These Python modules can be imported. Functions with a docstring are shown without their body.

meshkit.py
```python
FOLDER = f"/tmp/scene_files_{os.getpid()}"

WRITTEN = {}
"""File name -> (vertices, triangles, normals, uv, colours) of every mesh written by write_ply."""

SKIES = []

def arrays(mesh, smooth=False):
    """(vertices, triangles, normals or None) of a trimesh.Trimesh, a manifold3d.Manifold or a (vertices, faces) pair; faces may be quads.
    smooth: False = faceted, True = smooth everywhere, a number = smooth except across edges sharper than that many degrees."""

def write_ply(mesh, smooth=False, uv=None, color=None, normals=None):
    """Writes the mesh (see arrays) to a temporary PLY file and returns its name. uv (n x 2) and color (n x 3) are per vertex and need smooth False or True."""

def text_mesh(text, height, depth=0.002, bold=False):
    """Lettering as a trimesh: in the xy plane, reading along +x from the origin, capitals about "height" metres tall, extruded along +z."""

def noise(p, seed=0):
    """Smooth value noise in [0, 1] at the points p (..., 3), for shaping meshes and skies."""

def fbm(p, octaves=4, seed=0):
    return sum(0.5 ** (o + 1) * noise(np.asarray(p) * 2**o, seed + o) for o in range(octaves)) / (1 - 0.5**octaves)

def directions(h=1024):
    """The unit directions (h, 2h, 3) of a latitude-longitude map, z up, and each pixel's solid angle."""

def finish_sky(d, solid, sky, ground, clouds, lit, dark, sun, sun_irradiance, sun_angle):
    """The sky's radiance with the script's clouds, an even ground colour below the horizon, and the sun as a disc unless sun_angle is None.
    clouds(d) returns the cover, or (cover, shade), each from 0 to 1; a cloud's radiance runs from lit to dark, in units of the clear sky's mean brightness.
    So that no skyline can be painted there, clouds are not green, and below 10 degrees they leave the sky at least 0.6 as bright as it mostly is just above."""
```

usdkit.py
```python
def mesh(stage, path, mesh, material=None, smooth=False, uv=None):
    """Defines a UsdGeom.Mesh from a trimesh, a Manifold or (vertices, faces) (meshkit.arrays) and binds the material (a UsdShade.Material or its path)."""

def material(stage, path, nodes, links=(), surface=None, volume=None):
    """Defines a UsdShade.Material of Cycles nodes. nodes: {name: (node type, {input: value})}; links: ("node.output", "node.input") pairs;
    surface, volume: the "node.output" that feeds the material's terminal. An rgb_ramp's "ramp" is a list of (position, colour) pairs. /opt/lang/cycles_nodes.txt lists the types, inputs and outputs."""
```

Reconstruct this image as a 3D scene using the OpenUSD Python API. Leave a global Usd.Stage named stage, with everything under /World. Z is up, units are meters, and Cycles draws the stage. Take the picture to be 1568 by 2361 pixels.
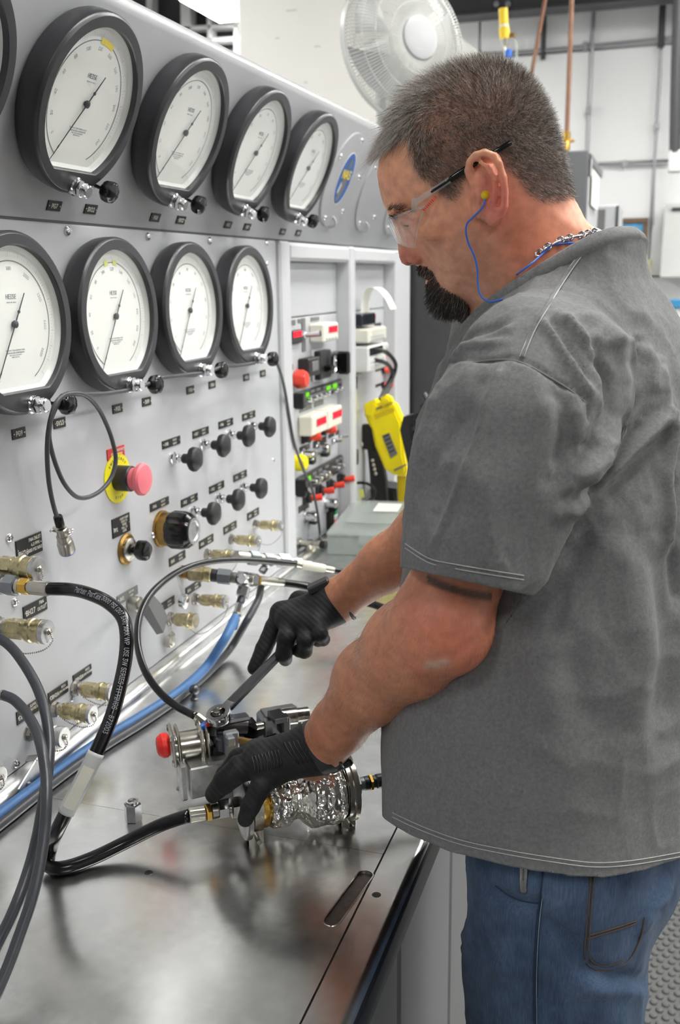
import math, random
import numpy as np
import trimesh, manifold3d
import usdkit, meshkit
from pxr import Usd, UsdGeom, UsdLux, Gf, Sdf, Vt, UsdShade
from scipy.spatial import cKDTree
from scipy.interpolate import RBFInterpolator

stage = Usd.Stage.CreateInMemory()
UsdGeom.SetStageUpAxis(stage, UsdGeom.Tokens.z)
UsdGeom.SetStageMetersPerUnit(stage, 1.0)
stage.DefinePrim('/World', 'Xform'); stage.DefinePrim('/World/Looks', 'Scope')
A = np.array
# ------------------------------------------------------------------ camera (35 mm lens on a 24x36 frame, upright)
BZ = 0.84                                    # height of the bench top above the floor
CAM = A([0.855, 0.0, 0.7087 + BZ])
YAW, PITCH, ROLL = np.radians([18.03, 13.31, -0.7])
PW, PH, FPX = 1568, 2361, 2295.4
_f = A([-np.sin(YAW)*np.cos(PITCH), np.cos(YAW)*np.cos(PITCH), -np.sin(PITCH)])
_r = A([np.cos(YAW), np.sin(YAW), 0]); _u = np.cross(_r, _f)
_r, _u = np.cos(ROLL)*_r + np.sin(ROLL)*_u, -np.sin(ROLL)*_r + np.cos(ROLL)*_u
cam = UsdGeom.Camera.Define(stage, '/World/camera')
cam.CreateHorizontalApertureAttr(36.0*PW/PH); cam.CreateVerticalApertureAttr(36.0); cam.CreateFocalLengthAttr(35.0)
cam.CreateClippingRangeAttr(Gf.Vec2f(0.05, 100)); cam.CreateFStopAttr(7.1); cam.CreateFocusDistanceAttr(1.16)
cam.CreateExposureAttr(1.14)
cam.AddTransformOp().Set(Gf.Matrix4d(*_r, 0, *_u, 0, *(-_f), 0, *CAM, 1))
# ------------------------------------------------------------------ light: the shop's fluorescent troffers, with added fill
ROOM = dict(x0=-3.4, x1=4.6, y0=-3.2, y1=7.6, z1=4.3)
TROFFERS = [(x, y) for x in (-2.2, 1.05, 3.0) for y in (1.45, 3.3, 5.4)] + [(-0.6, -1.7), (2.2, -1.7)]  # last two: unseen fill lamps added behind the camera
dome = UsdLux.DomeLight.Define(stage, '/World/sky_light')
dome.CreateIntensityAttr(0.25); dome.CreateColorAttr(Gf.Vec3f(1, 1, 1))

# ------------------------------------------------------------------ helpers
_used = {}
def numbered(path):
    n = _used.get(path, -1) + 1; _used[path] = n
    return path if n == 0 else '%s_%03d' % (path, n)
def pth(parent): return '/World' if parent is None else str(parent.GetPath() if hasattr(parent, 'GetPath') else parent)
def tag(o, label=None, cat=None, group=None, kind=None):
    p = o.GetPrim() if hasattr(o, 'GetPrim') else o
    for k, v in (('label', label), ('category', cat), ('group', group), ('kind', kind)):
        if v: p.SetCustomDataByKey(k, v)
    return p
def mat4(m):
    m = np.asarray(m, float)
    return Gf.Matrix4d(*m.T.ravel().tolist())
def thing(name, label, cat, M=None, group=None, kind=None):
    x = UsdGeom.Xform.Define(stage, numbered('/World/' + name))
    if M is not None: x.AddTransformOp().Set(mat4(M))
    return tag(x, label, cat, group, kind)
def obj(name, mesh, m, parent=None, smooth=35, label=None, kind=None):
    """one Mesh prim, a part of parent (or top-level)"""
    if isinstance(mesh, (list,)): mesh = join(mesh)
    p = usdkit.mesh(stage, numbered(pth(parent) + '/' + name), mesh, MATS[m] if isinstance(m, str) else m, smooth=smooth)
    return tag(p, label=label, kind=kind)
def struct(name, mesh, m, parent=None, label=None, smooth=False):
    p = obj(name, mesh, m, parent, smooth)
    return tag(p, label=label, kind='structure' if parent is None else None)
def dup(src, label, M, group=None):
    was = src.GetCustomData()
    base = str(src.GetPath()); base = base[:-4] if base[-4:-3] == '_' and base[-3:].isdigit() else base
    x = UsdGeom.Xform.Define(stage, numbered(base))
    x.GetPrim().GetReferences().AddInternalReference(src.GetPath())
    x.ClearXformOpOrder(); x.AddTransformOp(opSuffix='own').Set(mat4(M))
    x.GetPrim().SetInstanceable(True)
    return tag(x, label, was['category'], group or was.get('group'))
class M3:
    """plain vertices + faces"""
    def __init__(s, v, f): s.vertices, s.faces = np.asarray(v, float), np.asarray(f, int)
def join(ms):
    v, f, n = [], [], 0
    for m in ms:
        a, b = np.asarray(m.vertices), np.asarray(m.faces)
        v.append(a); f.append(b + n); n += len(a)
    return trimesh.Trimesh(np.vstack(v), np.vstack(f), process=False)
def xf(m, M=None, t=None):
    v = np.asarray(m.vertices)
    if M is not None: v = v @ np.asarray(M)[:3, :3].T + np.asarray(M)[:3, 3]
    if t is not None: v = v + np.asarray(t)
    return trimesh.Trimesh(v, np.asarray(m.faces), process=False)
def frame(o, z, x=None):
    z = np.asarray(z, float)/np.linalg.norm(z)
    if x is None: x = A([0, 0, 1.]) if abs(z[2]) < .9 else A([0, 1., 0])
    x = np.asarray(x, float); x = x - z*(x@z); x /= np.linalg.norm(x)
    M = np.eye(4); M[:3, 0], M[:3, 1], M[:3, 2], M[:3, 3] = x, np.cross(z, x), z, o
    return M
def hull(pts):
    h = manifold3d.Manifold.hull_points(np.asarray(pts, float).tolist()).to_mesh()
    return trimesh.Trimesh(np.array(h.vert_properties[:, :3]), np.array(h.tri_verts), process=False)
def box(c, s, b=0.0, M=None):
    """box of centre c, size s, edges chamfered by b"""
    s = np.asarray(s, float)/2; b = min(b, s.min()*.9)
    if b <= 0:
        pts = [(x*s[0], y*s[1], z*s[2]) for x in (-1, 1) for y in (-1, 1) for z in (-1, 1)]
    else:
        pts = []
        for x in (-1, 1):
            for y in (-1, 1):
                for z in (-1, 1):
                    pts += [(x*(s[0]-b), y*(s[1]-b), z*s[2]), (x*(s[0]-b), y*s[1], z*(s[2]-b)), (x*s[0], y*(s[1]-b), z*(s[2]-b))]
    m = hull(pts)
    return xf(m, M, None) if c is None else xf(xf(m, None, c), M)
def lathe(prof, n=24, M=None, rf=None, cap=True):
    """profile [(r, z)] turned about z; rf(theta, r, z) may vary the radius"""
    th = np.arange(n)*2*np.pi/n
    rows = []
    for r, z in prof:
        rr = np.full(n, r) if rf is None else A([rf(t, r, z) for t in th])
        rows.append(np.stack([rr*np.cos(th), rr*np.sin(th), np.full(n, z)], 1))
    v = np.vstack(rows); f = []
    i = np.arange(n); j = (i+1) % n
    for k in range(len(prof)-1):
        a, b = k*n, (k+1)*n
        f += [np.stack([a+i, a+j, b+j], 1), np.stack([a+i, b+j, b+i], 1)]
    f = np.vstack(f)
    extra = []
    if cap:
        for k, flip in ((0, True), (len(prof)-1, False)):
            if prof[k][0] > 1e-6:
                c = len(v); v = np.vstack([v, [[0, 0, prof[k][1]]]])
                t = np.stack([np.full(n, c), k*n+i, k*n+j], 1)
                f = np.vstack([f, t[:, ::-1] if flip else t])
    m = trimesh.Trimesh(v, f, process=False)
    return xf(m, M) if M is not None else m
def cyl(r, z0, z1, n=20, b=0.0, M=None):
    p = [(r, z0), (r, z1)] if b <= 0 else [(r-b, z0), (r, z0+b), (r, z1-b), (r-b, z1)]
    return lathe(p, n, M)
def hexnut(af, z0, z1, M=None, b=None):
    """hexagon bar across flats af, corners chamfered"""
    r = af/np.sqrt(3); b = r*.12 if b is None else b
    return lathe([(r-b*1.4, z0), (r, z0+b*.6), (r, z1-b*.6), (r-b*1.4, z1)], 6, M)
def spline(pts, step=0.006):
    P = np.asarray(pts, float)
    Q = np.vstack([2*P[0]-P[1], P, 2*P[-1]-P[-2]]); out = []
    for i in range(1, len(Q)-2):
        p0, p1, p2, p3 = Q[i-1:i+3]
        t0, t1 = 0, np.linalg.norm(p1-p0)**.5; t2 = t1+np.linalg.norm(p2-p1)**.5; t3 = t2+np.linalg.norm(p3-p2)**.5
        n = max(2, int(np.linalg.norm(p2-p1)/step)); t = np.linspace(t1, t2, n, endpoint=False)[:, None]
        a1 = (t1-t)/(t1-t0)*p0+(t-t0)/(t1-t0)*p1; a2 = (t2-t)/(t2-t1)*p1+(t-t1)/(t2-t1)*p2; a3 = (t3-t)/(t3-t2)*p2+(t-t2)/(t3-t2)*p3
        b1 = (t2-t)/(t2-t0)*a1+(t-t0)/(t2-t0)*a2; b2 = (t3-t)/(t3-t1)*a2+(t-t1)/(t3-t1)*a3
        out.append((t2-t)/(t2-t1)*b1+(t-t1)/(t2-t1)*b2)
    out.append(P[-1:]); return np.vstack(out)
def frames_along(C, hint=None):
    T = np.gradient(C, axis=0); T /= np.linalg.norm(T, axis=1)[:, None]
    x = A([0, 0, 1.]) if hint is None else np.asarray(hint, float)
    if abs(x@T[0]) > .95: x = A([1., 0, 0])
    X = []
    for t in T:
        x = x - t*(x@t); x = x/np.linalg.norm(x); X.append(x)
    X = A(X); return T, X, np.cross(T, X)
def tube(C, r, n=14, cap=True, flat=1.0, hint=None):
    """a round (or flattened) tube along the points C; r may vary along it"""
    C = np.asarray(C, float); T, X, Y = frames_along(C, hint)
    r = np.broadcast_to(r, (len(C),)); th = np.arange(n)*2*np.pi/n
    v = C[:, None] + r[:, None, None]*(np.cos(th)[None, :, None]*X[:, None] + flat*np.sin(th)[None, :, None]*Y[:, None])
    v = v.reshape(-1, 3); i = np.arange(n); j = (i+1) % n; f = []
    for k in range(len(C)-1):
        a, b = k*n, (k+1)*n
        f += [np.stack([a+i, a+j, b+j], 1), np.stack([a+i, b+j, b+i], 1)]
    if cap:
        c0, c1 = len(v), len(v)+1; v = np.vstack([v, C[0], C[-1]]); e = (len(C)-1)*n
        f += [np.stack([np.full(n, c0), j, i], 1), np.stack([np.full(n, c1), e+i, e+j], 1)]
    return trimesh.Trimesh(v, np.vstack(f), process=False)
def extrude(poly, h, M=None, z0=0.0, b=0.0):
    """polygon (list of xy) extruded along z, optionally with chamfered top edge"""
    from shapely.geometry import Polygon
    P = Polygon(poly) if not hasattr(poly, 'exterior') else poly
    m = trimesh.creation.extrude_polygon(P, h-b if b else h, engine='earcut')
    if b:
        m2 = trimesh.creation.extrude_polygon(P.buffer(-b, join_style=2), b, engine='earcut'); m2.apply_translation([0, 0, h-b]); m = join([m, m2])
    return xf(xf(m, None, [0, 0, z0]), M)
_txt = {}
def text(s, h, M=None, depth=0.0004, bold=False, center=True, squeeze=1.0):
    k = (s, bold)
    if k not in _txt: _txt[k] = meshkit.text_mesh(s, 1.0, 1.0, bold)
    m = _txt[k]; v = np.asarray(m.vertices).copy()
    if center: v[:, :2] -= (v[:, :2].max(0)+v[:, :2].min(0))/2
    v = v*A([h*squeeze, h, depth])
    return xf(trimesh.Trimesh(v, m.faces, process=False), M)
def ball(c, r, sub=2, s=(1, 1, 1)):
    m = trimesh.creation.icosphere(sub, 1.0); return trimesh.Trimesh(np.asarray(m.vertices)*r*A(s)+A(c), m.faces, process=False)
def T(x, y, z=0.0):
    M = np.eye(4); M[:3, 3] = (x, y, z); return M
def RZ(a):
    M = np.eye(4); c, s = np.cos(a), np.sin(a); M[:2, :2] = [[c, -s], [s, c]]; return M
# positions measured on the photograph's planes (the camera above was solved from the console's own lines)
def ray(px, py): return (px-PW/2)/FPX*_r + (PH/2-py)/FPX*_u + _f
def onplane(px, py, n, d):
    r = ray(px, py); return CAM + r*((d-CAM@n)/(r@n))
def pan(px, py, x=0.0): return onplane(px, py, A([1., 0, 0]), x)
def ben(px, py, z=0.0): return onplane(px, py, A([0, 0, 1.]), z+BZ)
def dep(px, py, t): return CAM + ray(px, py)*t
def yat(px, py, y): return onplane(px, py, A([0, 1., 0]), y)
UA = np.radians(23.3)
UN, UU = A([np.cos(UA), 0, -np.sin(UA)]), A([np.sin(UA), 0, np.cos(UA)])
UP0 = A([.067*.95, 0, 1.0007*.95+BZ])
def upp(px, py, off=0.0): return onplane(px, py, UN, UP0@UN+off)
def project(P):
    d = np.asarray(P)-CAM; z = d@_f
    return np.stack([PW/2+FPX*(d@_r)/z, PH/2-FPX*(d@_u)/z], -1), z
def PF(p): # frame on the lower panel: x right (+y), y up, z out (+x)
    M = np.eye(4); M[:3, 0], M[:3, 1], M[:3, 2], M[:3, 3] = (0, 1, 0), (0, 0, 1), (1, 0, 0), p; return M
def UF(p):
    M = np.eye(4); M[:3, 0], M[:3, 1], M[:3, 2], M[:3, 3] = (0, 1, 0), UU, UN, p; return M

# ------------------------------------------------------------------ materials
MATS = {}
def lin(c): # sRGB 0-255 -> linear
    c = np.asarray(c, float)/255; return tuple(np.where(c <= .04045, c/12.92, ((c+.055)/1.055)**2.4))
def mat(name, color, rough=.5, metal=0.0, var=0.06, scale=30, bump=0.0, bscale=200, srgb=True, rvar=0.0, **kw):
    c = A(lin(color)) if srgb else A(color)
    n = {'g': ('geometry', {}), 'n': ('noise_texture', {'scale': scale, 'detail': 4.0}),
         'r': ('rgb_ramp', {'ramp': [(0.25, tuple(c*(1-var))), (0.75, tuple(np.minimum(c*(1+var), 1)))]}),
         'p': ('principled_bsdf', {'roughness': rough, 'metallic': metal, **kw})}
    l = [('g.position', 'n.vector'), ('n.fac', 'r.fac'), ('r.color', 'p.base_color')]
    if rvar:
        n['m'] = ('map_range', {'from_min': .3, 'from_max': .7, 'to_min': rough-rvar, 'to_max': rough+rvar}); l += [('n.fac', 'm.value'), ('m.result', 'p.roughness')]
    if bump:
        n['n2'] = ('noise_texture', {'scale': bscale, 'detail': 2.0}); n['b'] = ('bump', {'strength': bump, 'distance': .001})
        l += [('g.position', 'n2.vector'), ('n2.fac', 'b.height'), ('b.normal', 'p.normal')]
    MATS[name] = usdkit.material(stage, '/World/Looks/' + name, n, l, surface='p.BSDF'); return MATS[name]
def emit(name, color, strength):
    MATS[name] = usdkit.material(stage, '/World/Looks/' + name, {'e': ('emission', {'color': lin(color), 'strength': strength})}, [], surface='e.emission')
mat('panel_paint', (190, 191, 195), .38, var=.015)
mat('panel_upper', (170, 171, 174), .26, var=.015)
mat('panel_light', (198, 199, 202), .4, var=.015)
mat('panel_dark', (70, 70, 72), .5)
mat('console_edge', (228, 228, 228), .3, var=.01)
mat('gauge_black', (50, 50, 54), .36, var=.05, bump=.08, bscale=1500)
mat('dial_white', (236, 237, 233), .5, var=.01)
mat('reflector', (215, 216, 214), .3, var=.02)
mat('print_gray', (182, 184, 186), .6)
mat('print_dark', (122, 124, 128), .6)
mat('needle', (44, 46, 52), .4)
mat('yellow_mark', (240, 215, 60), .5)
mat('yellowgreen_mark', (222, 228, 120), .5)
mat('chrome', (225, 225, 228), .14, 1.0, var=.03)
mat('nickel', (190, 186, 176), .26, 1.0, var=.08, scale=60)
mat('steel_fitting', (176, 172, 166), .27, 1.0, var=.1, scale=80, rvar=.06)
mat('zinc_yellow', (196, 184, 146), .3, 1.0, var=.14, scale=70, rvar=.08)
mat('brass', (214, 172, 84), .26, 1.0, var=.08, scale=60)
mat('dark_brass', (160, 128, 74), .38, 1.0, var=.12, scale=60)
mat('aluminium', (198, 198, 198), .34, 1.0, var=.05, scale=50, rvar=.05)
mat('cast_aluminium', (168, 168, 166), .5, 1.0, var=.12, scale=160, bump=.35, bscale=500)
mat('machined_gray', (140, 144, 148), .4, .85, var=.06)
mat('dark_steel', (92, 92, 96), .34, 1.0, var=.1, scale=90)
mat('knob_black', (16, 16, 18), .16, var=.1)
mat('knob_matte', (40, 40, 42), .45, var=.08)
mat('rubber_black', (24, 24, 27), .32, var=.12, scale=90, bump=.12, bscale=900)
mat('rubber_gloss', (18, 18, 20), .2, var=.1)
mat('hose_gray', (58, 60, 66), .36, var=.08, bump=.12, bscale=900)
mat('hose_blue', (66, 110, 164), .5, var=.08)
mat('cable_gray', (70, 71, 76), .4)
mat('print_white', (235, 235, 232), .55)
mat('hose_print', (150, 152, 160), .55)
mat('plate_black', (30, 30, 31), .42)
mat('plate_gray', (112, 112, 112), .5)
mat('plate_red', (206, 48, 38), .42)
mat('plate_text', (216, 212, 200), .5)
mat('estop_pink', (236, 118, 132), .45, var=.03)
mat('estop_yellow', (238, 226, 30), .45, var=.03)
mat('red_plastic', (232, 70, 54), .35)
mat('red_cap', (238, 44, 36), .4, var=.03)
mat('cream_plastic', (226, 224, 210), .4, var=.02)
mat('white_plastic', (222, 222, 220), .4, var=.02)
mat('black_plastic', (34, 34, 36), .4)
mat('screen_dark', (28, 32, 42), .15)
mat('yellow_tool', (246, 226, 8), .36, var=.02)
mat('yellow_dark', (214, 190, 6), .42, var=.02)
mat('green_plastic', (40, 160, 100), .4)
mat('paper_white', (246, 246, 238), .7, var=.01)
mat('brown_pipe', (128, 88, 66), .4, var=.2, scale=20)
mat('wall_white', (245, 245, 246), .6, var=.012, scale=2)
mat('wall_joint', (196, 197, 200), .7)
mat('duct_white', (234, 232, 226), .6, var=.012, scale=3)
mat('conduit', (168, 170, 174), .35, .6)
mat('dark_metal', (66, 66, 70), .5, var=.05)
mat('cabinet_gray', (106, 107, 110), .45, var=.03)
mat('ceiling_dark', (92, 92, 92), .7)
mat('ceiling_beam', (206, 206, 206), .6)
mat('mat_gray', (92, 92, 92), .6, var=.05)
mat('wood_brown', (120, 96, 76), .5)
mat('blue_print', (96, 176, 226), .5, var=.3, scale=26)
mat('blue_frame', (60, 140, 190), .5)
mat('tan_board', (206, 204, 170), .6)
mat('hub_gray', (176, 176, 179), .35, var=.01)
mat('edge_dark_reflection', (34, 34, 38), .28, var=.03)
mat('fan_white', (200, 200, 197), .35, var=.01)
mat('fan_blade', (170, 170, 172), .35, var=.01)
mat('sticker_blue', (42, 92, 168), .4, var=.35, scale=90)
mat('sticker_yellow', (244, 214, 40), .4)
mat('valve_yellow', (236, 200, 40), .4, var=.06)
mat('blue_knob', (50, 110, 210), .4)
mat('under_gray', (138, 138, 139), .45, var=.02)
mat('worn_brown', (92, 84, 80), .42, .6, var=.25, scale=120)
emit('red_led', (255, 36, 56), 1.3); emit('green_led', (120, 220, 40), .6); emit('tube_glow', (255, 255, 250), 9.0)
# brushed stainless bench
MATS['stainless'] = usdkit.material(stage, '/World/Looks/stainless', {
    'g': ('geometry', {}), 'mp': ('mapping', {'scale': (260., 9., 40.), 'mapping_type': 'point'}), 'n': ('noise_texture', {'scale': 1.0, 'detail': 3.0}),
    'n2': ('noise_texture', {'scale': 16.0, 'detail': 6.0}), 'cr': ('rgb_ramp', {'ramp': [(.3, (.76, .76, .755)), (.7, (.82, .82, .815))]}),
    'rr': ('map_range', {'from_min': .3, 'from_max': .7, 'to_min': .225, 'to_max': .27}),
    'b': ('bump', {'strength': .035, 'distance': .001}),
    'p': ('principled_bsdf', {'metallic': 1.0})},
    [('g.position', 'mp.vector'), ('mp.vector', 'n.vector'), ('g.position', 'n2.vector'), ('n2.fac', 'cr.fac'), ('cr.color', 'p.base_color'),
     ('n2.fac', 'rr.value'), ('rr.result', 'p.roughness'), ('n.fac', 'b.height'), ('b.normal', 'p.normal')], surface='p.BSDF')
def pane(name, tint=(1, 1, 1), lo=.045, hi=.75, rough=.02):
    nodes = {'f': ('layer_weight', {'blend': .5}), 'e': ('math', {'math_type': 'power', 'value2': 4.0}), 'k': ('map_range', {'to_min': lo, 'to_max': hi}), 't': ('transparent_bsdf', {'color': tint}), 'g': ('glossy_bsdf', {'color': (1, 1, 1), 'roughness': rough}), 'm': ('mix_closure', {})}
    MATS[name] = usdkit.material(stage, '/World/Looks/' + name, nodes, [('f.facing', 'e.value1'), ('e.value', 'k.value'), ('k.result', 'm.fac'), ('t.BSDF', 'm.closure1'), ('g.BSDF', 'm.closure2')], surface='m.closure')
pane('gauge_glass', (.985, .985, .985), .04, .5)
pane('lens_clear', (.985, .985, .985), .06, .6, .03)
MATS['acrylic'] = usdkit.material(stage, '/World/Looks/acrylic', {
    't': ('transparent_bsdf', {'color': (.95, .96, .96)}), 'p': ('principled_bsdf', {'base_color': (.75, .77, .77), 'roughness': .08, 'specular_ior_level': .8}), 'm': ('mix_closure', {'fac': .22})},
    [('t.BSDF', 'm.closure1'), ('p.BSDF', 'm.closure2')], surface='m.closure')
mat('wall_shade', (112, 112, 112), .6)
MATS['clear_plastic'] = usdkit.material(stage, '/World/Looks/clear_plastic', {
    't': ('transparent_bsdf', {'color': (.82, .85, .84)}), 'p': ('principled_bsdf', {'base_color': (.75, .79, .77), 'roughness': .25}), 'm': ('mix_closure', {'fac': .3})},
    [('t.BSDF', 'm.closure1'), ('p.BSDF', 'm.closure2')], surface='m.closure')
MATS['clear_sleeve'] = usdkit.material(stage, '/World/Looks/clear_sleeve', {
    't': ('transparent_bsdf', {'color': (.9, .9, .9)}), 'p': ('principled_bsdf', {'base_color': (.8, .81, .81), 'roughness': .22}), 'm': ('mix_closure', {'fac': .72})},
    [('t.BSDF', 'm.closure1'), ('p.BSDF', 'm.closure2')], surface='m.closure')
# ------------------------------------------------------------------ the room
X0, X1, Y0, Y1, Z1 = -3.4, 4.6, -3.2, 7.6, 3.62
struct('floor', box(((X0+X1)/2, (Y0+Y1)/2, -.05), (X1-X0+.4, Y1-Y0+.4, .1)), 'mat_gray')
struct('ceiling', box(((X0+X1)/2, (Y0+Y1)/2, Z1+.06), (X1-X0+.4, Y1-Y0+.4, .12)), 'ceiling_dark')
wb = UsdGeom.Xform.Define(stage, '/World/wall_back').GetPrim(); tag(wb, kind='structure')
def wx(px, py): return yat(px, py, Y1)
# the back wall is made of large insulated panels with open joints: each panel a piece of its own
cols = [X0, wx(620, 0)[0], wx(1106, 100)[0], wx(1365, 60)[0], wx(1515, 260)[0], X1]
rows = [0, wx(1300, 640)[2], wx(1200, 385)[2], wx(1200, 120)[2]-.02, Z1]
for i in range(len(cols)-1):
    for j in range(len(rows)-1):
        a, b, c, d = cols[i], cols[i+1], rows[j], rows[j+1]
        obj('panel', box(((a+b)/2, Y1+.05, (c+d)/2), (b-a-.014, .1, d-c-.012), .006), 'wall_white', wb, False)
obj('backing', box(((X0+X1)/2, Y1+.11, Z1/2), (X1-X0, .06, Z1)), 'wall_joint', wb, False)
struct('wall_left', box((X0-.05, (Y0+Y1)/2, Z1/2), (.1, Y1-Y0, Z1)), 'wall_white')
struct('wall_right', box((X1+.05, (Y0+Y1)/2, Z1/2), (.1, Y1-Y0, Z1)), 'wall_white')
struct('wall_front', box(((X0+X1)/2, Y0-.05, Z1/2), (X1-X0, .1, Z1)), 'wall_shade')
# anti-slip floor mat with round studs, behind the operator
fm = thing('floor_mat', 'grey studded anti-slip rubber mat on the floor behind the operator', 'mat')
obj('sheet', box((1.25, 2.3, .006), (1.1, 3.4, .012), .003), 'mat_gray', fm, False)
st = lathe([(.0095, 0), (.007, .004), (.003, .0052), (1e-5, .0053)], 7, cap=False); ms = []
for i in range(34):
    for j in range(110):
        ms.append(xf(st, None, (.74+.025*i+.0125*(j % 2), 1.25+.021*j, .0118)))
obj('stud', join(ms), 'mat_gray', fm, 40, kind='stuff')
# troffers: steel housing with a glowing diffuser
def troffer(x, y, z, w, l, label, grp=None):
    t = thing('ceiling_light', label, 'ceiling light', T(x, y, z), grp)
    obj('housing', join([box((0, 0, .05), (w+.06, l+.06, .09), .01)]), 'ceiling_beam', t, False)
    obj('diffuser', box((0, 0, -.004), (w, l, .012), .003), 'tube_glow', t, False)
    for s in (-1, 1):
        obj('hanger', cyl(.004, .09, Z1-z, 8, M=T(0, s*l*.4)), 'conduit', t)
    return t
k = 0
for (x, y) in TROFFERS:
    troffer(x, y, 3.36, .6, 1.22 if y > 0 else .95, 'unseen white troffer of the shop lighting and its added fill, out of the picture', 'shop ceiling lights'); k += 1
p = dep(500, -10, 6.4)
troffer(p[0]+.05, p[1]+.3, p[2], .62, .62, 'bright fluorescent troffer above the console, at the top edge of the picture')
# steel framing with dark bays seen left of the white duct
fr = thing('steel_framework', 'light grey steel racking with dark bays seen above the console, left of the white duct', 'framework')
yf = 7.2
def fpt(px, py): return yat(px, py, yf)
q0, q1 = fpt(250, 130), fpt(560, -60)
obj('dark_bay', box(((q0[0]+q1[0])/2, yf+.12, (q0[2]+q1[2])/2), (q1[0]-q0[0]+.6, .04, q1[2]-q0[2]), .005), 'dark_metal', fr, False)
for (a, b, w) in (((433, -40), (436, 130), 26), ((350, -40), (352, 130), 16), ((487, 30), (490, 130), 11), ((300, 74), (560, 62), 9), ((300, 105), (560, 92), 10), ((480, 30), (560, 44), 8), ((548, -40), (549, 130), 10)):
    A0, B0 = fpt(*a), fpt(*b); d = B0-A0; L = np.linalg.norm(d); wd = w*yf/FPX
    obj('beam', xf(box((0, 0, L/2), (wd, .1, L), .006), frame(A0, d, A([0, 1., 0])) @ A([[0, 1, 0, 0], [1, 0, 0, 0], [0, 0, -1, 0], [0, 0, 0, 1.]]) if False else frame(A0, d, np.cross(d, A([0, 1., 0])))), 'ceiling_beam', fr, False)
# tall white duct behind the console
yd = 4.55
a, b = yat(551, 100, yd)[0], yat(955, 60, yd)[0]
dt = thing('air_duct', 'tall off-white boxed air duct standing behind the console and fan', 'duct')
obj('casing', box(((a+b)/2, yd+.3, Z1/2), (b-a, .6, Z1-.002), .008), 'duct_white', dt, False)
for px, py, w in ((672, 24, .05), (732, 107, .03), (640, 88, .02), (705, 190, .018)):
    q = yat(px, py, yd-.001)
    obj('scuff', xf(box((0, 0, 0), (w, .001, .006)), T(*q) @ frame((0, 0, 0), (.5, 0, 1), (0, 1, 0)) if False else T(*q)), 'panel_light', dt, False)
# sloped white hood right of the fan
h0, h1, h2, h3 = [yat(px, py, 5.0) for px, py in ((1060, 84), (1126, 138), (1128, 330), (1060, 330))]
hd = thing('equipment_hood', 'white hood with a sloping edge, right of the fan behind the operator\'s head', 'hood')
obj('shell', hull([tuple(q+A([0, dy, 0])) for q in (h0, h1, A([h2[0], h2[1], 0]), A([h3[0], h3[1], 0])) for dy in (0, .5)]), 'white_plastic', hd, False)
# dark overhead beam and what hangs from it
q0, q1 = yat(1000, 10, 7.1), yat(1180, 8, 7.1)
ob = thing('roof_beam', 'dark steel roof beam along the top of the picture, above the operator', 'beam')
zb = yat(1130, 34, 7.1)[2]
obj('web', box(((q0[0]+X1)/2, 7.16, zb+.13), (X1-q0[0], .02, .26), .004), 'dark_metal', ob, False)
obj('flange', box(((q0[0]+X1)/2, 7.16, zb+.008), (X1-q0[0], .2, .016), .004), 'dark_metal', ob, False)
obj('flange', box(((q0[0]+X1)/2, 7.16, zb+.25), (X1-q0[0], .2, .016), .004), 'dark_metal', ob, False)
for px in (1145, 1172): obj('bolt', hexnut(.035, -.02, .02, frame(yat(px, 10, 7.15), (0, -1, 0))), 'conduit', ob)
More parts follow.
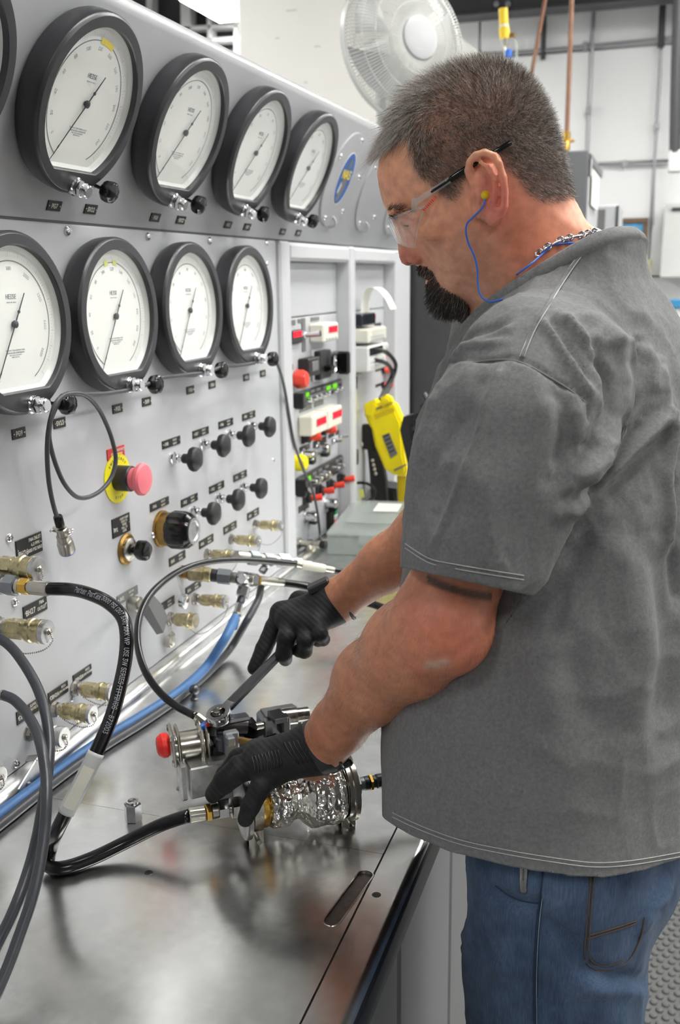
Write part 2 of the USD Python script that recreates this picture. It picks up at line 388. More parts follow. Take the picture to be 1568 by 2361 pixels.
# conduits on the back wall
def pipe(pts, r, y=None): return tube(A([yat(px, py, y) for px, py in pts]), r, 12)
def pipething(name, label, cat, pts, r, m, y, extra=()):
    t = thing(name, label, cat); obj('pipe', pipe(pts, r, y), m, t)
    for nm, me, mm in extra: obj(nm, me, mm, t)
    return t
yw = Y1-.04
def strap(px, py, y, r): return ('strap', box(yat(px, py, y), (.03, r*2.6, r*2.8), .004), 'conduit')
pipething('conduit', 'long grey conduit running level across the upper white wall', 'conduit', ((1090, 128), (1262, 116), (1400, 103), (1568, 86), (1640, 78)), .013, 'conduit', yw, [strap(px, py, yw, .02) for px, py in ((1350, 107), (1520, 91))])
pipething('conduit', 'lower grey conduit across the white wall behind the dark cabinet', 'conduit', ((1380, 379), (1470, 378), (1545, 376)), .011, 'conduit', yw, [strap(1440, 378, yw, .017)])
pipething('conduit', 'thin grey conduit dropping down the wall left of the widest wall panel', 'conduit', ((1372, -30), (1362, 200), (1352, 420)), .012, 'conduit', yw, [strap(1358, 255, yw, .02)])
pipething('conduit', 'grey conduit dropping down the wall at the right, through both level conduits', 'conduit', ((1530, -30), (1522, 180), (1509, 380), (1505, 520)), .01, 'conduit', yw, [strap(1515, 290, yw, .017)])
t = pipething('wall_channel', 'short black steel channel bolted high on the wall beside the slanting brown pipe', 'channel', ((1256, -20), (1252, 138)), .018, 'dark_metal', yw)
t = pipething('wall_channel', 'short black steel channel high on the wall above the upper conduit, at right', 'channel', ((1530, -30), (1524, 110)), .022, 'dark_metal', yw-.03)
t = pipething('wall_channel', 'long black steel channel down the wall at the right edge of the picture', 'channel', ((1566, -20), (1560, 180), (1556, 352)), .034, 'dark_metal', 6.6)
obj('bracket', box(yat(1557, 372, 6.6), (.08, .06, .13), .01), 'white_plastic', t, False)
yp = 5.6
pipething('copper_pipe', 'brown copper pipe hanging vertically to a brass valve above the dark cabinet', 'pipe', ((1319, -30), (1314, 120), (1309, 250), (1306, 335)), .012, 'brown_pipe', yp,
          [('valve_body', lathe([(.012, -.05), (.02, -.045), (.02, -.01), (.013, 0), (.02, .01), (.02, .045), (.012, .05)], 14, T(*yat(1306, 326, yp))), 'brass'), ('valve_handle', box(yat(1314, 325, yp), (.05, .012, .014), .004), 'brass')])
pipething('copper_pipe', 'brown pipe slanting down behind the operator\'s head', 'pipe', ((1262, -30), (1246, 60), (1222, 190), (1215, 240)), .011, 'brown_pipe', yp+.3)
t = thing('air_line', 'yellow compressed-air drop with valve and blue knob hanging over the operator\'s head', 'air line')
ya = 5.2
def ax(px, py): return yat(px, py, ya)
obj('pipe', tube(A([ax(1160, 20), ax(1162, 62)]), .022, 16), 'valve_yellow', t)
obj('band', tube(A([ax(1162, 58), ax(1162, 63)]), .024, 16), 'cream_plastic', t)
obj('valve_body', tube(A([ax(1162, 63), ax(1163, 72), ax(1164, 90)]), [.024, .026, .024], 16), 'valve_yellow', t)
obj('nipple', tube(A([ax(1164, 90), ax(1164, 108)]), [.02, .012], 16), 'nickel', t)
obj('handle', box(ax(1177, 82), (.05, .02, .02), .005), 'dark_brass', t, False)
obj('drip_tube', tube(spline(A([ax(1176, 90), ax(1189, 95), ax(1191, 120), ax(1190, 150)]), .02), .006, 8), 'clear_plastic', t)
obj('regulator_knob', lathe([(.01, -.02), (.018, -.016), (.018, .012), (.012, .02)], 14, T(*ax(1172, 124))), 'blue_knob', t)
obj('coupling', tube(A([ax(1164, 108), ax(1166, 160)]), .008, 8), 'nickel', t)
# dark cabinet with white side behind the operator's neck
yc = 4.7
c0, c1 = yat(1300, 348, yc), yat(1358, 346, yc); zc = c1[2]
cb = thing('machine_cabinet', 'tall dark grey machine cabinet behind the operator\'s neck', 'cabinet')
obj('front', box(((c0[0]-.3+c1[0])/2, yc+.02, zc/2), (c1[0]-c0[0]+.3, .04, zc), .006), 'cabinet_gray', cb, False)
obj('body', box(((c0[0]-.3+c1[0])/2, yc+.42, zc/2-.01), (c1[0]-c0[0]+.29, .76, zc-.02), .004), 'panel_light', cb, False)
obj('top_trim', box((c1[0]+.004, yc+.42, zc-.03), (.012, .78, .04), .004), 'cabinet_gray', cb, False)
q = yat(1359, 385, yc)
obj('latch', box((c1[0]+.008, yc+.03, q[2]), (.014, .03, .08), .004), 'chrome', cb, False)
for px0, px1, py0, py1, lab, m in ((1362, 1404, 392, 474, 'white sheet of paper hung on the side of the dark machine cabinet', 'paper_white'),):
    a, b = yat(px0, py0, 4.95), yat(px1, py1, 4.95)
    pp = obj('paper_sheet', box((c1[0]+.006, 5.1, (a[2]+b[2])/2), (.003, .42, a[2]-b[2]), 0), m, None, False); tag(pp, lab, 'paper')
a, b = yat(1356, 474, 5.6), yat(1421, 600, 5.6)
lk = thing('locker', 'grey steel locker with a darker strip between the neck and the blue picture', 'locker')
obj('body', box(((a[0]+b[0])/2, 5.85, a[2]/2), (b[0]-a[0], .5, a[2]), .006), 'panel_paint', lk, False)
obj('door_strip', box(((a[0]+b[0])/2-.01, 5.595, a[2]/2), ((b[0]-a[0])*.28, .012, a[2]-.04), .003), 'plate_gray', lk, False)
obj('edge', box((b[0]-.006, 5.595, a[2]/2), (.014, .012, a[2]-.01), .003), 'dark_metal', lk, False)
# framed blue picture, pinboard, blue frame
def framed(name, label, cat, px0, px1, py0, py1, y, fm_, im, bw):
    a, b = yat(px0, py0, y), yat(px1, py1, y); w, h = b[0]-a[0], a[2]-b[2]
    t = thing(name, label, cat, T((a[0]+b[0])/2, y, (a[2]+b[2])/2))
    obj('print', box((0, .012, 0), (w-bw, .012, h-bw)), im, t, False)
    for s in (-1, 1):
        obj('rail', box((0, 0, s*(h-bw)/2), (w, .03, bw), .004), fm_, t, False); obj('stile', box((s*(w-bw)/2, 0, 0), (bw, .03, h-2*bw), .004), fm_, t, False)
    return t
framed('framed_picture', 'blue seascape-like print in a brown frame on the wall behind the collar', 'picture', 1414, 1491, 504, 588, Y1-.05, 'wood_brown', 'blue_print', .035)
framed('framed_notice', 'blue framed notice with white paper at the right edge of the picture', 'notice', 1538, 1640, 690, 772, 6.4, 'blue_frame', 'paper_white', .05)
a, b = yat(1455, 598, Y1-.03), yat(1500, 668, Y1-.03)
tag(obj('pin_board', box(((a[0]+b[0])/2, Y1-.03, (a[2]+b[2])/2), (b[0]-a[0], .03, a[2]-b[2]), .005), 'tan_board', None, False), 'small tan pin board on the wall below the framed blue picture', 'board')
wc = thing('wall_cabinet', 'white wall cabinet with a dark handle slot at the right edge behind the operator', 'cabinet')
a, b = yat(1532, 470, 7.2), yat(1680, 640, 7.2)
obj('body', box(((a[0]+b[0])/2, 7.4, (a[2]+b[2])/2), (b[0]-a[0], .38, a[2]-b[2]), .01), 'white_plastic', wc, False)
q = yat(1556, 482, 7.2)
obj('handle', box((q[0]+.04, 7.2, q[2]), (.12, .02, .02), .005), 'dark_metal', wc, False)
# ------------------------------------------------------------------ the hydraulic test console
YE = 3.40                                        # right end of the console
CL, CR = -1.6, YE
lp_top = upp(300, 523)[2]-.004; lp_bot = pan(340, 1547)[2]
y_post0, y_post1 = pan(636, 557)[1], pan(659, 557)[1]
tc = thing('test_console', 'long light grey hydraulic test console with gauges, valves and couplings, behind the bench', 'console')
obj('lower_panel', box((-.006, (CL+y_post0)/2, (lp_top+lp_bot)/2), (.012, y_post0-CL, lp_top-lp_bot), .002), 'panel_paint', tc, False, label='lower instrument panel')
# upper panel leaning out over the bench, with a rolled top edge
u_lo, u_hi = -.180*.95, .1557*.95
pu = lambda t, off=0: UP0 + UU*t + UN*off
prof = []
r_e = .02
prof += [pu(u_lo, 0), pu(u_hi-r_e, 0)]
for a_ in np.linspace(0, np.pi/2+UA, 8)[1:]:
    c_ = pu(u_hi-r_e, -r_e); prof.append(c_ + r_e*(np.cos(a_)*UN + np.sin(a_)*UU))
prof.append(A([-.5, 0, prof[-1][2]])); prof.append(A([-.5, 0, prof[0][2]]))
pv = A([(q[0], q[2]) for q in prof])
Mx = A([[1, 0, 0, 0], [0, 0, -1, 0], [0, 1, 0, 0], [0, 0, 0, 1.]])
m = extrude(pv, CR-CL+.02, Mx); m = xf(m, None, (0, CR+.01, 0))
obj('upper_panel', m, 'panel_upper', tc, 30, label='upper gauge panel leaning forward')
obj('panel_gap', box((-.02, (CL+CR)/2, lp_top+.004), (.03, CR-CL, .012)), 'dark_metal', tc, False)  # dark strip standing in for the shadow below the upper panel
obj('cabinet_body', box((-.29, (CL+CR)/2, (lp_top+.02)/2), (.5, CR-CL, lp_top-.03), .004), 'panel_paint', tc, False)
# racks on the right: posts, rails, recessed blank panels
yr0 = y_post1; yd0, yd1 = pan(800, 700)[1], pan(812, 700)[1]; ye0 = pan(906, 640)[1]; RX = -.03
rail_z = pan(700, 572)[2]
for a, b, nm in ((y_post0, y_post1, 'post'), (yd0, yd1, 'post'), (ye0, CR, 'post')):
    obj(nm, box((-.014, (a+b)/2, (lp_top+BZ)/2), (.05, b-a, lp_top-BZ), .005), 'panel_light', tc, False)
for a, b in ((y_post1, yd0), (yd1, ye0)):
    obj('top_rail', box((-.014, (a+b)/2, lp_top-.022), (.048, b-a, .042), .008), 'panel_light', tc, False)
zs1 = [pan(720, py)[2] for py in (575, 727, 905, 1095, 1275)]
for y0, y1, zz in ((y_post1, yd0, [lp_top-.043, pan(720, 727, RX)[2], pan(730, 912, RX)[2], pan(735, 1085, RX)[2], BZ]), (yd1, ye0, [lp_top-.043, pan(860, 713, RX)[2], pan(830, 860, RX)[2], BZ])):
    for k in range(len(zz)-1):
        obj('rack_panel', box((RX-.004, (y0+y1)/2, (zz[k]+zz[k+1])/2), (.008, y1-y0-.004, zz[k]-zz[k+1]-.004), .0015), 'panel_paint', tc, False)
obj('rack_back', box((RX-.03, (y_post1+ye0)/2, (lp_top+BZ)/2), (.02, ye0-y_post1, lp_top-BZ)), 'panel_dark', tc, False)
# dome-head panel screws
def screw(P, r=.006): return join([lathe([(r, 0), (r*.98, r*.35), (r*.75, r*.62), (r*.35, r*.76), (1e-5, r*.8)], 12, P), box((0, 0, r*.74), (r*1.1, r*.22, r*.3), 0, P), box((0, 0, r*.74), (r*.22, r*1.1, r*.3), 0, P)])
for px, py, r in ((154, 532, .0072), (340, 545, .0068), (482, 555, .0068), (613, 561, .0068), (614, 608, .006), (20, 1240, .0066), (33, 1388, .0066), (36, 1760, .0066), (628, 1061, .006), (333, 1390, .006), (352, 1233, .006), (631, 1375, .006), (165, 1611, .005)):
    obj('panel_screw', screw(PF(pan(px, py)), r), 'chrome', tc)
for px, py in ((781, 610), (781, 694), (783, 752), (896, 612), (895, 684), (895, 714), (896, 764), (784, 930), (787, 1165)):
    obj('panel_screw', screw(PF(pan(px, py, RX)), .006), 'chrome', tc)
# blanking covers of unused gauge holes, each bolted on
spU = .2976
hubsU = [1.264 + spU*k for k in range(-1, 4)]
vU = (upp(199, 240, .0285)-UP0)@UU
for k, yy in enumerate((1.264+spU*4+.035, 1.264+spU*5+.035, 1.264+spU*6+.035)):
    c = A([UP0[0], yy, UP0[2]]) + UU*(vU-.008); P = UF(c)
    bc = thing('blanking_cover', ['round grey blanking cover with a blue oval sticker, right of the upper gauges', 'round grey blanking cover just left of the operator\'s forehead', 'round grey blanking cover behind the safety glasses'][k], 'cover', P)
    obj('plate', lathe([(.118, 0), (.118, .004), (.116, .0055), (1e-5, .0055)], 64), 'panel_upper', bc, 40)
    for a in np.radians((80, 10, -45, -112, 150)):
        obj('bolt', screw(T(.105*np.cos(a), .105*np.sin(a), .005), .0065), 'chrome', bc)
    obj('handle', tube(spline(A([(.02, -.092, .004), (.022, -.1, .016), (.026, -.112, .016), (.027, -.12, .004)]), .003), .0035, 8), 'panel_upper', bc)
    if k == 0:
        def oval(a, b, z, n=48, h=.0006): return lathe([(1, 0), (1, h), (1e-5, h)], n, T(0, .005, z) @ np.diag([a, b, 1, 1]))
        s = thing('oval_sticker', 'blue oval emblem sticker with yellow lettering on the round blanking cover', 'sticker', P)
        obj('border', oval(.05, .066, .0056), 'white_plastic', s); obj('field', oval(.0475, .0635, .0058), 'sticker_blue', s)
        obj('crest', extrude([(-.017, -.05), (-.002, -.055), (.016, -.03), (.022, .0), (.004, .012), (-.02, .002), (-.012, -.02)], .0004, z0=.0065), 'plate_gray', s, False)
        obj('flash', extrude([(-.026, -.03), (-.018, -.036), (-.008, -.012), (-.02, -.004)], .0004, z0=.0069), 'panel_light', s, False)
        obj('flash', extrude([(-.01, .03), (.012, .034), (.006, .052), (-.004, .056)], .0004, z0=.0069), 'plate_gray', s, False)
        obj('lettering', text('NAS', .021, T(0, .016, .0072), bold=True, squeeze=1.1), 'sticker_yellow', s, False)
# ------------------------------------------------------------------ gauges
GR = .1207
def rin(th, r):      # inner opening: circle with a flat cut at the bottom
    s = np.sin(th); return min(r, -.0875*r/.1015/s) if s < -.2 else r
NG = 72
def ringmesh(prof, inner_from):
    th = np.arange(NG)*2*np.pi/NG; rows = []
    for k, (r, z) in enumerate(prof):
        rr = A([rin(t, r) if k >= inner_from else r for t in th]); rows.append(np.stack([rr*np.cos(th), rr*np.sin(th), np.full(NG, z)], 1))
    i = np.arange(NG); j = (i+1) % NG; f = []
    for k in range(len(prof)-1):
        a, b = k*NG, (k+1)*NG; f += [np.stack([a+i, a+j, b+j], 1), np.stack([a+i, b+j, b+i], 1)]
    return trimesh.Trimesh(np.vstack(rows), np.vstack(f), process=False)
G_ring = ringmesh([(.112, 0), (.1165, .005), (.1195, .012), (.1206, .02), (GR, .0345), (.1198, .0372), (.1168, .0402), (.1158, .0405), (.1035, .0405), (.102, .0393), (.1013, .0345), (.1013, .033)], 8)
G_refl = ringmesh([(.1017, .0345), (.1013, .031), (.0965, .0265), (.096, .025)], 0)
G_dial = ringmesh([(.1005, .0262), (.06, .0263), (.02, .0263), (1e-5, .0263)], 0)
G_glass = ringmesh([(.1017, .0345), (.06, .0346), (1e-5, .0346)], 0)
def arcband(r0, r1, a0, a1, z, n=None, h=.00015):
    n = n or max(4, int(abs(a1-a0)/.06)); t = np.linspace(a0, a1, n+1)
    v = np.vstack([np.stack([r*np.cos(t), r*np.sin(t), np.full(n+1, zz)], 1) for r, zz in ((r0, z+h), (r1, z+h))])
    i = np.arange(n); f = np.vstack([np.stack([i, i+n+1, i+1], 1), np.stack([i+1, i+n+1, i+n+2], 1)])
    if a1 > a0: f = f[:, ::-1]
    return trimesh.Trimesh(v, f[:, ::-1] if False else f, process=False)
def tick(r0, r1, a, w, z=.0266):
    d = A([np.cos(a), np.sin(a), 0]); n = A([-np.sin(a), np.cos(a), 0]); o = A([0, 0, z])
    return trimesh.Trimesh(A([d*r0-n*w+o, d*r1-n*w+o, d*r1+n*w+o, d*r0+n*w+o]), A([[0, 1, 2], [0, 2, 3]]), process=False)
A_Z = np.radians(237.7)                           # zero, where every needle rests
ta0, ta1 = np.radians(230), np.radians(-50)
_cap = join([lathe([(.0135, .036), (.0135, .043), (.012, .045), (.012, .049)], 16), hexnut(.02, .049, .056), cyl(.0095, .056, .064, 16, .0015), cyl(.0105, .0405, .047, 8, .001)])
def gauge(M, label, nums, marks=(), logo='HEISE'):
    g = thing('pressure_gauge', label, 'pressure gauge', M, None)
    obj('bezel', G_ring, 'gauge_black', g, 30)
    d = obj('dial', G_dial, 'dial_white', g, False)
    obj('reflector', G_refl, 'reflector', g, 40)
    obj('scale_ring', join([arcband(.0815, .0829, np.radians(242), np.radians(-62), .0265)]), 'print_dark' if logo != 'X' else 'print_gray', d, False)
    tk = [tick(.087, .0905 if k % 5 else .093, ta0+(ta1-ta0)*k/100, .00018 if k % 5 else .0003) for k in range(101)]
    obj('tick_marks', join(tk), 'print_gray', d, False, kind='stuff')
    nm = []
    for k, s in enumerate(nums):
        a = ta0+(ta1-ta0)*(k+.5)/len(nums)
        nm.append(text(s, .0048, T(.0725*np.cos(a), .0725*np.sin(a), .0265) @ RZ(a-np.pi/2), .0002, squeeze=.8))
    obj('numerals', join(nm), 'print_gray', d, False)
    obj('maker_name', text(logo, .0062, T(0, .036, .0265), .0002, squeeze=.9), 'print_dark', d, False)
    obj('fine_print', join([text('SERIAL NO. 80537', .0017, T(0, .0285, .0265), .0002), text('Bourdon / Tube Stainless Steel', .0021, T(0, -.034, .0265), .0002), text('TEMPERATURE COMPENSATED', .0019, T(0, -.0375, .0265), .0002, True),
                             text('FULL SCALE ACCURACY', .0017, T(0, -.0405, .0265), .0002), text('MADE IN U.S.A.', .0016, T(0, -.0432, .0265), .0002)]), 'print_gray', d, False)
    for (a0, a1, mm) in marks: obj('limit_mark', arcband(.0785, .0865, np.radians(a0), np.radians(a1), .0268), mm, d, False)
    # needle: long pointer, tail, ball and hub
    nz = .0295
    pt = extrude([(0, -.0009), (.07, -.0007), (.0735, -.0013), (.077, -.0007), (.096, -.0003), (.096, .0003), (.077, .0007), (.0735, .0013), (.07, .0007), (0, .0009)], .0006, T(0, 0, nz) @ RZ(A_Z))
    tl = extrude([(0, -.0009), (.018, -.0011), (.0475, -.0006), (.0475, .0006), (.018, .0011), (0, .0009)], .0006, T(0, 0, nz) @ RZ(A_Z+np.pi))
    nd = obj('needle', join([pt, tl]), 'needle', g, False)
    obj('counterweight', cyl(.0024, nz-.0004, nz+.0014, 12, .0004, T(.019*np.cos(A_Z+np.pi), .019*np.sin(A_Z+np.pi))), 'needle', nd)
    obj('hub', lathe([(.0035, .0262), (.0035, nz-.001), (.0052, nz-.0008), (.0052, nz+.0018), (.003, nz+.0032), (1e-5, nz+.0034)], 20), 'needle', nd)
    obj('zero_screw', xf(_cap, None, (.0085, -.1085, 0)), 'chrome', g, 30, label='chrome hex zero-adjust screw')
    obj('glass', G_glass, 'gauge_glass', g, False)
    return g
def gmat_low(y): return PF(A([0, y, .652+BZ]))
def gmat_up(y): return UF(A([UP0[0], y, UP0[2]]) + UU*vU)
n20 = [str(x) for x in range(0, 260, 20)]; n200 = [str(x) for x in range(0, 1800, 200)]; n5 = [str(x) for x in range(0, 110, 10)]
gauge(gmat_up(hubsU[0]), 'pressure gauge cut off at the upper left corner of the picture', n5)
gauge(gmat_up(hubsU[1]), 'large pressure gauge with a yellow arc at the top, above the PG7 plate', n20, [(70, 92, 'yellow_mark')])
gauge(gmat_up(hubsU[2]), 'second full pressure gauge from the left in the upper row', n20)
gauge(gmat_up(hubsU[3]), 'third full pressure gauge from the left in the upper row', n5)
gauge(gmat_up(hubsU[4]), 'rightmost pressure gauge of the upper row, beside the blanking covers', n200)
ysL = [1.149, 1.411, 1.673, 1.937]
gauge(gmat_low(ysL[0]), 'pressure gauge cut off at the left edge in the lower row, above the PG9 plate', n200)
gauge(gmat_low(ysL[1]), 'lower row pressure gauge with faint yellow-green arcs, second from the left', n20, [(98, 106, 'yellowgreen_mark'), (80, 88, 'yellowgreen_mark')])
gauge(gmat_low(ysL[2]), 'lower row pressure gauge second from the right, above two small plates', n5)
gauge(gmat_low(ysL[3]), 'rightmost pressure gauge of the lower row, beside the grey post', n200)
# ------------------------------------------------------------------ gauge isolation valves: stem with packing nut and a fluted black knob
def fl(n, d): return lambda t, r, z: r*(1-d*(.5+.5*np.cos(n*t))) if r > .008 else r
def snub(M, label, kz):
    v = thing('isolation_valve', label, 'valve', M, 'gauge isolation valves')
    obj('packing_nut', join([hexnut(.016, 0, .008), cyl(.006, .008, .02, 14, .001), hexnut(.011, .02, .027)]), 'chrome', v, 30)
    obj('stem', cyl(.0026, .02, kz-.006, 10), 'dark_steel', v)
    obj('knob', lathe([(.008, kz-.01), (.0125, kz-.008), (.0155, kz-.004), (.0165, kz+.002), (.0155, kz+.008), (.011, kz+.0115), (1e-5, kz+.0125)], 40, rf=fl(8, .09)), 'knob_black', v, 40)
    return v
src = snub(gmat_up(hubsU[1]) @ T(.078, -.106), 'black fluted knob on a short stem below right of the gauge marked PG7', .052)
def nearest(i, up): return [['gauge cut off at the upper left', 'PG7 gauge', 'second full upper gauge', 'third full upper gauge', 'rightmost upper gauge'], ['leftmost lower gauge', 'lower gauge with yellow-green arcs', 'second lower gauge from the right', 'rightmost lower gauge']][0 if up else 1][i]
for k in (0, 2, 3, 4): dup(src, 'black fluted valve knob below right of the %s' % nearest(k, True), gmat_up(hubsU[k]) @ T(.078, -.106))
for k in range(4): dup(src, 'black fluted valve knob below right of the %s' % nearest(k, False), gmat_low(ysL[k]) @ T(.071, -.114))
# ------------------------------------------------------------------ engraved nameplates
def plate(P, w, h, lines, label, m='plate_black', name='nameplate', holes=True, tm='plate_text'):
    """lines: [(text, height, x, y)] on a plate of w x h, P = frame at its centre on the panel"""
    t = thing(name, label, 'nameplate', P)
    b = obj('plate', box((0, 0, .0009), (w, h, .0018), .0005), m, t, False)
    ms = [text(s, hh, T(x, y, .0018), .0002, bold=True, squeeze=.82) for s, hh, x, y in lines]
    if ms: obj('lettering', join(ms), tm, t, False)
    if holes:
        obj('rivet', join([cyl(.0011, .0017, .0024, 8, .0003, T(s*(w/2-.0035), 0)) for s in (-1, 1)]), 'chrome', t)
    return t
def ptext(k, a, b): return [(k, .006, -.02, 0), (a, .0036, .012, .0034), (b, .0036, .012, -.0034)]
for px, py, s, lab in ((124, 474, 'PG7', 'black plate engraved PG7 under the largest upper gauge'), (208, 482, 'SV11', 'black plate engraved SV11 right of the PG7 plate'), (357, 501, 'PG8', 'black plate engraved PG8 under the second upper gauge'),
                       (416, 507, 'SV12', 'black plate engraved SV12 under the knob of the second upper gauge'), (525, 518, 'PG3', 'small black plate PG3 under the third upper gauge'), (569, 523, 'SV7', 'small black plate SV7 right of the PG3 plate'),
                       (651, 534, 'PG4', 'small black plate PG4 under the rightmost upper gauge'), (687, 537, 'SV8', 'small black plate SV8, rightmost of the upper row of plates')):
    plate(UF(upp(px, py)), .034, .0148, [(s, .0068, 0, 0)], lab)
for px, py, s, lab in ((42, 999, 'PG9', 'black plate engraved PG9 under the leftmost lower gauge'), (136, 975, 'SV13', 'black plate engraved SV13 partly behind the hanging cable'), (270, 942, 'PG5', 'black plate engraved PG5 under the lower gauge with yellow-green arcs'),
                       (337, 926, 'SV9', 'black plate engraved SV9 right of the PG5 plate'), (438, 899, 'PG6', 'small black plate PG6 under the second lower gauge from the right'), (488, 887, 'SV6', 'small black plate SV6 right of the PG6 plate'),
                       (567, 870, 'PG2', 'small black plate PG2 under the rightmost lower gauge'), (605, 861, 'SV5', 'small black plate SV5 next to the grey post')):
    plate(PF(pan(px, py)), .031, .0148, [(s, .0068, 0, 0)], lab)
VP = [(394, 1020, 'PV8', 'first valve of the upper valve row'), (462, 997, 'PV7', 'second valve of the upper valve row'), (520, 976, 'PV6', 'third valve of the upper valve row'), (573, 958, 'PV5', 'rightmost valve of the upper valve row'),
      (367, 1162, 'PV4', 'big fluted regulator knob'), (436, 1153, 'PV3', 'first valve of the lower valve row'), (499, 1123, 'PV2', 'middle valve of the lower valve row'), (553, 1097, 'PV1', 'rightmost valve of the lower valve row')]
for px, py, s, lab in VP:
    plate(PF(pan(px, py)), .071, .0152, ptext(s, 'OUTLET', 'SUPPLY'), 'black two-line plate %s above the %s' % (s, lab))
for px, py, s, lab in ((583, 1185, 'BH8', 'above the topmost brass coupling'), (530, 1216, 'BH7', 'above the second brass coupling'), (475, 1248, 'BH6', 'just below the big fluted knob'), (408, 1287, 'BH5', 'partly behind the thin arched black hose'),
                       (445, 1354, 'BH4', 'under the coupling with the steel tee'), (382, 1394, 'BH3', 'above the open uncapped coupling')):
    plate(PF(pan(px, py)), .066, .0165, ptext(s, 'SUPPLY', '500 PSI'), 'black plate %s %s' % (s, lab))
plate(PF(pan(293, 1372)), .07, .0165, ptext('BV1', 'RETURN', 'OPEN'), 'worn grey plate above the grey lever, behind the printed hose', 'plate_gray')
plate(PF(pan(278, 1211)), .058, .033, [('PP1', .0064, -.019, -.004), ('HAND PUMP', .004, .0095, .011), ('PUSH TO', .004, .0095, .0055), ('PRIME', .004, .0095, 0), ('PULL TO', .004, .0095, -.0055), ('LOCK', .004, .0095, -.011)], 'large black plate PP1 with five lines of small lettering, above the short black knob')
plate(PF(pan(66, 1259)), .062, .03, [('BH26', .0078, -.016, -.0065), ('FM4 INLET', .0048, .0135, .0088), ('4.0 PPH', .0048, .0135, .001), ('800 PSI MAX', .0048, .0125, -.0068)], 'black plate BH26 reading FM4 INLET at the left edge')
plate(PF(pan(80, 1402)), .058, .0215, [('BH27', .0078, -.0125, -.001), ('FM4', .005, .015, .0052), ('OUTLET', .005, .015, -.0035)], 'black plate BH27 reading FM4 OUTLET')
plate(PF(pan(189, 1556)), .053, .0185, [('CBH3A', .006, -.0115, -.001), ('RV13', .004, .0135, .005), ('1000 PSI MAX', .0034, .0135, -.001)], 'black plate CBH3A above the rearmost of the three low couplings')
plate(PF(pan(133, 1596)), .053, .0185, [('CBH2A', .006, -.0115, -.001), ('RV14', .004, .0135, .005), ('1000 PSI MAX', .0034, .0135, -.001)], 'black plate CBH2A partly behind a hanging black hose')
plate(PF(pan(66, 1638)), .06, .02, [('CBH1A', .0066, -.0145, -.001), ('SUPPLY C', .0045, .0135, .0055), ('800 PSI MAX', .004, .0135, -.0005)], 'black plate CBH1A crossed by the shorter hanging hose')
plate(PF(pan(266, 1044)), .055, .019, [('S2', .0066, -.0125, -.002), ('EMERGENCY', .0042, .0125, .0038), ('STOP', .0046, .0125, -.003)], 'red plate S2 EMERGENCY STOP above the stop button', 'plate_red')
# ------------------------------------------------------------------ panel valves: chrome packing, long stem, mushroom knob
def pvalve(M, label, kz):
    v = thing('panel_valve', label, 'valve', M, 'long-stemmed panel valves')
    obj('packing_nut', join([lathe([(.012, 0), (.012, .003), (.009, .004)], 16), hexnut(.0165, .003, .013), cyl(.0066, .013, .022, 14, .001), hexnut(.011, .021, .028)]), 'chrome', v, 30)
    obj('stem', cyl(.0027, .02, kz-.012, 10), 'dark_steel', v)
    obj('knob', lathe([(.0075, kz-.02), (.009, kz-.0185), (.0095, kz-.008), (.015, kz-.0055), (.0212, kz-.003), (.0236, kz+.002), (.023, kz+.008), (.019, kz+.012), (.009, kz+.0145), (1e-5, kz+.015)], 36, rf=lambda t, r, z: r*(1-.07*(.5+.5*np.cos(5*t))) if r > .013 else r), 'knob_matte', v, 40)
    return v
v0 = None
for (px, py), lab in zip(((397, 1056), (466, 1025), (526, 1003), (577, 982)), ('first black mushroom knob of the upper valve row, next to the pink stop button', 'second black mushroom knob of the upper valve row', 'third black mushroom knob of the upper valve row', 'fourth and highest black mushroom knob, beside the grey post')):
    M = PF(pan(px, py)); v0 = pvalve(M, lab, .042) if v0 is None else (dup(v0, lab, M), v0)[1]
for (px, py), lab in zip(((443, 1180), (502, 1149), (557, 1123)), ('black mushroom knob touching the big fluted regulator knob', 'middle black mushroom knob of the lower valve row', 'rightmost black mushroom knob of the lower valve row')):
    dup(v0, lab, PF(pan(px, py)))
mat('worn_face', (176, 140, 128), .5)
# big regulator knob
M = PF(pan(372, 1219)); rg = thing('regulator_valve', 'large black fluted regulator knob with brass collar and clear window in its face', 'valve', M)
obj('collar', lathe([(.034, 0), (.034, .004), (.031, .005), (.031, .02), (.027, .022)], 32), 'dark_brass', rg)
obj('knob', lathe([(.024, .018), (.032, .02), (.035, .026), (.035, .044), (.032, .057), (.026, .064), (.0235, .065), (.0225, .062)], 64, rf=lambda t, r, z: r*(1-.055*(np.cos(8*t) > .2)) if r > .03 else r), 'knob_black', rg, 25)
obj('bezel', lathe([(.0235, .064), (.024, .0665), (.019, .0665), (.0165, .0645), (.0165, .059)], 32), 'aluminium', rg)
obj('dial_face', lathe([(.0167, .06), (1e-5, .06)], 24, cap=False), 'worn_face', rg)
obj('pointer', box((0, 0, .0605), (.02, .004, .001)), 'red_plastic', rg, False)
obj('window', lathe([(.0167, .0642), (1e-5, .0644)], 24, cap=False), 'gauge_glass', rg)
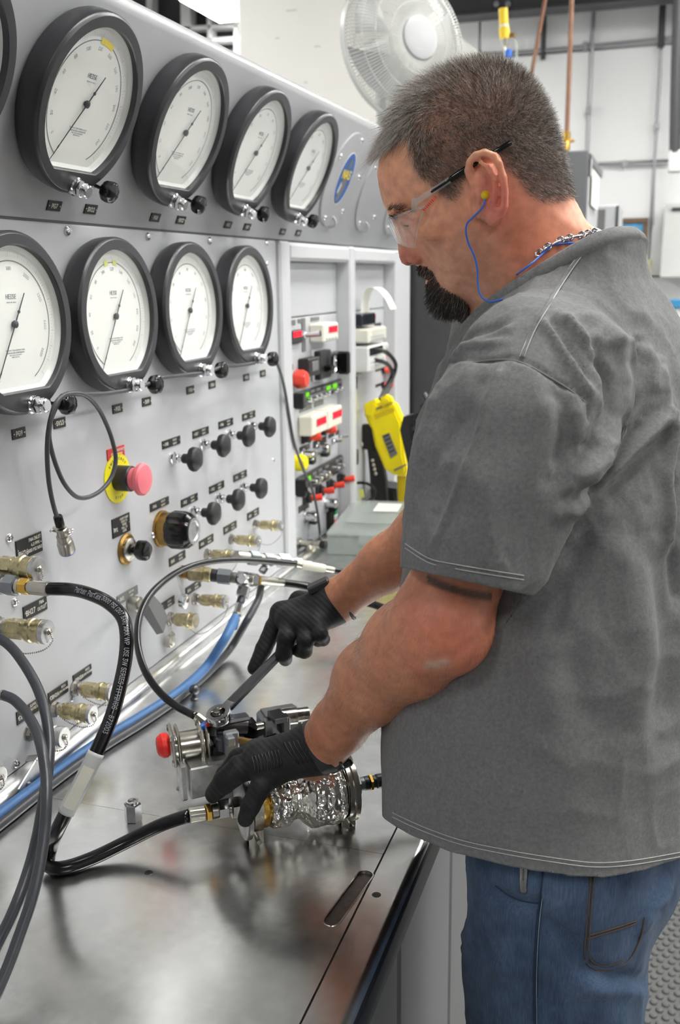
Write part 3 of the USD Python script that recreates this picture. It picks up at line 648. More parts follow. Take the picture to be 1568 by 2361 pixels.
# hand pump knob
M = PF(pan(290, 1266)); hp = thing('pump_knob', 'short black knob on a steel and brass washer under the PP1 plate', 'knob', M)
obj('washer', lathe([(.027, 0), (.0275, .003), (.024, .006), (.021, .006)], 32), 'dark_brass', hp)
obj('nut', lathe([(.02, .005), (.02, .01), (.014, .014), (.008, .014)], 28), 'steel_fitting', hp)
obj('stem', cyl(.0075, .01, .024, 16), 'knob_black', hp)
obj('knob', lathe([(.008, .02), (.014, .022), (.0165, .026), (.0168, .038), (.0145, .0425), (.01, .044), (1e-5, .0442)], 28, rf=lambda t, r, z: r*(1+.07*np.cos(4*t)) if r > .012 else r), 'knob_black', hp, 40)
# emergency stop
M = PF(pan(270, 1102)); es = thing('emergency_stop', 'emergency stop with faded pink mushroom button on a yellow disc', 'button', M)
obj('legend_disc', lathe([(.042, 0), (.042, .0016), (.0415, .002), (1e-5, .002)], 48), 'estop_yellow', es, False)
for s, a0 in (('EMERGENCY', 90), ('STOP', 270)):
    for k, ch in enumerate(s):
        a = np.radians(a0 + (k-(len(s)-1)/2)*(-12 if a0 == 90 else 12)); r = .033
        obj('letter', text(ch, .0045, T(r*np.cos(a), r*np.sin(a), .002) @ RZ(a-np.pi/2 if a0 == 90 else a+np.pi/2), .0002, True), 'plate_black', es, False)
obj('barrel', lathe([(.0215, .002), (.0215, .027), (.02, .029)], 32), 'black_plastic', es)
obj('neck', lathe([(.0185, .027), (.0185, .036), (.0165, .041)], 32), 'estop_pink', es)
obj('button', lathe([(.016, .037), (.023, .0395), (.027, .044), (.027, .049), (.024, .0525), (.012, .0545), (1e-5, .0548)], 36), 'estop_pink', es)
# grey lever on the panel behind the hose
lv = thing('ball_valve', 'grey lever handle on the panel between the thin hose and the printed hose', 'valve', PF(pan(300, 1392)))
obj('body', join([cyl(.014, 0, .02, 18, .002), hexnut(.018, .02, .03)]), 'nickel', lv)
obj('lever', xf(hull([(x, y, z) for x, y, w in ((0, 0, .013), (.03, -.03, .014), (.052, -.056, .011), (.047, -.066, .006)) for z in (.024, .036) for x, y in ((x-w*.6, y-w*.6), (x+w*.6, y+w*.6))]), None), 'plate_gray', lv, False)
# ------------------------------------------------------------------ quick couplings with dust caps on bead chains
def beads(pts, r=.0013, step=.0033):
    C = spline(A(pts), .001); d = np.r_[0, np.cumsum(np.linalg.norm(np.diff(C, axis=0), axis=1))]
    o = ball((0, 0, 0), r, 1); q = np.stack([np.interp(np.arange(0, d[-1], step), d, C[:, k]) for k in range(3)], 1)
    return join([xf(o, None, c) for c in q])
def coupling(M, label, L=.066, s=1.0, cap=True, plate_m='zinc_yellow', chain=True, group=None, chain_pts=None):
    """nut, body with hexagon, collar, knurled cap with its chain; total length L"""
    c = thing('quick_coupling', label, 'coupling', M, group)
    z = lambda f: f*L
    obj('bulkhead_nut', join([lathe([(.0125*s, 0), (.0125*s, .002), (.009*s, .0022)], 20), hexnut(.0185*s, .001, z(.14)), cyl(.0075*s, z(.12), z(.26), 18)]), 'steel_fitting', c, 25)
    obj('body', join([lathe([(.008*s, z(.22)), (.0108*s, z(.23)), (.0108*s, z(.3))], 20), hexnut(.0205*s, z(.27), z(.54)), lathe([(.0105*s, z(.5)), (.0108*s, z(.62)), (.0095*s, z(.64))], 20)]), plate_m, c, 25)
    obj('collar', lathe([(.0105*s, z(.62)), (.0135*s, z(.63)), (.0142*s, z(.66)), (.0142*s, z(.72)), (.0128*s, z(.74)), (.0128*s, z(.83)), (.0138*s, z(.84)), (.0138*s, z(.9)), (.0125*s, z(.915)), (.0105*s, z(.915))], 28), plate_m, c, 30)
    if cap:
        cp = obj('dust_cap', lathe([(.012*s, z(.9)), (.0136*s, z(.905)), (.0139*s, z(.95)), (.0134*s, z(.985)), (.0115*s, z(.99)), (1e-5, z(.985))], 60, rf=lambda t, r, zz: r*(1-.018*(np.cos(30*t) > 0)) if r > .013*s else r), 'aluminium', c, 30)
        obj('cap_rivet', join([lathe([(.003*s, z(.98)), (.003*s, z(1.03)), (.0018*s, z(1.06)), (1e-5, z(1.065))], 12), lathe([(.0022*s, z(1.0)), (.0046*s, z(1.02)), (.0022*s, z(1.045))], 12)]), 'nickel', cp)
        if chain:
            obj('bead_chain', beads(chain_pts or [(.0, -.003, z(1.04)), (.002*s, -.009*s, z(1.03)), (.001*s, -.018*s, z(.92)), (-.001, -.0215*s, z(.7)), (-.002, -.018*s, z(.45)), (-.002, -.011*s, z(.2))]), 'steel_fitting', c)
    else:
        obj('bore', lathe([(.0125*s, z(.915)), (.012*s, z(.92)), (.007*s, z(.92)), (.0066*s, z(.8)), (1e-5, z(.8))], 24, cap=False), 'nickel', c)
        obj('poppet', lathe([(.0032*s, z(.8)), (.0028*s, z(.9)), (1e-5, z(.905))], 12), 'steel_fitting', c)
    return c
def at_cap(px, py, L):           # a coupling whose cap centre is seen at (px, py)
    q = pan(px, py, L); return PF(A([0, q[1], q[2]]))
coupling(at_cap(91, 1313, .084), 'yellow zinc coupling with knurled dust cap under the BH26 plate', .084, 1.22)
coupling(at_cap(112, 1458, .084), 'yellow zinc coupling with knurled dust cap under the BH27 plate', .084, 1.22, chain_pts=[(.0, -.003, .087), (.002, -.012, .088), (-.002, -.024, .078), (-.006, -.032, .05), (-.008, -.03, .025), (-.008, -.012, .008)])
c3 = coupling(at_cap(216, 1648, .07), 'capped coupling under the CBH2A plate, middle of the three low couplings', .07, 1.05)
dup(c3, 'capped coupling under the CBH3A plate, half hidden by the printed hose', at_cap(262, 1598, .07))
coupling(at_cap(150, 1700, .06), 'silver capped coupling under the CBH1A plate, lowest of the three low couplings', .06, 1.1, plate_m='aluminium')
dup(c3, 'capped coupling cut off at the left edge of the picture, near the bench', at_cap(3, 1793, .07))
c4 = coupling(at_cap(650, 1213, .066), 'brass-coloured coupling with dust cap, topmost of the right group, beside the grey post', .066, .92, plate_m='zinc_yellow', chain_pts=[(.0, -.003, .068), (.004, -.012, .066), (.002, -.03, .056), (-.01, -.042, .04), (-.02, -.038, .022), (-.024, -.018, .006)])
dup(c4, 'brass-coloured coupling with dust cap, second of the right group', at_cap(598, 1248, .066))
dup(c4, 'coupling behind the arched thin hose, third of the right group', at_cap(545, 1283, .066))
c5 = coupling(at_cap(523, 1388, .07), 'capped coupling low on the panel under the steel tee', .07, 1.0, chain_pts=[(.0, -.003, .072), (.004, -.012, .07), (.002, -.04, .056), (-.012, -.055, .04), (-.04, -.056, .026), (-.055, -.04, .012)])
coupling(at_cap(458, 1433, .06), 'open uncapped coupling showing its dark bore, near the bench rail', .06, 1.08, cap=False)
dc = thing('dust_cap', 'loose dust cap hanging on its bead chain below the open coupling', 'cap', PF(pan(393, 1478, .012)))
obj('cap', lathe([(.011, -.006), (.012, -.004), (.012, .004), (.009, .006), (1e-5, .006)], 24), 'nickel', dc); obj('ring', tube(spline(A([(.0, .006, .004), (.006, .011, .006), (.0, .018, .004), (-.006, .012, .003), (0, .006, .004)]), .002), .0012, 8), 'nickel', dc)
obj('bead_chain', beads([(0, .014, .004), (-.003, .03, .006), (-.006, .05, .004)]), 'steel_fitting', dc)
dc2 = thing('dust_cap', 'loose silver dust cap hanging on a chain above the open coupling', 'cap', PF(pan(424, 1386, .02)))
obj('cap', lathe([(.013, -.006), (.014, -.004), (.014, .004), (.01, .006), (1e-5, .006)], 24, T(0, 0, 0)), 'chrome', dc2)
obj('bead_chain', beads([(-.004, .012, 0), (-.008, .03, -.002), (-.01, .06, -.008)]), 'steel_fitting', dc2)
# ------------------------------------------------------------------ rack instruments (x = RX plane)
def rq(px0, py0, px1, py1, x=None):
    """frame and size of the panel rectangle whose left/right edges and height are seen in the picture"""
    x = RX if x is None else x
    cx, cy = (px0+px1)/2, (py0+py1)/2
    c = pan(cx, cy, x); w = pan(px1, cy, x)[1]-pan(px0, cy, x)[1]; h = pan(cx, py0, x)[2]-pan(cx, py1, x)[2]
    return PF(c), w, h
for (r, lab) in (((663, 736, 680, 752), 'first small grey plate over the red displays of the left rack'), ((686, 733, 700, 746), 'second small grey plate over the red displays of the left rack'), ((716, 729, 735, 742), 'small grey plate above the white meter with a red display'),
                 ((690, 929, 712+6, 950), 'small grey plate above the left of the two lower white meters'), ((724, 921, 745, 938), 'small grey plate above the right of the two lower white meters'), ((667, 838, 675, 856), 'tiny grey plate above the red knob'),
                 ((691, 1123, 708, 1141), 'first of four dark plates under the lower black strip'), ((716, 1108, 733, 1125), 'second of four dark plates under the lower black strip'), ((742, 1094, 758, 1110), 'third of four dark plates under the lower black strip'), ((766, 1080, 782, 1095), 'fourth of four dark plates under the lower black strip'),
                 ((688, 1158, 712, 1180), 'dark plate above the lowest chrome push button'), ((863, 743, 878, 755), 'small dark plate alone on the right rack'), ((866, 764+84, 880, 856), 'dark plate left of the upper red plug'), ((866, 883, 880, 892), 'dark plate left of the lower red plug'),
                 ((757, 997, 770, 1010), 'small dark plate over the tiny chrome switches'), ((774, 989, 788, 1002), 'rightmost small dark plate over the tiny chrome switches'), ((690, 1024, 714, 1042), 'dark plate above the left chrome knob'), ((722, 1008, 752, 1030), 'dark plate above the right chrome knob')):
    M, w, h = rq(*r); h = min(h, .03)*.72; plate(M, w, h, [('---', h*.35, 0, 0)] if False else [], lab, 'plate_gray' if 'grey' in lab else 'plate_black', holes=False)
def meter(r, win, label, body, dep_=.04, buttons=0):
    M, w, h = rq(*r); t = thing('digital_meter', label, 'meter', M)
    h *= .86
    obj('case', box((0, 0, dep_/2), (w, h, dep_), .004), body, t, False)
    ww, wh = w*win[2], h*win[3]; wx_, wy = w*win[0], h*win[1]
    obj('window', box((wx_, wy, dep_+.0005), (ww, wh, .002), .0008), 'screen_dark', t, False)
    dg = text(win[4], wh*.62, T(wx_, wy, dep_+.0016), .0006, True, squeeze=.9)
    obj('glow', box((wx_, wy, dep_+.0012), (ww*.92, wh*.86, .0012), .0004), 'red_led', t, False, label='red lit display')
    obj('digits', dg, 'plate_red', t, False)
    for k in range(buttons):
        obj('button', box((w*(-.3+.2*k), -h*.32, dep_+.001), (w*.1, h*.12, .004), .001), 'panel_light', t, False)
    return t
meter((663, 758, 689, 795), (-.05, .2, .8, .48, '888'), 'black panel meter with a red lit display, left of the chrome toggle', 'black_plastic', .012)
meter((713, 741, 749, 790), (.12, .14, .58, .36, '000'), 'white panel meter with a red lit display and four buttons, top of the left rack', 'cream_plastic', .04, 4)
meter((687, 948, 722, 1002), (.1, .08, .66, .36, '000'), 'white panel meter with red display, left one of the lower pair', 'cream_plastic', .04)
meter((724, 934, 758, 987), (.14, .1, .62, .36, '000'), 'white panel meter with red display, right one of the lower pair', 'cream_plastic', .04)
def item(name, label, cat, px, py, x=None): return thing(name, label, cat, PF(pan(px, py, RX if x is None else x)))
t = item('toggle_switch', 'chrome toggle switch on a dark strip between the two red displays', 'switch', 699, 772)
obj('plate', box((0, 0, .001), (.026, .085, .003), .001), 'plate_gray', t, False); obj('lever', tube(A([(0, 0, .002), (.004, 0, .02), (.006, .004, .045)]), [.007, .006, .008], 12), 'chrome', t); obj('bushing', hexnut(.02, .002, .009), 'chrome', t)
M, w, h = rq(687, 819, 714, 871); t = thing('panel_timer', 'square black framed timer with pale face above the upper black strip', 'timer', M)
obj('case', box((0, 0, .015), (w, h*.8, .03), .003), 'black_plastic', t, False); obj('face', box((0, .002, .031), (w*.55, h*.42, .003), .001), 'plate_gray', t, False)
M, w, h = rq(717, 802, 746, 878); t = thing('circuit_breaker', 'tall black circuit breaker with chrome oval, above the upper black strip', 'breaker', M)
obj('frame', box((0, 0, .004), (w*1.06, h*.95, .008), .002), 'panel_light', t, False); obj('case', box((0, 0, .015), (w*.9, h*.86, .02), .003), 'black_plastic', t, False)
obj('handle', box((0, -.01, .034), (w*.3, h*.2, .026), .004), 'knob_black', t, False); obj('oval_pull', lathe([(.012, 0), (.014, .003), (.0095, .004), (.0085, .001)], 24, T(w*.36, -.004, .036) @ np.diag([1, 1.8, 1, 1])), 'chrome', t)
M, w, h = rq(750, 806, 776, 866); t = thing('rotary_switch', 'black rotary selector switch beside the tall circuit breaker', 'switch', M)
obj('plate', box((0, 0, .004), (w, h*.86, .008), .002), 'plate_gray', t, False); obj('knob', join([cyl(.03, .008, .024, 24, .003), box((0, 0, .038), (.02, .064, .034), .005)]), 'knob_black', t, False)
t = item('selector_knob', 'red fluted knob at the left of the upper black strip', 'knob', 677, 874)
obj('knob', lathe([(.02, .004), (.024, .01), (.024, .026), (.019, .036), (1e-5, .037)], 24, rf=fl(6, .1)), 'red_plastic', t); obj('stem', cyl(.008, 0, .01, 12), 'dark_steel', t)
t = item('selector_knob', 'yellow fluted knob at the left of the lower black strip', 'knob', 676, 1066)
obj('knob', lathe([(.018, .004), (.022, .01), (.022, .026), (.017, .036), (1e-5, .037)], 24, rf=fl(6, .1)), 'yellow_tool', t); obj('stem', cyl(.008, 0, .01, 12), 'dark_steel', t)
def strip(l, r, label, leds, knobs):
    """black 19-inch unit from left edge l=(px, top, bottom) to r"""
    a, b = pan(l[0], (l[1]+l[2])/2, RX), pan(r[0], (r[1]+r[2])/2, RX); h = (pan(l[0], l[1], RX)[2]-pan(l[0], l[2], RX)[2])
    w = b[1]-a[1]; t = thing('control_unit', label, 'control unit', PF((a+b)/2))
    obj('case', box((0, 0, .006), (w, h*.82, .012), .002), 'black_plastic', t, False)
    for s in (-1, 1): obj('ear', box((s*(w/2-.012), 0, .024), (.024, h, .026), .003), 'knob_black', t, False)
    for k, (f, v, m) in enumerate(leds): obj('indicator', box((w*f, h*v, .013), (.03, h*.26, .004), .001), m, t, False)
    for f, v in knobs: obj('knob', cyl(.0065, .01, .024, 12, .001, T(w*f, h*v)), 'chrome', t)
    for f in (-.2, -.1, .02, .22, .3): obj('label_strip', box((w*f, h*.24, .0125), (.03, h*.16, .002), .0005), 'plate_gray', t, False)
strip((667, 904, 942), (797, 866, 899), 'upper black control strip with green indicators in the left rack', [(-.42, .1, 'green_led'), (-.3, .14, 'green_led'), (.08, .12, 'green_led'), (.2, .12, 'green_led')], [(-.28, -.2), (-.18, -.2), (-.1, -.2), (-.02, -.2), (.05, -.18), (.2, -.2), (.29, -.2), (.36, -.2)])
strip((672, 1100, 1142), (800, 1040, 1072), 'lower black control strip with green indicators in the left rack', [(-.42, .1, 'green_led'), (-.3, .14, 'green_led')], [(-.22, -.2), (-.12, -.2), (-.04, -.2), (.02, -.16), (.2, -.2), (.3, -.2)])
rk = ['left red-tipped toggle under the lower white meters', 'right red-tipped toggle under the lower white meters', 'first red-tipped toggle under the lower black strip', 'second red-tipped toggle under the lower black strip', 'third red-tipped toggle under the lower black strip', 'fourth red-tipped toggle under the lower black strip']
rt = None
for (px, py), lab in zip(((700, 1008), (737, 992), (703, 1147), (732, 1131), (757, 1118), (781, 1104)), rk):
    M = PF(pan(px, py, RX))
    if rt is None:
        rt = thing('guarded_switch', lab, 'switch', M); obj('base', join([cyl(.014, 0, .02, 16, .002), box((0, 0, .004), (.04, .03, .008), .002)]), 'black_plastic', rt, 30)
        obj('cap', tube(A([(0, 0, .018), (.003, 0, .03), (.007, .003, .046)]), [.007, .009, .0095], 12), 'red_plastic', rt)
    else: dup(rt, lab, M)
ck = None
for (px, py), lab in zip(((697, 1050), (731, 1033), (703, 1190), (750, 1160)), ('left chrome knob between the two black strips', 'right chrome knob between the two black strips', 'chrome push button low on the left rack', 'chrome push button right of the hanging cord')):
    M = PF(pan(px, py, RX))
    if ck is None:
        ck = thing('push_button', lab, 'button', M); obj('bezel', lathe([(.018, 0), (.018, .004), (.013, .006)], 20), 'chrome', ck); obj('button', lathe([(.012, .004), (.013, .03), (.011, .034), (1e-5, .0345)], 20), 'chrome', ck)
        obj('bracket', box((.034, -.012, .012), (.022, .034, .024), .004), 'knob_matte', ck, False)
    else: dup(ck, lab, M)
for (px, py), lab in zip(((765, 1018), (781, 1008)), ('tiny chrome toggle, left one near the grey divider post', 'tiny chrome toggle, right one near the grey divider post')):
    t = item('toggle_switch', lab, 'switch', px, py); obj('bushing', hexnut(.016, 0, .008), 'chrome', t); obj('lever', tube(A([(0, 0, .006), (.002, .006, .03)]), [.004, .006], 10), 'chrome', t)
M, w, h = rq(752, 1172, 768, 1218); t = thing('status_flag', 'small black strip with green, white and red segments low on the left rack', 'indicator', M)
obj('base', box((-.012, 0, .006), (w*.6, h*.86, .012), .002), 'black_plastic', t, False)
for k, m in enumerate(('green_plastic', 'white_plastic', 'red_plastic')): obj('segment', box((.018, h*(.28-.28*k), .008), (w*.42, h*.26, .014), .002), m, t, False)
t = item('hose_fitting', 'steel hose fitting with a black end low on the left rack', 'fitting', 684, 1252)
obj('body', join([hexnut(.026, 0, .012), cyl(.009, .012, .03, 16), hexnut(.022, .028, .044), cyl(.01, .044, .066, 16, .002)]), 'nickel', t, 25); obj('plug', cyl(.011, .064, .082, 16, .002), 'knob_black', t)
# right rack
M, w, h = rq(806, 721, 838, 752); t = thing('strip_printer', 'black strip printer with a curl of white paper on the right rack', 'printer', M)
obj('case', box((0, 0, .02), (w, h*.9, .04), .004), 'screen_dark', t, False); obj('button', cyl(.008, .0, .03, 12, .002, T(w*.72, .004)), 'red_plastic', t)
pc2 = spline(A([(-.01, .02, .03), (-.01, .06, .034), (-.008, .09, .048), (.0, .09, .072), (.01, .064, .096), (.02, .03, .112)]), .006); nn = len(pc2)
vv = np.stack([pc2-A([.045, 0, 0]), pc2+A([.045, 0, 0])*np.linspace(1, .5, nn)[:, None]], 1).reshape(-1, 3)
ff = [q for k in range(nn-1) for q in ((2*k, 2*k+1, 2*k+3), (2*k, 2*k+3, 2*k+2))]
obj('paper', trimesh.Trimesh(np.vstack([vv, vv+A([0, .0004, .0004])]), np.vstack([A(ff), A(ff)[:, ::-1]+len(vv)]), process=False), 'paper_white', t, True)
def bench_instrument(r, label, screen, m):
    M, w, h = rq(*r); t = thing('bench_instrument', label, 'instrument', M)
    obj('case', box((0, 0, .03), (w, h*.86, .06), .005), m, t, False)
    if screen: obj('screen', box((-w*.1, h*.24, .0605), (w*.72, h*.26, .003), .001), 'screen_dark', t, False)
    for k in range(6): 
        for j in range(2): obj('key', box((w*(-.36+.13*k), h*(-.08-.16*j), .061), (w*.08, h*.07, .005), .001), 'panel_light', t, False)
    return t
bench_instrument((806, 752, 849, 789), 'cream instrument with rows of keys under the strip printer', False, 'cream_plastic')
bench_instrument((806, 789, 849, 857), 'white instrument with a dark screen on the right rack', True, 'white_plastic')
t = item('cable_set', 'black test leads with red plugs looping from the white instrument on the right rack', 'cable', 853, 820)
o = pan(853, 820, RX); L_ = lambda px, py, x: (pan(px, py, RX+x)-o)[[1, 2, 0]]
obj('lead', tube(spline(A([L_(856, 806, .05), L_(880, 808, .08), (L_(905, 826, .09)), L_(912, 850, .08), L_(900, 885, .07), L_(884, 918, .07)]), .012), .0065, 10), 'rubber_black', t)
obj('lead', tube(spline(A([L_(856, 830, .05), L_(880, 833, .08), L_(900, 848, .09), L_(903, 868, .08), L_(892, 890, .07), L_(876, 922, .07)]), .012), .0065, 10), 'rubber_black', t)
obj('plug', cyl(.014, .0, .034, 14, .004, T(0, .004, .02)), 'red_plastic', t); obj('plug', cyl(.01, .0, .03, 14, .003, T(.03, .03, .02)), 'white_plastic', t)
for px, py, lab in ((887, 851, 'upper red banana plug on the right rack'), (887, 886, 'lower red banana plug on the right rack')):
    t = item('banana_plug', lab, 'plug', px, py); obj('body', tube(A([(-.03, 0, .004), (-.01, 0, .02), (.03, .004, .03)]), [.008, .011, .009], 12), 'red_plastic', t); obj('socket', cyl(.012, 0, .01, 14, .002, T(-.03, 0)), 'knob_black', t)
tag(obj('tape_note', box(pan(818, 942, RX+.002), (.003, .06, .08), .0005), 'tan_board', None, False), 'pale yellow note stuck beside the yellow tester', 'note')
# ------------------------------------------------------------------ workbench
XG, XE = .5555, .605
wbn = thing('workbench', 'brushed stainless steel workbench in front of the console', 'workbench')
ys1, ys2 = ben(250, 1862)[1], ben(700, 1478)[1]
ycuts = [CL, ys1, ys2, CR]
sl0, sl1 = ben(842, 2018), ben(766, 2122); smid = (sl0+sl1)/2; sdir = sl1-sl0; slen = np.linalg.norm(sdir[:2])
from shapely.geometry import LineString, Polygon, Point
slot = LineString([sl0[:2], sl1[:2]]).buffer(.0105, 8)
zt = .006
for k in range(3):
    P = Polygon([(.012, ycuts[k]+.0003), (XG-.0012, ycuts[k]+.0003), (XG-.0012, ycuts[k+1]-.0003), (.012, ycuts[k+1]-.0003)])
    if k == 0: P = P.difference(slot)
    obj('top_sheet', extrude(P, zt, T(0, 0, BZ-zt)), 'stainless', wbn, False)
obj('slot_rim', extrude(slot.difference(slot.buffer(-.0014)), .0012, T(0, 0, BZ-.0006)), 'chrome', wbn, False)
obj('finger_slot', extrude(slot, .004, T(0, 0, BZ-.0075)), 'worn_brown', wbn, False, label='worn brown recessed finger slot')
# front strip with a rolled edge
Mxz = A([[1, 0, 0, 0], [0, 0, -1, 0], [0, 1, 0, 0], [0, 0, 0, 1.]])
pr = [(XG+.0012, BZ)] + [(XE-.014+.014*np.sin(a), BZ-.014+.014*np.cos(a)) for a in np.linspace(0, np.pi/2*.62, 6)] + [(XE-.03, BZ-.012), (XG+.0012, BZ-.012)]
obj('front_strip', xf(extrude(A(pr), CR-CL, Mxz), None, (0, CR, 0)), 'stainless', wbn, 40)
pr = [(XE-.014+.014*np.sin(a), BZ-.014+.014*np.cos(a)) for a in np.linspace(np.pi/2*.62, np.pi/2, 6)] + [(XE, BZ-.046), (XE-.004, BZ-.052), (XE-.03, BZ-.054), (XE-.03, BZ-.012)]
obj('edge_reflection_band', xf(extrude(A(pr), CR-CL, Mxz), None, (0, CR, 0)), 'edge_dark_reflection', wbn, 40, label='rolled steel front edge, its dark reflection put in the colour')  # near-black colour stands in for the dark floor reflected in the steel
obj('substructure', box((.28, (CL+CR)/2, BZ-.03), (.54, CR-CL, .044)), 'under_gray', wbn, False)
ydoor = ben(985, 1990)[1]
for a, b in ((CL, ydoor-.32), (ydoor-.31, ydoor+.02), (ydoor+.03, ydoor+.36), (ydoor+.37, CR)):
    obj('front_panel', box((XE-.045, (a+b)/2, (BZ-.06+.1)/2), (.02, b-a, BZ-.16), .006), 'under_gray', wbn, False)
obj('plinth', box((.26, (CL+CR)/2, .06), (.5, CR-CL, .12)), 'panel_dark', wbn, False)
obj('carcass', box((.27, (CL+CR)/2, .44), (.5, CR-CL, .7)), 'under_gray', wbn, False)
# quarter-round rail where the bench meets the console
pr = [(0, BZ)] + [(.026*np.sin(a)*1.0, BZ+.0205*np.cos(a)) for a in np.linspace(0, np.pi/2, 9)]
m = xf(extrude(A(pr), CR-CL, A([[1, 0, 0, 0], [0, 0, -1, 0], [0, 1, 0, 0], [0, 0, 0, 1.]])), None, (0, CR, 0))
obj('rail', m, 'stainless', wbn, 40, label='rounded rail along the console')
def flush(px, py, r=.0055):
    return join([lathe([(r, 0), (r*.9, .0004), (1e-5, .0004)], 18, T(*ben(px, py))), box(ben(px, py)+A([0, 0, .0005]), (r*1.1, r*.22, .0003)), box(ben(px, py)+A([0, 0, .0005]), (r*.22, r*1.1, .0003))])
for px, py in ((343, 2012), (868, 2063)): obj('flush_screw', flush(px, py), 'dark_steel', wbn, 30)
# small clip on the rail
cp = thing('rail_clip', 'small bent steel clip with a screw on the bench rail at the left', 'clip')
a, b = ben(62, 1815, .012), ben(88, 1772, .024)
P = frame((a+b)/2, (1, 0, .25), b-a)
L = np.linalg.norm(b-a)
obj('plate', xf(join([box((0, 0, 0), (L+.03, .026, .003), .001), box((L*.5+.01, .012, -.008), (.012, .003, .022), .001)]), P), 'aluminium', cp, False)
obj('screw', screw(P @ T(-L*.4, 0, .0015), .006), 'dark_steel', cp)
# cone-headed knob standing on the bench, hexagon plug nut
q = ben(449, 1612)
t = thing('bench_stud', 'small dark steel ball-headed stud standing on the bench near the thin hose', 'stud', T(*q))
obj('stud', lathe([(.007, 0), (.0075, .002), (.005, .004), (.004, .009), (.006, .0105), (.0088, .015), (.0092, .019), (.0075, .0235), (.004, .026), (1e-5, .0265)], 24), 'dark_steel', t)
q = ben(308, 1890)
t = thing('hex_nut', 'tall bright hexagon plug standing alone on the bench', 'nut', T(*q) @ RZ(.25))
obj('body', lathe([(.0098, 0), (.0118, .001), (.0118, .0235), (.0105, .0255), (.0085, .0258)], 6), 'chrome', t, False)
obj('top_ring', lathe([(.0092, .0255), (.0085, .0285), (.0062, .0285), (.0055, .024), (1e-5, .024)], 24), 'chrome', t)
# ------------------------------------------------------------------ clear parts box, yellow tester, black keypad, dark cabinet behind
b0, b1, b2 = ben(745, 1277), ben(872, 1262), ben(930, 1190)
za = .062
A0, A1 = ben(742, 1246, za), ben(925, 1172, za)
M = frame(b0+A([.012, 0, .0005]), (0, 0, 1), (1, .12, 0)); Lx, Ly = .2, max(.3, (A1-A0)[1]*.96)
t = thing('parts_box', 'clear plastic compartment box lying on the bench beyond the right arm', 'box', M)
wl = .003
obj('base', join([box((Lx/2, Ly/2, .0015), (Lx, Ly, wl), .0008)] + [box((Lx/2, y, .024), (Lx, wl, .046), .0008) for y in (wl/2, Ly-wl/2)] + [box((x, Ly/2, .024), (wl, Ly, .046), .0008) for x in (wl/2, Lx-wl/2)]), 'clear_plastic', t, False)
obj('divider', join([box((Lx*k/4, Ly/2, .022), (.002, Ly-.01, .04)) for k in (1, 2, 3)] + [box((Lx/2, Ly*k/4, .022), (Lx-.01, .002, .04)) for k in (1, 2, 3)]), 'clear_plastic', t, False)
obj('lid', join([box((Lx/2, Ly/2, .055), (Lx+.006, Ly+.006, .012), .004), box((Lx/2, Ly*.55, .063), (Lx*.7, Ly*.6, .005), .002)]), 'clear_plastic', t, False)
obj('latch', box((Lx*.55, -.004, .045), (.05, .006, .026), .002), 'clear_plastic', t, False)
obj('lid_label', box((Lx*.6, Ly*.72, .0665), (.07, .1, .0012)), 'paper_white', t, False)
rng = np.random.default_rng(4)
for k, (fx, fy, m) in enumerate(((.12, .12, 'nickel'), (.4, .15, 'green_plastic'), (.62, .12, 'plate_gray'), (.85, .15, 'nickel'), (.4, .4, 'brass'), (.65, .4, 'yellow_dark'))):
    obj('loose_fitting', join([hexnut(.016, 0, .014, T(Lx*fx, Ly*fy, .004)), cyl(.005, .014, .024, 10, M=T(Lx*fx, Ly*fy, .004))]), m, t, 25)
def slab(pts, y, d, M=None, b=0.0):
    """outline seen in the picture, standing in the plane y = const, with real thickness d towards the back"""
    q = A([yat(px, py, y) for px, py in pts]); m = extrude(q[:, [0, 2]], d, None, 0, b)
    return xf(m, A([[1, 0, 0, 0], [0, 0, -1, y+d], [0, 1, 0, 0], [0, 0, 0, 1.]]))
YT = 2.86
t = thing('yellow_tester', 'bright yellow handheld tester in its holster leaning against the right rack', 'tester')
obj('shell', join([slab([(838, 934), (860, 922), (868, 930), (886, 922), (908, 935), (926, 975), (931, 1052), (938, 1086), (932, 1098), (908, 1096), (886, 1082), (864, 1030), (856, 990), (846, 975), (839, 955)], YT, .05, b=.008)]), 'yellow_tool', t, False)
obj('boss', slab([(838, 932), (862, 921), (866, 940), (858, 962), (840, 960)], YT-.014, .02, b=.006), 'yellow_tool', t, False)
obj('boss', slab([(876, 918), (888, 911), (900, 918), (903, 928), (880, 940)], YT-.014, .03, b=.006), 'yellow_tool', t, False)
obj('recess', slab([(862, 956), (906, 938), (910, 948), (866, 967)], YT-.002, .004), 'yellow_dark', t, False)
obj('rim', slab([(858, 945), (905, 926), (906, 929), (859, 948.5)], YT-.0025, .004), 'plate_gray', t, False)
obj('rim', slab([(908, 1083), (936, 1070), (937, 1073), (909, 1087)], YT-.0025, .004), 'plate_gray', t, False)
obj('rating_label', slab([(881, 1005), (897, 998), (916, 1046), (901, 1057)], YT-.003, .004), 'plate_gray', t, False)
obj('rating_print', join([slab([(883+3.2*k, 1006+9*k), (896+3.2*k, 1000+9*k), (897+3.2*k, 1003+9*k), (884+3.2*k, 1009+9*k)], YT-.0036, .001) for k in range(5)]), 'plate_black', t, False)
obj('stand', slab([(914, 1098), (940, 1100), (958, 1110), (962, 1180), (922, 1184), (916, 1150)], YT+.03, .05, b=.006), 'yellow_dark', t, False)
t = thing('test_probe_holder', 'black studded strap and bracket hanging left of the yellow tester', 'holder')
obj('bracket', slab([(830, 980), (858, 978), (858, 1040), (834, 1035), (815, 1026), (814, 1014)], YT+.09, .03, b=.004), 'black_plastic', t, False)
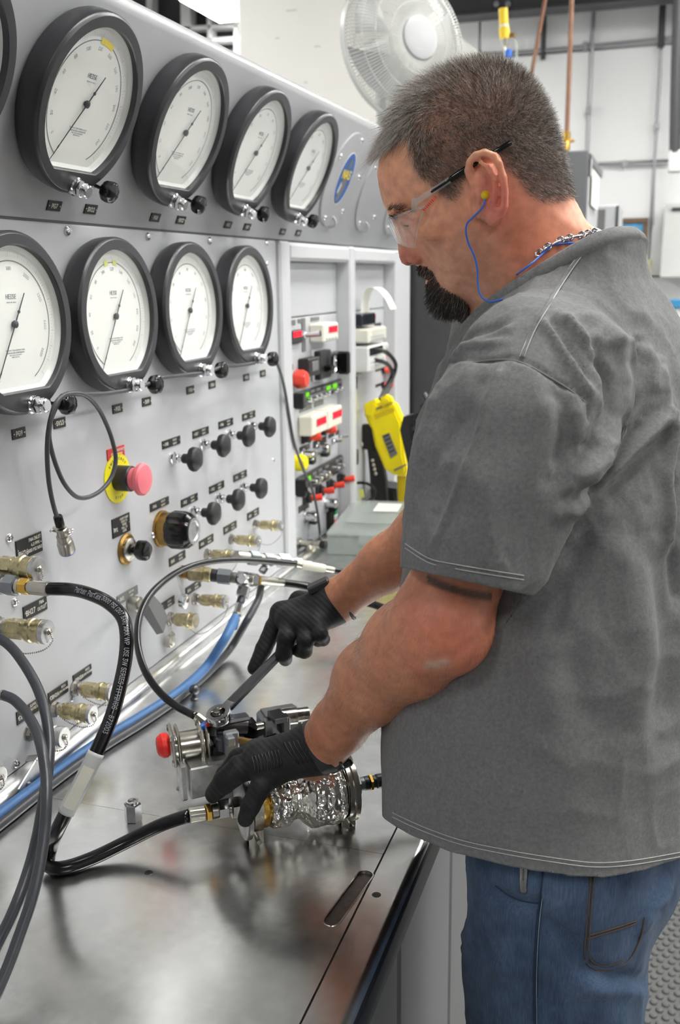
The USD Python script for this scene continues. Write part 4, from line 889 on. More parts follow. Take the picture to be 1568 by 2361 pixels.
obj('strap', slab([(846, 1035), (862, 1010), (880, 1060), (888, 1110), (892, 1176), (856, 1178), (852, 1100)], YT+.1, .03, b=.004), 'black_plastic', t, False)
for k in range(4): obj('stud', ball(yat(859+2.4*k, 1062+10*k, YT+.096), .006, 1), 'nickel', t)
obj('boss', ball(yat(833, 1024, YT+.086), .008, 1), 'nickel', t)
t = thing('black_module', 'dark box on the bench below the yellow tester', 'module')
obj('case', slab([(862, 1120), (912, 1128), (916, 1176), (840, 1182), (838, 1160), (866, 1150)], YT+.14, .1, b=.006), 'black_plastic', t, False)
rg_ = thing('cable_ring', 'loose black cable ring with a yellow-green tag beside the parts box', 'cable')
c = A([yat(832+33*np.cos(a), 1135+22*np.sin(a), YT-.03) for a in np.linspace(0, 2*np.pi, 30)])
obj('cable', tube(c, .0045, 8), 'rubber_black', rg_); obj('tag_strip', slab([(826, 1130), (836, 1128), (840, 1146), (830, 1150)], YT-.04, .004), 'yellowgreen_mark', rg_, False)
obj('tag_strip', slab([(822, 1154), (830, 1150), (832, 1166), (824, 1168)], YT-.04, .004), 'yellowgreen_mark', rg_, False)
t = thing('rugged_keypad', 'black ribbed keypad case between the yellow tester and the grey sleeve', 'keypad')
obj('rim', slab([(929, 962), (944, 958), (972, 1140), (955, 1143), (921, 992)], 2.72, .05, b=.005), 'black_plastic', t, False)
obj('panel', slab([(940, 962), (1002, 935), (1010, 1120), (970, 1135)], 2.735, .03, b=.003), 'knob_matte', t, False)
for k in range(9):
    for j in range(4):
        px, py = 950+16*j+3.2*k, 984-6*j+16*k
        obj('key', slab([(px, py), (px+11, py-4), (px+13, py+6), (px+2, py+10)], 2.729, .008), 'hose_gray', t, False)
obj('lever', tube(A([yat(976, 908, 2.7), yat(990, 930, 2.7)]), .009, 10), 'dark_steel', t)
obj('hinge', slab([(968, 935), (990, 922), (1000, 950), (972, 958)], 2.72, .03, b=.003), 'black_plastic', t, False)
t = thing('dark_enclosure', 'large charcoal equipment enclosure at the far end of the console', 'enclosure')
xa = yat(941, 700, 3.75)[0]
obj('body', box((xa+.26, 4.1, .94), (.52, .7, 1.68), .01), 'panel_dark', t, False)
obj('edge', box((xa+.012, 3.742, .94), (.024, .02, 1.67), .004), 'knob_black', t, False)
for py in (700, 776): obj('clip', box(yat(936, py, 3.73), (.03, .03, .05), .008), 'knob_black', t, False)
for k in range(2): obj('foot', box((xa+.1+.32*k, 4.1, .05), (.1, .6, .1), .01), 'knob_black', t, False)
# ------------------------------------------------------------------ fan on top of the console
fc = dep(930, 106, 2.92)
fz = .56*_r - .83*_f - .08*_u; M = frame(fc, fz, np.cross(A([0, 0, 1.]), fz))
FR = .212
fn = thing('desk_fan', 'white round guard fan standing on top of the console behind the operator', 'fan', M)
def wire(prof, n, r, off=0):
    ms = []
    for k in range(n):
        a = 2*np.pi*(k+off)/n; d = A([np.cos(a), np.sin(a), 0])
        ms.append(tube(A([d*q+A([0, 0, z]) for q, z in prof]), r, 5, False))
    return join(ms)
def hoop(r, z, w, n=72): 
    a = np.linspace(0, 2*np.pi, n+1); return tube(np.stack([r*np.cos(a), r*np.sin(a), np.full(n+1, z)], 1), w, 6, False)
fp = [(.05, .075), (.08, .077), (.12, .074), (.16, .064), (.19, .045), (.207, .022), (FR, 0)]
obj('front_guard', join([wire(fp, 132, .0015), hoop(.1, .076, .0012), hoop(.15, .067, .0013), hoop(.185, .049, .0014), hoop(FR, 0, .004)]), 'fan_white', fn, True)
obj('rear_guard', join([wire([(.05, -.085), (.12, -.082), (.17, -.062), (.2, -.035), (FR, -.004)], 96, .0011, .5), hoop(.12, -.082, .0014), hoop(.18, -.055, .0014), hoop(FR, -.006, .004)]), 'fan_white', fn, True)
obj('rim_band', lathe([(FR-.002, -.012), (FR+.004, -.012), (FR+.004, .006), (FR-.002, .006)], 64, cap=False), 'fan_white', fn)
hb = obj('hub_cap', lathe([(.058, .066), (.062, .074), (.059, .083), (.045, .087), (1e-5, .0885)], 48), 'hub_gray', fn)
obj('lettering', text('LASKO', .009, T(0, -.032, .0868), .0006, True), 'print_gray', hb, False)
for k in range(5):
    a = 2*np.pi*k/5; th = np.linspace(-.58, .62, 12); rr = np.linspace(.03, .185, 10)
    v = A([[r*np.cos(a+t*(.55+r*2.2)+.0), r*np.sin(a+t*(.55+r*2.2)), t*.06*(1-.3*r/.175)] for r in rr for t in th]); ii = np.arange(len(rr)*len(th)).reshape(len(rr), len(th))
    f = np.vstack([np.stack([ii[:-1, :-1].ravel(), ii[1:, :-1].ravel(), ii[1:, 1:].ravel()], 1), np.stack([ii[:-1, :-1].ravel(), ii[1:, 1:].ravel(), ii[:-1, 1:].ravel()], 1)])
    n0 = len(v); vv = np.vstack([v, v+A([0, 0, .002])])
    obj('blade', trimesh.Trimesh(vv, np.vstack([f[:, ::-1], f+n0]), process=False), 'fan_blade', fn, True)
obj('motor', lathe([(.03, .02), (.055, .0), (.06, -.06), (.058, -.15), (.04, -.175), (1e-5, -.18)], 32), 'fan_white', fn)
ctop = upp(300, 100)[2]*0 + UP0[2] + u_hi*UU[2]
Mi = np.linalg.inv(M); base = fc - A([0, 0, 1.])*(fc[2]-ctop) - M[:3, 2]*.11; base[2] = ctop
nk = fc - M[:3, 2]*.11
loc = lambda p: (Mi @ np.r_[p, 1])[:3]
obj('pole', tube(A([loc(nk), loc(base+A([0, 0, .02]))]), .016, 14), 'fan_white', fn)
bm = lathe([(.13, 0), (.132, .008), (.12, .018), (.03, .03), (.018, .05)], 40, T(*base)); obj('base', xf(bm, Mi), 'fan_white', fn)
# ------------------------------------------------------------------ hoses and cables
def hose(name, label, pts, r, m, cat='hose', n=18, parts=True):
    t = thing(name, label, cat); C = spline(A(pts), .006); obj('tube', tube(C, r, n), m, t, True); return t, C
def along(C, s):
    d = np.r_[0, np.cumsum(np.linalg.norm(np.diff(C, axis=0), axis=1))]; return A([np.interp(s, d, C[:, k]) for k in range(3)]), d[-1]
def sub(C, s0, s1, step=.004):
    d = np.r_[0, np.cumsum(np.linalg.norm(np.diff(C, axis=0), axis=1))]; s = np.linspace(s0, s1, max(3, int((s1-s0)/step)))
    return np.stack([np.interp(s, d, C[:, k]) for k in range(3)], 1)
def wrap_text(s, h, C, s0, r, side, flip=False, squeeze=.8):
    """flat print that follows a hose: x runs along the centre line from arc length s0, y around it; side = direction the print faces"""
    m = text(s, h, None, .0002, True, center=False, squeeze=squeeze); v = np.asarray(m.vertices); v = v*A([1, 1, 1]) - A([0, h/2, 0])
    d = np.r_[0, np.cumsum(np.linalg.norm(np.diff(C, axis=0), axis=1))]; Tg = np.gradient(C, axis=0); Tg /= np.linalg.norm(Tg, axis=1)[:, None]
    ss = s0 + (-v[:, 0] if flip else v[:, 0]); P = np.stack([np.interp(ss, d, C[:, k]) for k in range(3)], 1); tt = np.stack([np.interp(ss, d, Tg[:, k]) for k in range(3)], 1)
    e = side - tt*(tt@side)[:, None] if np.ndim(side) == 1 else side; e /= np.linalg.norm(e, axis=1)[:, None]
    up = np.cross(e, tt)*(-1 if flip else 1); a = v[:, 1:2]/r
    q = P + (r+.0002+v[:, 2:3])*(np.cos(a)*e + np.sin(a)*up)
    return trimesh.Trimesh(q, m.faces, process=False)
def fitting(C0, dirn, segs, m_default='steel_fitting'):
    """[(kind, r, length, material)] stacked from C0 along dirn -> list of (kind, mesh, material)"""
    P = frame(C0, dirn); z = 0; out = []
    for kind, r, L, m in segs:
        if kind == 'hex': out.append(('hex_nut', hexnut(2*r*.92, z, z+L, P), m))
        elif kind == 'crimp': out.append(('ferrule', lathe([(r*.9, z), (r, z+L*.06), (r, z+L*.94), (r*.9, z+L)], 32, P, rf=lambda t, rr, zz: rr*(1-.05*(np.cos(8*t) > .3))), m))
        else: out.append(('sleeve', lathe([(r*.9, z), (r, z+L*.1), (r, z+L*.9), (r*.9, z+L)], 22, P), m))
        z += L
    return out, P @ A([0, 0, z, 1])
def addfit(t, C0, dirn, segs):
    o, e = fitting(C0, dirn, segs)
    for nm, me, m in o: obj(nm, me, m, t, 28)
    return e[:3]
# H1: the printed hose from the panel coupling, down to the bench and into the unit under test
st0 = pan(104, 1357, .108)
t1 = [st0+A([-.02, 0, 0]), st0]
h1 = [st0+A([-.03, 0, .0004]), st0, dep(160, 1359, 1.29), dep(205, 1369, 1.27), dep(250, 1390, 1.25), dep(283, 1424, 1.232), dep(292, 1465, 1.216), dep(289, 1520, 1.202), dep(277, 1580, 1.19), dep(258, 1650, 1.178), dep(222, 1735, 1.166), dep(188, 1805, 1.16), dep(158, 1862, 1.16),
      dep(132, 1915, 1.165), ben(116, 1958, .024), ben(110, 1990, .0125), ben(122, 2002, .0092), ben(155, 1999, .0092), ben(215, 1978, .011), ben(290, 1942, .02), ben(365, 1905, .036), ben(405, 1890, .045), ben(437, 1881, .05)]
R1 = .0086
H1, C1 = hose('printed_hose', 'thick black hydraulic hose with white print and a clear sleeve, feeding the foil-wrapped pump', h1, R1, 'rubber_gloss')
_, L1 = along(C1, 0)
toward = lambda P: (CAM-P)/np.linalg.norm(CAM-P)
P_, Z_ = project(C1)
d1 = np.r_[0, np.cumsum(np.linalg.norm(np.diff(C1, axis=0), axis=1))]
s_of = lambda py, lo=0, hi=1e9: d1[np.argmin(np.where((d1 > lo) & (d1 < hi), abs(P_[:, 1]-py), 1e9))]
sA, sB = s_of(1740, .2, .6), s_of(1868, .2, .75)
obj('clear_sleeve', tube(sub(C1, sA, sB), R1+.0014, 22), 'clear_sleeve', H1, True, label='clear plastic sleeve')
sl = sub(C1, sA+(sB-sA)*.22, sB-(sB-sA)*.12); T_, X_, Y_ = frames_along(sl); e_ = A([toward(p) for p in sl]); e_ = e_-T_*(e_*T_).sum(1)[:, None]; e_ /= np.linalg.norm(e_, axis=1)[:, None]; y_ = np.cross(T_, e_)
vv = np.stack([sl+(R1+.0017)*(np.cos(a)*e_+np.sin(a)*y_) for a in np.linspace(-.75, .75, 9)], 1).reshape(-1, 3); n_ = len(sl)
obj('paper_label', trimesh.Trimesh(vv, A([q for k in range(n_-1) for j in range(8) for q in ((k*9+j, k*9+9+j, k*9+10+j), (k*9+j, k*9+10+j, k*9+j+1))]), process=False), 'cream_plastic', H1, True, label='cream paper label')
sT = s_of(1364, .03, .3)
obj('hose_print', join([wrap_text('Parker Parflex', .0068, C1, d1[np.argmin(abs(P_[:26, 0]-184))], R1, toward(C1[40]), squeeze=.78), wrap_text('3000 PSI (207 BAR) MAX WP  USE 3W SERIES FITTINGS - 872003', .0058, C1, d1[np.argmin(abs(P_[:26, 0]-240))], R1, toward(C1[60]), squeeze=.72)]), 'hose_print', H1, False)
# its panel end: coupling and swivel nuts on the panel (own coupling thing), ferrule here
cy, czz = st0[1], st0[2]
addfit(H1, A([.07, cy, czz]), (1, 0, 0), [('hex', .0105, .014, 'brass'), ('crimp', .0098, .03, 'nickel')])
ct = thing('hose_coupling', 'steel coupling with two hexagons holding the printed hose to the panel', 'coupling')
addfit(ct, A([.0, cy, czz]), (1, 0, 0), [('round', .0125, .006, 'nickel'), ('hex', .0125, .012, 'steel_fitting'), ('round', .011, .006, 'nickel'), ('hex', .0135, .02, 'machined_gray'), ('round', .0105, .004, 'nickel'), ('hex', .0135, .018, 'machined_gray'), ('round', .0105, .006, 'nickel')])
# H2 / H3: two thinner hoses arching down at the left
q2 = dep(-60, 1450, 1.28); h2 = [q2, dep(-20, 1462, 1.27), dep(20, 1487, 1.255), dep(55, 1530, 1.235), dep(88, 1590, 1.21), dep(107, 1655, 1.18), dep(114, 1720, 1.155), dep(109, 1790, 1.13), dep(98, 1860, 1.11), dep(86, 1930, 1.09), dep(68, 2000, 1.07), dep(40, 2080, 1.04), dep(8, 2150, 1.02), dep(-40, 2230, 1.0), A([.19, .62, BZ+.008]), A([.22, .4, BZ+.0066]), A([.2, .1, BZ+.0066]), A([.22, -.4, BZ+.0066]), A([.2, -1., BZ+.0066])]
t2, C2 = hose('hanging_hose', 'longer grey-black hose arching in at the left edge, its top above the CBH plates', h2, .0064, 'hose_gray')
addfit(t2, A([0, q2[1], q2[2]]), (1, 0, 0), [('round', .0125, .004, 'nickel'), ('hex', .0115, .014, 'steel_fitting'), ('round', .009, .016, 'nickel')])
h3 = [dep(8, 1603, 1.2), dep(30, 1612, 1.19), dep(55, 1637, 1.175), dep(80, 1678, 1.15), dep(97, 1730, 1.12), dep(106, 1790, 1.1), dep(107, 1850, 1.08), dep(103, 1910, 1.065), dep(94, 1980, 1.045), dep(74, 2070, 1.02), dep(44, 2160, 1.0), dep(10, 2250, .98), dep(-30, 2330, .96), A([.26, .56, BZ+.008]), A([.27, .35, BZ+.0064]), A([.25, .1, BZ+.0064]), A([.28, -.4, BZ+.0064]), A([.26, -1., BZ+.0064])]
t3, C3 = hose('hanging_hose', 'shorter grey-black hose whose cut end shows left of the CBH1A plate', h3, .0062, 'hose_gray')
q3 = C3[0]; dq = C3[0]-C3[1]; q4 = A([.045, q3[1]-.03, q3[2]]); addfit(t3, A([0, q4[1], q4[2]]), (1, 0, 0), [('round', .0115, .006, 'nickel'), ('hex', .0105, .02, 'steel_fitting'), ('round', .008, .022, 'nickel')])
obj('elbow', tube(spline(A([q4-A([.004, 0, 0]), (q4+q3)/2+A([.012, -.006, 0]), q3+dq/np.linalg.norm(dq)*.001]), .004), .0058, 14), 'nickel', t3)
obj('end_ring', tube(A([C3[0]-(C3[1]-C3[0])*.4, C3[0]+(C3[1]-C3[0])*.1]), .0064, 18), 'nickel', t3)
# H4: thin hose arching from behind the arm to the unit
h4 = [dep(850, 1328, 2.0), dep(790, 1318, 2.0), dep(752, 1312, 1.99), dep(690, 1301, 1.96), dep(640, 1296, 1.93), dep(560, 1291, 1.86), dep(500, 1293, 1.8), dep(440, 1306, 1.73), dep(385, 1335, 1.66), dep(342, 1378, 1.6), dep(320, 1430, 1.55), dep(318, 1490, 1.51), dep(336, 1550, 1.47), dep(370, 1598, 1.44), dep(410, 1630, 1.42), dep(452, 1652, 1.405)]
H4, C4 = hose('thin_hose', 'thin black hose arching over from behind the arm to the wrench end of the unit', h4, .0056, 'rubber_gloss')
e_ = dep(452, 1652, 1.405); addfit(H4, e_, dep(480, 1672, 1.4)-e_, [('crimp', .0068, .016, 'nickel'), ('round', .005, .012, 'dark_steel')])
a_, b_ = dep(682, 1300, 1.957), dep(762, 1313, 1.99); addfit(H4, a_, b_-a_, [('crimp', .0078, .012, 'nickel'), ('round', .0086, .052, 'cream_plastic'), ('round', .0064, .02, 'nickel')])
# fitting run in front of the rack: nuts, bright elbow, ending at the grey post
t = thing('fitting_run', 'run of bright steel nuts behind the thin arched hose, pointing at the grey post', 'fitting')
a_ = dep(545, 1283, 1.96); b_ = dep(760, 1304, 2.12)
addfit(t, a_, b_-a_, [('round', .012, .03, 'nickel'), ('hex', .014, .024, 'machined_gray'), ('round', .0105, .012, 'steel_fitting'), ('hex', .0125, .026, 'machined_gray'), ('round', .01, .012, 'nickel'), ('hex', .0135, .026, 'chrome'), ('round', .009, .02, 'chrome'), ('hex', .008, .014, 'chrome'), ('round', .006, .03, 'nickel')])
a_ = dep(622, 1290, 2.02); addfit(t, a_, dep(600, 1325, 2.0)-a_, [('round', .006, .02, 'chrome'), ('hex', .0075, .014, 'dark_steel')])
# tee with the blue-sleeved hose
tt_ = thing('steel_tee', 'coupling, steel nuts and tee feeding the black and the blue hoses low on the panel', 'fitting')
cb_ = pan(412, 1318); a_ = A([.0, cb_[1], cb_[2]]); te = dep(562, 1334, 1.93)
b_ = pan(490, 1325, .07)
a0_ = A([0, pan(560, 1333, .11)[1], pan(560, 1333, .11)[2]])
a0_ = pan(418, 1318, .0)
end = addfit(tt_, a0_, pan(566, 1335, .12)-a0_, [('round', .0125, .004, 'dark_brass'), ('hex', .0125, .01, 'dark_brass'), ('hex', .015, .03, 'zinc_yellow'), ('round', .014, .014, 'zinc_yellow'), ('round', .0125, .012, 'dark_steel'), ('hex', .0145, .026, 'machined_gray'), ('round', .0105, .012, 'steel_fitting'), ('hex', .0135, .022, 'machined_gray'), ('round', .009, .01, 'nickel')])
TE = pan(566, 1335, .12)
d5 = dep(650, 1343, 2.05)-TE
e5 = addfit(tt_, TE-d5*.1, d5, [('round', .0105, .02, 'chrome'), ('round', .008, .012, 'steel_fitting'), ('hex', .0125, .02, 'machined_gray')])
H5, C5 = hose('bench_hose', 'black hose running right from the steel tee, under the raised right hand', [dep(648, 1343, 2.04), dep(700, 1350, 2.05), dep(745, 1361, 2.05), dep(800, 1378, 2.04), dep(862, 1394, 2.02), dep(930, 1420, 1.98), dep(990, 1440, 1.95)], .0078, 'rubber_gloss')
dh = dep(650, 1343, 2.04)-e5; ld = np.linalg.norm(dh); addfit(H5, e5-dh/ld*.004, dh, [('round', .009, .008, 'nickel'), ('hex', .0115, .01, 'brass'), ('crimp', .0092, max(.02, ld-.01), 'nickel')])
a_ = TE+A([.0, .004, -.004]); dn = dep(546, 1418, 1.87)-a_
e6 = addfit(tt_, a_, dn, [('round', .009, .014, 'chrome'), ('hex', .0115, .022, 'chrome'), ('round', .0075, .012, 'dark_steel'), ('hex', .007, .02, 'chrome'), ('round', .0085, .004, 'nickel'), ('round', .006, .006, 'chrome'), ('round', .0085, .004, 'nickel'), ('round', .0055, .016, 'chrome')])
H6, C6 = hose('blue_hose', 'blue sleeved hose running from the steel tee along the bench rail to the lower left', [e6, dep(543, 1424, 1.87), dep(520, 1470, 1.79), ben(480, 1532, .03), ben(430, 1581, .016), ben(380, 1617, .012), ben(320, 1655, .0105), ben(250, 1697, .0105), ben(160, 1758, .0105), ben(90, 1810, .0105), ben(20, 1862, .0105), ben(-60, 1925, .0105), A([.045, .4, BZ+.0105]), A([.05, -.2, BZ+.0105]), A([.05, -1.2, BZ+.0105])], .0085, 'hose_blue')
H7, C7 = hose('bench_hose', 'black hose lying beside the blue one along the bench rail', [dep(602, 1352, 1.99), dep(596, 1380, 1.96), dep(570, 1430, 1.9), ben(535, 1490, .02), ben(470, 1560, .009), ben(400, 1618, .0078), ben(320, 1672, .0078), ben(250, 1715, .0078), ben(180, 1762, .0078), ben(100, 1822, .0078), ben(20, 1886, .0078), ben(-60, 1950, .0078), A([.066, .4, BZ+.0078]), A([.07, -.2, BZ+.0078]), A([.068, -1.2, BZ+.0078])], .0072, 'hose_gray')
# control cable draped over the valve knobs, with its round connector
def cable(name, label, pts, r, cat='cable'): return hose(name, label, pts, r, 'cable_gray', cat, 10)
K13 = pan(164, 929, .05)
cab = [pan(143, 1215, .03), pan(128, 1182, .035), pan(114, 1120, .04), pan(109, 1060, .045), pan(110, 1010, .05), pan(117, 965, .055), pan(130, 928, .058), pan(148, 911, .06), pan(166, 907, .062), pan(195, 911, .062), pan(222, 935, .06), pan(244, 975, .058), pan(260, 1020, .056), pan(267, 1058, .056), pan(258, 1098, .054), pan(236, 1128, .05), pan(205, 1146, .044), pan(178, 1146, .04), pan(150, 1118, .038), pan(130, 1075, .037), pan(117, 1030, .038), pan(113, 1000, .04), pan(120, 960, .048), pan(138, 922, .052)]
HC, CC = cable('control_cable', 'thin grey cable hanging in a loop over the SV13 knob, ending in a round connector', cab, .0034)
a_ = pan(133, 1190, .034); b_ = pan(152, 1262, .03)
o, e = fitting(a_, b_-a_, [('round', .0068, .018, 'knob_black')]); [obj('boot', me, m, HC) for nm, me, m in o]
P = frame(pan(141, 1218, .033), b_-a_)
obj('connector', join([lathe([(.007, 0), (.0085, .001), (.0085, .012), (.0105, .013), (.0105, .016), (.0095, .0165), (.0095, .021), (.0115, .022), (.0115, .026), (.0122, .027), (.0122, .042), (.011, .043)], 32, P, rf=lambda t, r, z: r*(1-.03*(np.cos(16*t) > 0)) if z > .026 else r), box((0, .011, .004), (.008, .008, .008), .002, P), box((0, -.011, .004), (.008, .008, .008), .002, P)]), 'nickel', HC, 30)
obj('clamp_screw', join([ball((P @ A([s*.004, .0145, .004, 1]))[:3], .0032, 1) for s in (-1, 1)] + [ball((P @ A([s*.004, -.0145, .004, 1]))[:3], .0032, 1) for s in (-1, 1)]), 'chrome', HC)
obj('rim', lathe([(.0112, .042), (.0112, .044), (.0095, .0445)], 28, P), 'blue_knob', HC)
cab2 = [pan(166, 908, .06), pan(215, 909, .052), pan(262, 905, .046), pan(310, 896, .046), pan(345, 884, .05), pan(366, 873, .056), pan(395, 868, .05), pan(440, 863, .046), pan(480, 858, .05), pan(512, 845, .056), pan(545, 843, .046), pan(590, 836, .046), pan(625, 824, .054), pan(640, 842, .03), pan(655, 890, .018), pan(667, 960, .015), pan(678, 1020, .015), pan(702, 1088, .015), pan(720, 1130, .015), pan(732, 1180, .012), pan(738, 1232, .01), ben(742, 1262, .02)]
cable('power_cord', 'dark cord strung between the lower gauge knobs and down across the left rack', cab2, .0034, 'cord')
# ------------------------------------------------------------------ the unit under test (pump wrapped in foil)
UD = A([.196, .148, .0]); UD /= np.linalg.norm(UD)
U0 = A([.3215, 1.018, .05+BZ])
PM = frame(U0, UD, (0, 0, 1))          # z along the pump axis, x up, y to the back left
uu = thing('foil_wrapped_pump', 'foil-wrapped hydraulic pump with clamps under the gloved left hand', 'pump')
Mrel = PM
e = addfit(H1, U0-UD*.003, UD, [('crimp', .0102, .021, 'nickel'), ('hex', .0112, .0075, 'brass'), ('round', .0098, .009, 'steel_fitting')])
obj('swivel_nut', hexnut(.0205, .034, .0475, PM), 'chrome', uu, 28)
obj('inlet_neck', join([cyl(.0065, .046, .053, 18, M=PM), hexnut(.026, .051, .062, PM)]), 'steel_fitting', uu, 28)
obj('end_plate', lathe([(.012, .06), (.03, .0615), (.042, .064), (.043, .066), (.0425, .071), (.03, .073)], 56, PM), 'aluminium', uu, 30)
obj('gold_band', lathe([(.028, .072), (.029, .08), (.0285, .084), (.031, .085), (.0315, .088), (.0315, .094), (.031, .095), (.027, .098)], 48, PM), 'brass', uu, 30)
# V-band clamp with trunnion and bolt hanging below
def arcstrap(r, w, z, a0, a1, th=.0015, n=40):
    a = np.linspace(a0, a1, n); ms = []
    v = np.vstack([np.stack([rr*np.cos(a), rr*np.sin(a), np.full(n, zz)], 1) for rr, zz in ((r, z), (r, z+w), (r+th, z+w), (r+th, z))]); f = []
    for k in range(4):
        A_, B_ = k*n+np.arange(n-1), ((k+1) % 4)*n+np.arange(n-1); f += [np.stack([A_, B_, B_+1], 1), np.stack([A_, B_+1, A_+1], 1)]
    return trimesh.Trimesh(v, np.vstack(f), process=False)
def vclamp(z, r, label):
    cl = obj('band_clamp', xf(arcstrap(r, .012, z, np.radians(-160), np.radians(160)), PM), 'nickel', uu, 30, label=label)
    d = -(r+.006)
    obj('trunnion', join([box((d-.002, .011, z+.006), (.024, .003, .02), .0008, PM), box((d-.002, -.011, z+.006), (.024, .003, .02), .0008, PM), box((d-.013, 0, z+.006), (.003, .025, .02), .0008, PM)]), 'nickel', cl, False)
    obj('bolt', join([cyl(.0034, -.029, .026, 12, M=PM @ frame((d-.002, 0, z+.006), (0, 1, 0))), hexnut(.0125, -.0275, -.0185, PM @ frame((d-.002, 0, z+.006), (0, 1, 0))), cyl(.0085, -.0185, -.0165, 16, M=PM @ frame((d-.002, 0, z+.006), (0, 1, 0)))]), 'steel_fitting', cl, 30)
# foil: crumpled shells over two lobes
def foil(prof, n, seed, amp):
    z = np.linspace(prof[0][1], prof[-1][1], 70); r = np.interp(z, [q[1] for q in prof], [q[0] for q in prof])
    th = np.arange(n)*2*np.pi/n
    v = np.stack([(r[:, None]*np.cos(th)), (r[:, None]*np.sin(th)), np.repeat(z[:, None], n, 1)], -1)
    # facets: voronoi-like crumple from ridged noise
    q = v*A([95, 95, 70]); nz = meshkit.noise(q.reshape(-1, 3), seed).reshape(v.shape[:2]); n2 = meshkit.noise(q.reshape(-1, 3)*2.3+7, seed+3).reshape(v.shape[:2])
    dr = amp*((1-abs(2*nz-1))*.9+.55*(1-abs(2*n2-1))-.7)
    rr = r[:, None]*(1+0*dr)+dr; sq = 1+.1*np.cos(2*th)[None]*(z[:, None] > .205)
    v = np.stack([rr*sq*np.cos(th), rr*np.sin(th), np.repeat(z[:, None], n, 1)], -1).reshape(-1, 3); i = np.arange(n); j = (i+1) % n
    f = np.vstack([np.vstack([np.stack([k*n+i, k*n+j, (k+1)*n+j], 1), np.stack([k*n+i, (k+1)*n+j, (k+1)*n+i], 1)]) for k in range(69)])
    return xf(trimesh.Trimesh(v, f, process=False), PM)
MATS['foil'] = usdkit.material(stage, '/World/Looks/foil', {'g': ('geometry', {}), 'v': ('voronoi_texture', {'scale': 190., 'feature': 'f1'}), 'n': ('noise_texture', {'scale': 160., 'detail': 3.}), 'b': ('bump', {'strength': .8, 'distance': .0014}), 'b2': ('bump', {'strength': .3, 'distance': .001}),
    'p': ('principled_bsdf', {'base_color': (.9, .88, .84), 'metallic': 1., 'roughness': .24})}, [('g.position', 'v.vector'), ('g.position', 'n.vector'), ('v.distance', 'b.height'), ('n.fac', 'b2.height'), ('b.normal', 'b2.normal'), ('b2.normal', 'p.normal')], surface='p.BSDF')
obj('foil_wrap', foil([(.022, .0965), (.0285, .0975), (.0325, .101), (.0325, .124), (.028, .129), (.0255, .133), (.027, .139), (.037, .147), (.0415, .153), (.0415, .19), (.038, .197), (.028, .199)], 110, 5, .0042), 'foil', uu, 20, label='crumpled silver foil wrap')
obj('flange', lathe([(.02, .197), (.036, .199), (.036, .206), (.044, .207), (.044, .213), (.026, .215), (.02, .215)], 48, PM), 'nickel', uu, 30)
vclamp(.0745, .0325, 'band clamp with bolt at the hose end'); vclamp(.2005, .0385, 'band clamp with bolt near the shirt')
obj('outlet', join([hexnut(.024, .214, .226, PM), cyl(.009, .225, .234, 18, M=PM)]), 'machined_gray', uu, 28)
# outlet hose going behind the shirt
e0 = (PM @ A([0, 0, .232, 1]))[:3]
H8, C8 = hose('outlet_hose', 'black hose leaving the foil-wrapped pump behind the hanging shirt', [e0+UD*.04, e0+UD*.09+A([0, 0, .002]), e0+UD*.16+A([0, .02, -.004]), e0+UD*.24+A([-.02, .07, -.02])], .0082, 'rubber_gloss')
addfit(H8, e0, UD, [('round', .0095, .007, 'dark_steel'), ('hex', .0108, .005, 'brass'), ('round', .0085, .005, 'dark_steel'), ('crimp', .0095, .024, 'dark_steel')])
# valve block behind the pump, in its own axes: X to the camera right along the pump, Y back
VX = A([.76, .65, 0]); VX /= np.linalg.norm(VX); VY = A([-VX[1], VX[0], 0])
V0 = A([.268, 1.111, BZ])
VM = np.eye(4); VM[:3, 0], VM[:3, 1], VM[:3, 3] = VX, VY, V0
def vb(px, py, z):      # picture point at bench height z -> valve-block coordinates
    return (np.linalg.inv(VM) @ np.r_[ben(px, py, z), 1])[:3]
va = thing('valve_assembly', 'machined grey valve block with a red-capped solenoid, behind the foil-wrapped pump', 'valve assembly', VM)
# rectangular housing with eared front plate
f0, f1 = vb(405, 1775, .058), vb(432, 1833, .014)
obj('housing', box((.052, .012, .037), (.095, .034, .046), .002), 'aluminium', va, False)
obj('end_plate', hull([(x, y, z) for x in (-.006, 0) for y, z in ((-.004, .016), (.0, .012), (.024, .012), (.034, .03), (.034, .046), (.024, .064), (0, .062))]), 'aluminium', va, False)
for y, z in ((.029, .056), (.026, .018)): obj('screw', screw(frame((-.006, y, z), (-1, 0, 0)), .0032), 'steel_fitting', va)
obj('web', hull([(x, y, z) for x, y, w in ((.03, -.004, 1), (.09, -.004, 1), (.03, .028, 1), (.09, .028, 1)) for z in (.058, .064)]), 'cast_aluminium', va, False)
obj('rough_casting', xf(box((0, 0, 0), (.055, .03, .03), .006), T(.085, .04, .07)), 'cast_aluminium', va, False)
obj('dome_plug', lathe([(.013, 0), (.013, .012), (.01, .019), (.004, .0215), (1e-5, .022)], 24, T(.052, .022, .056)), 'black_plastic', va)
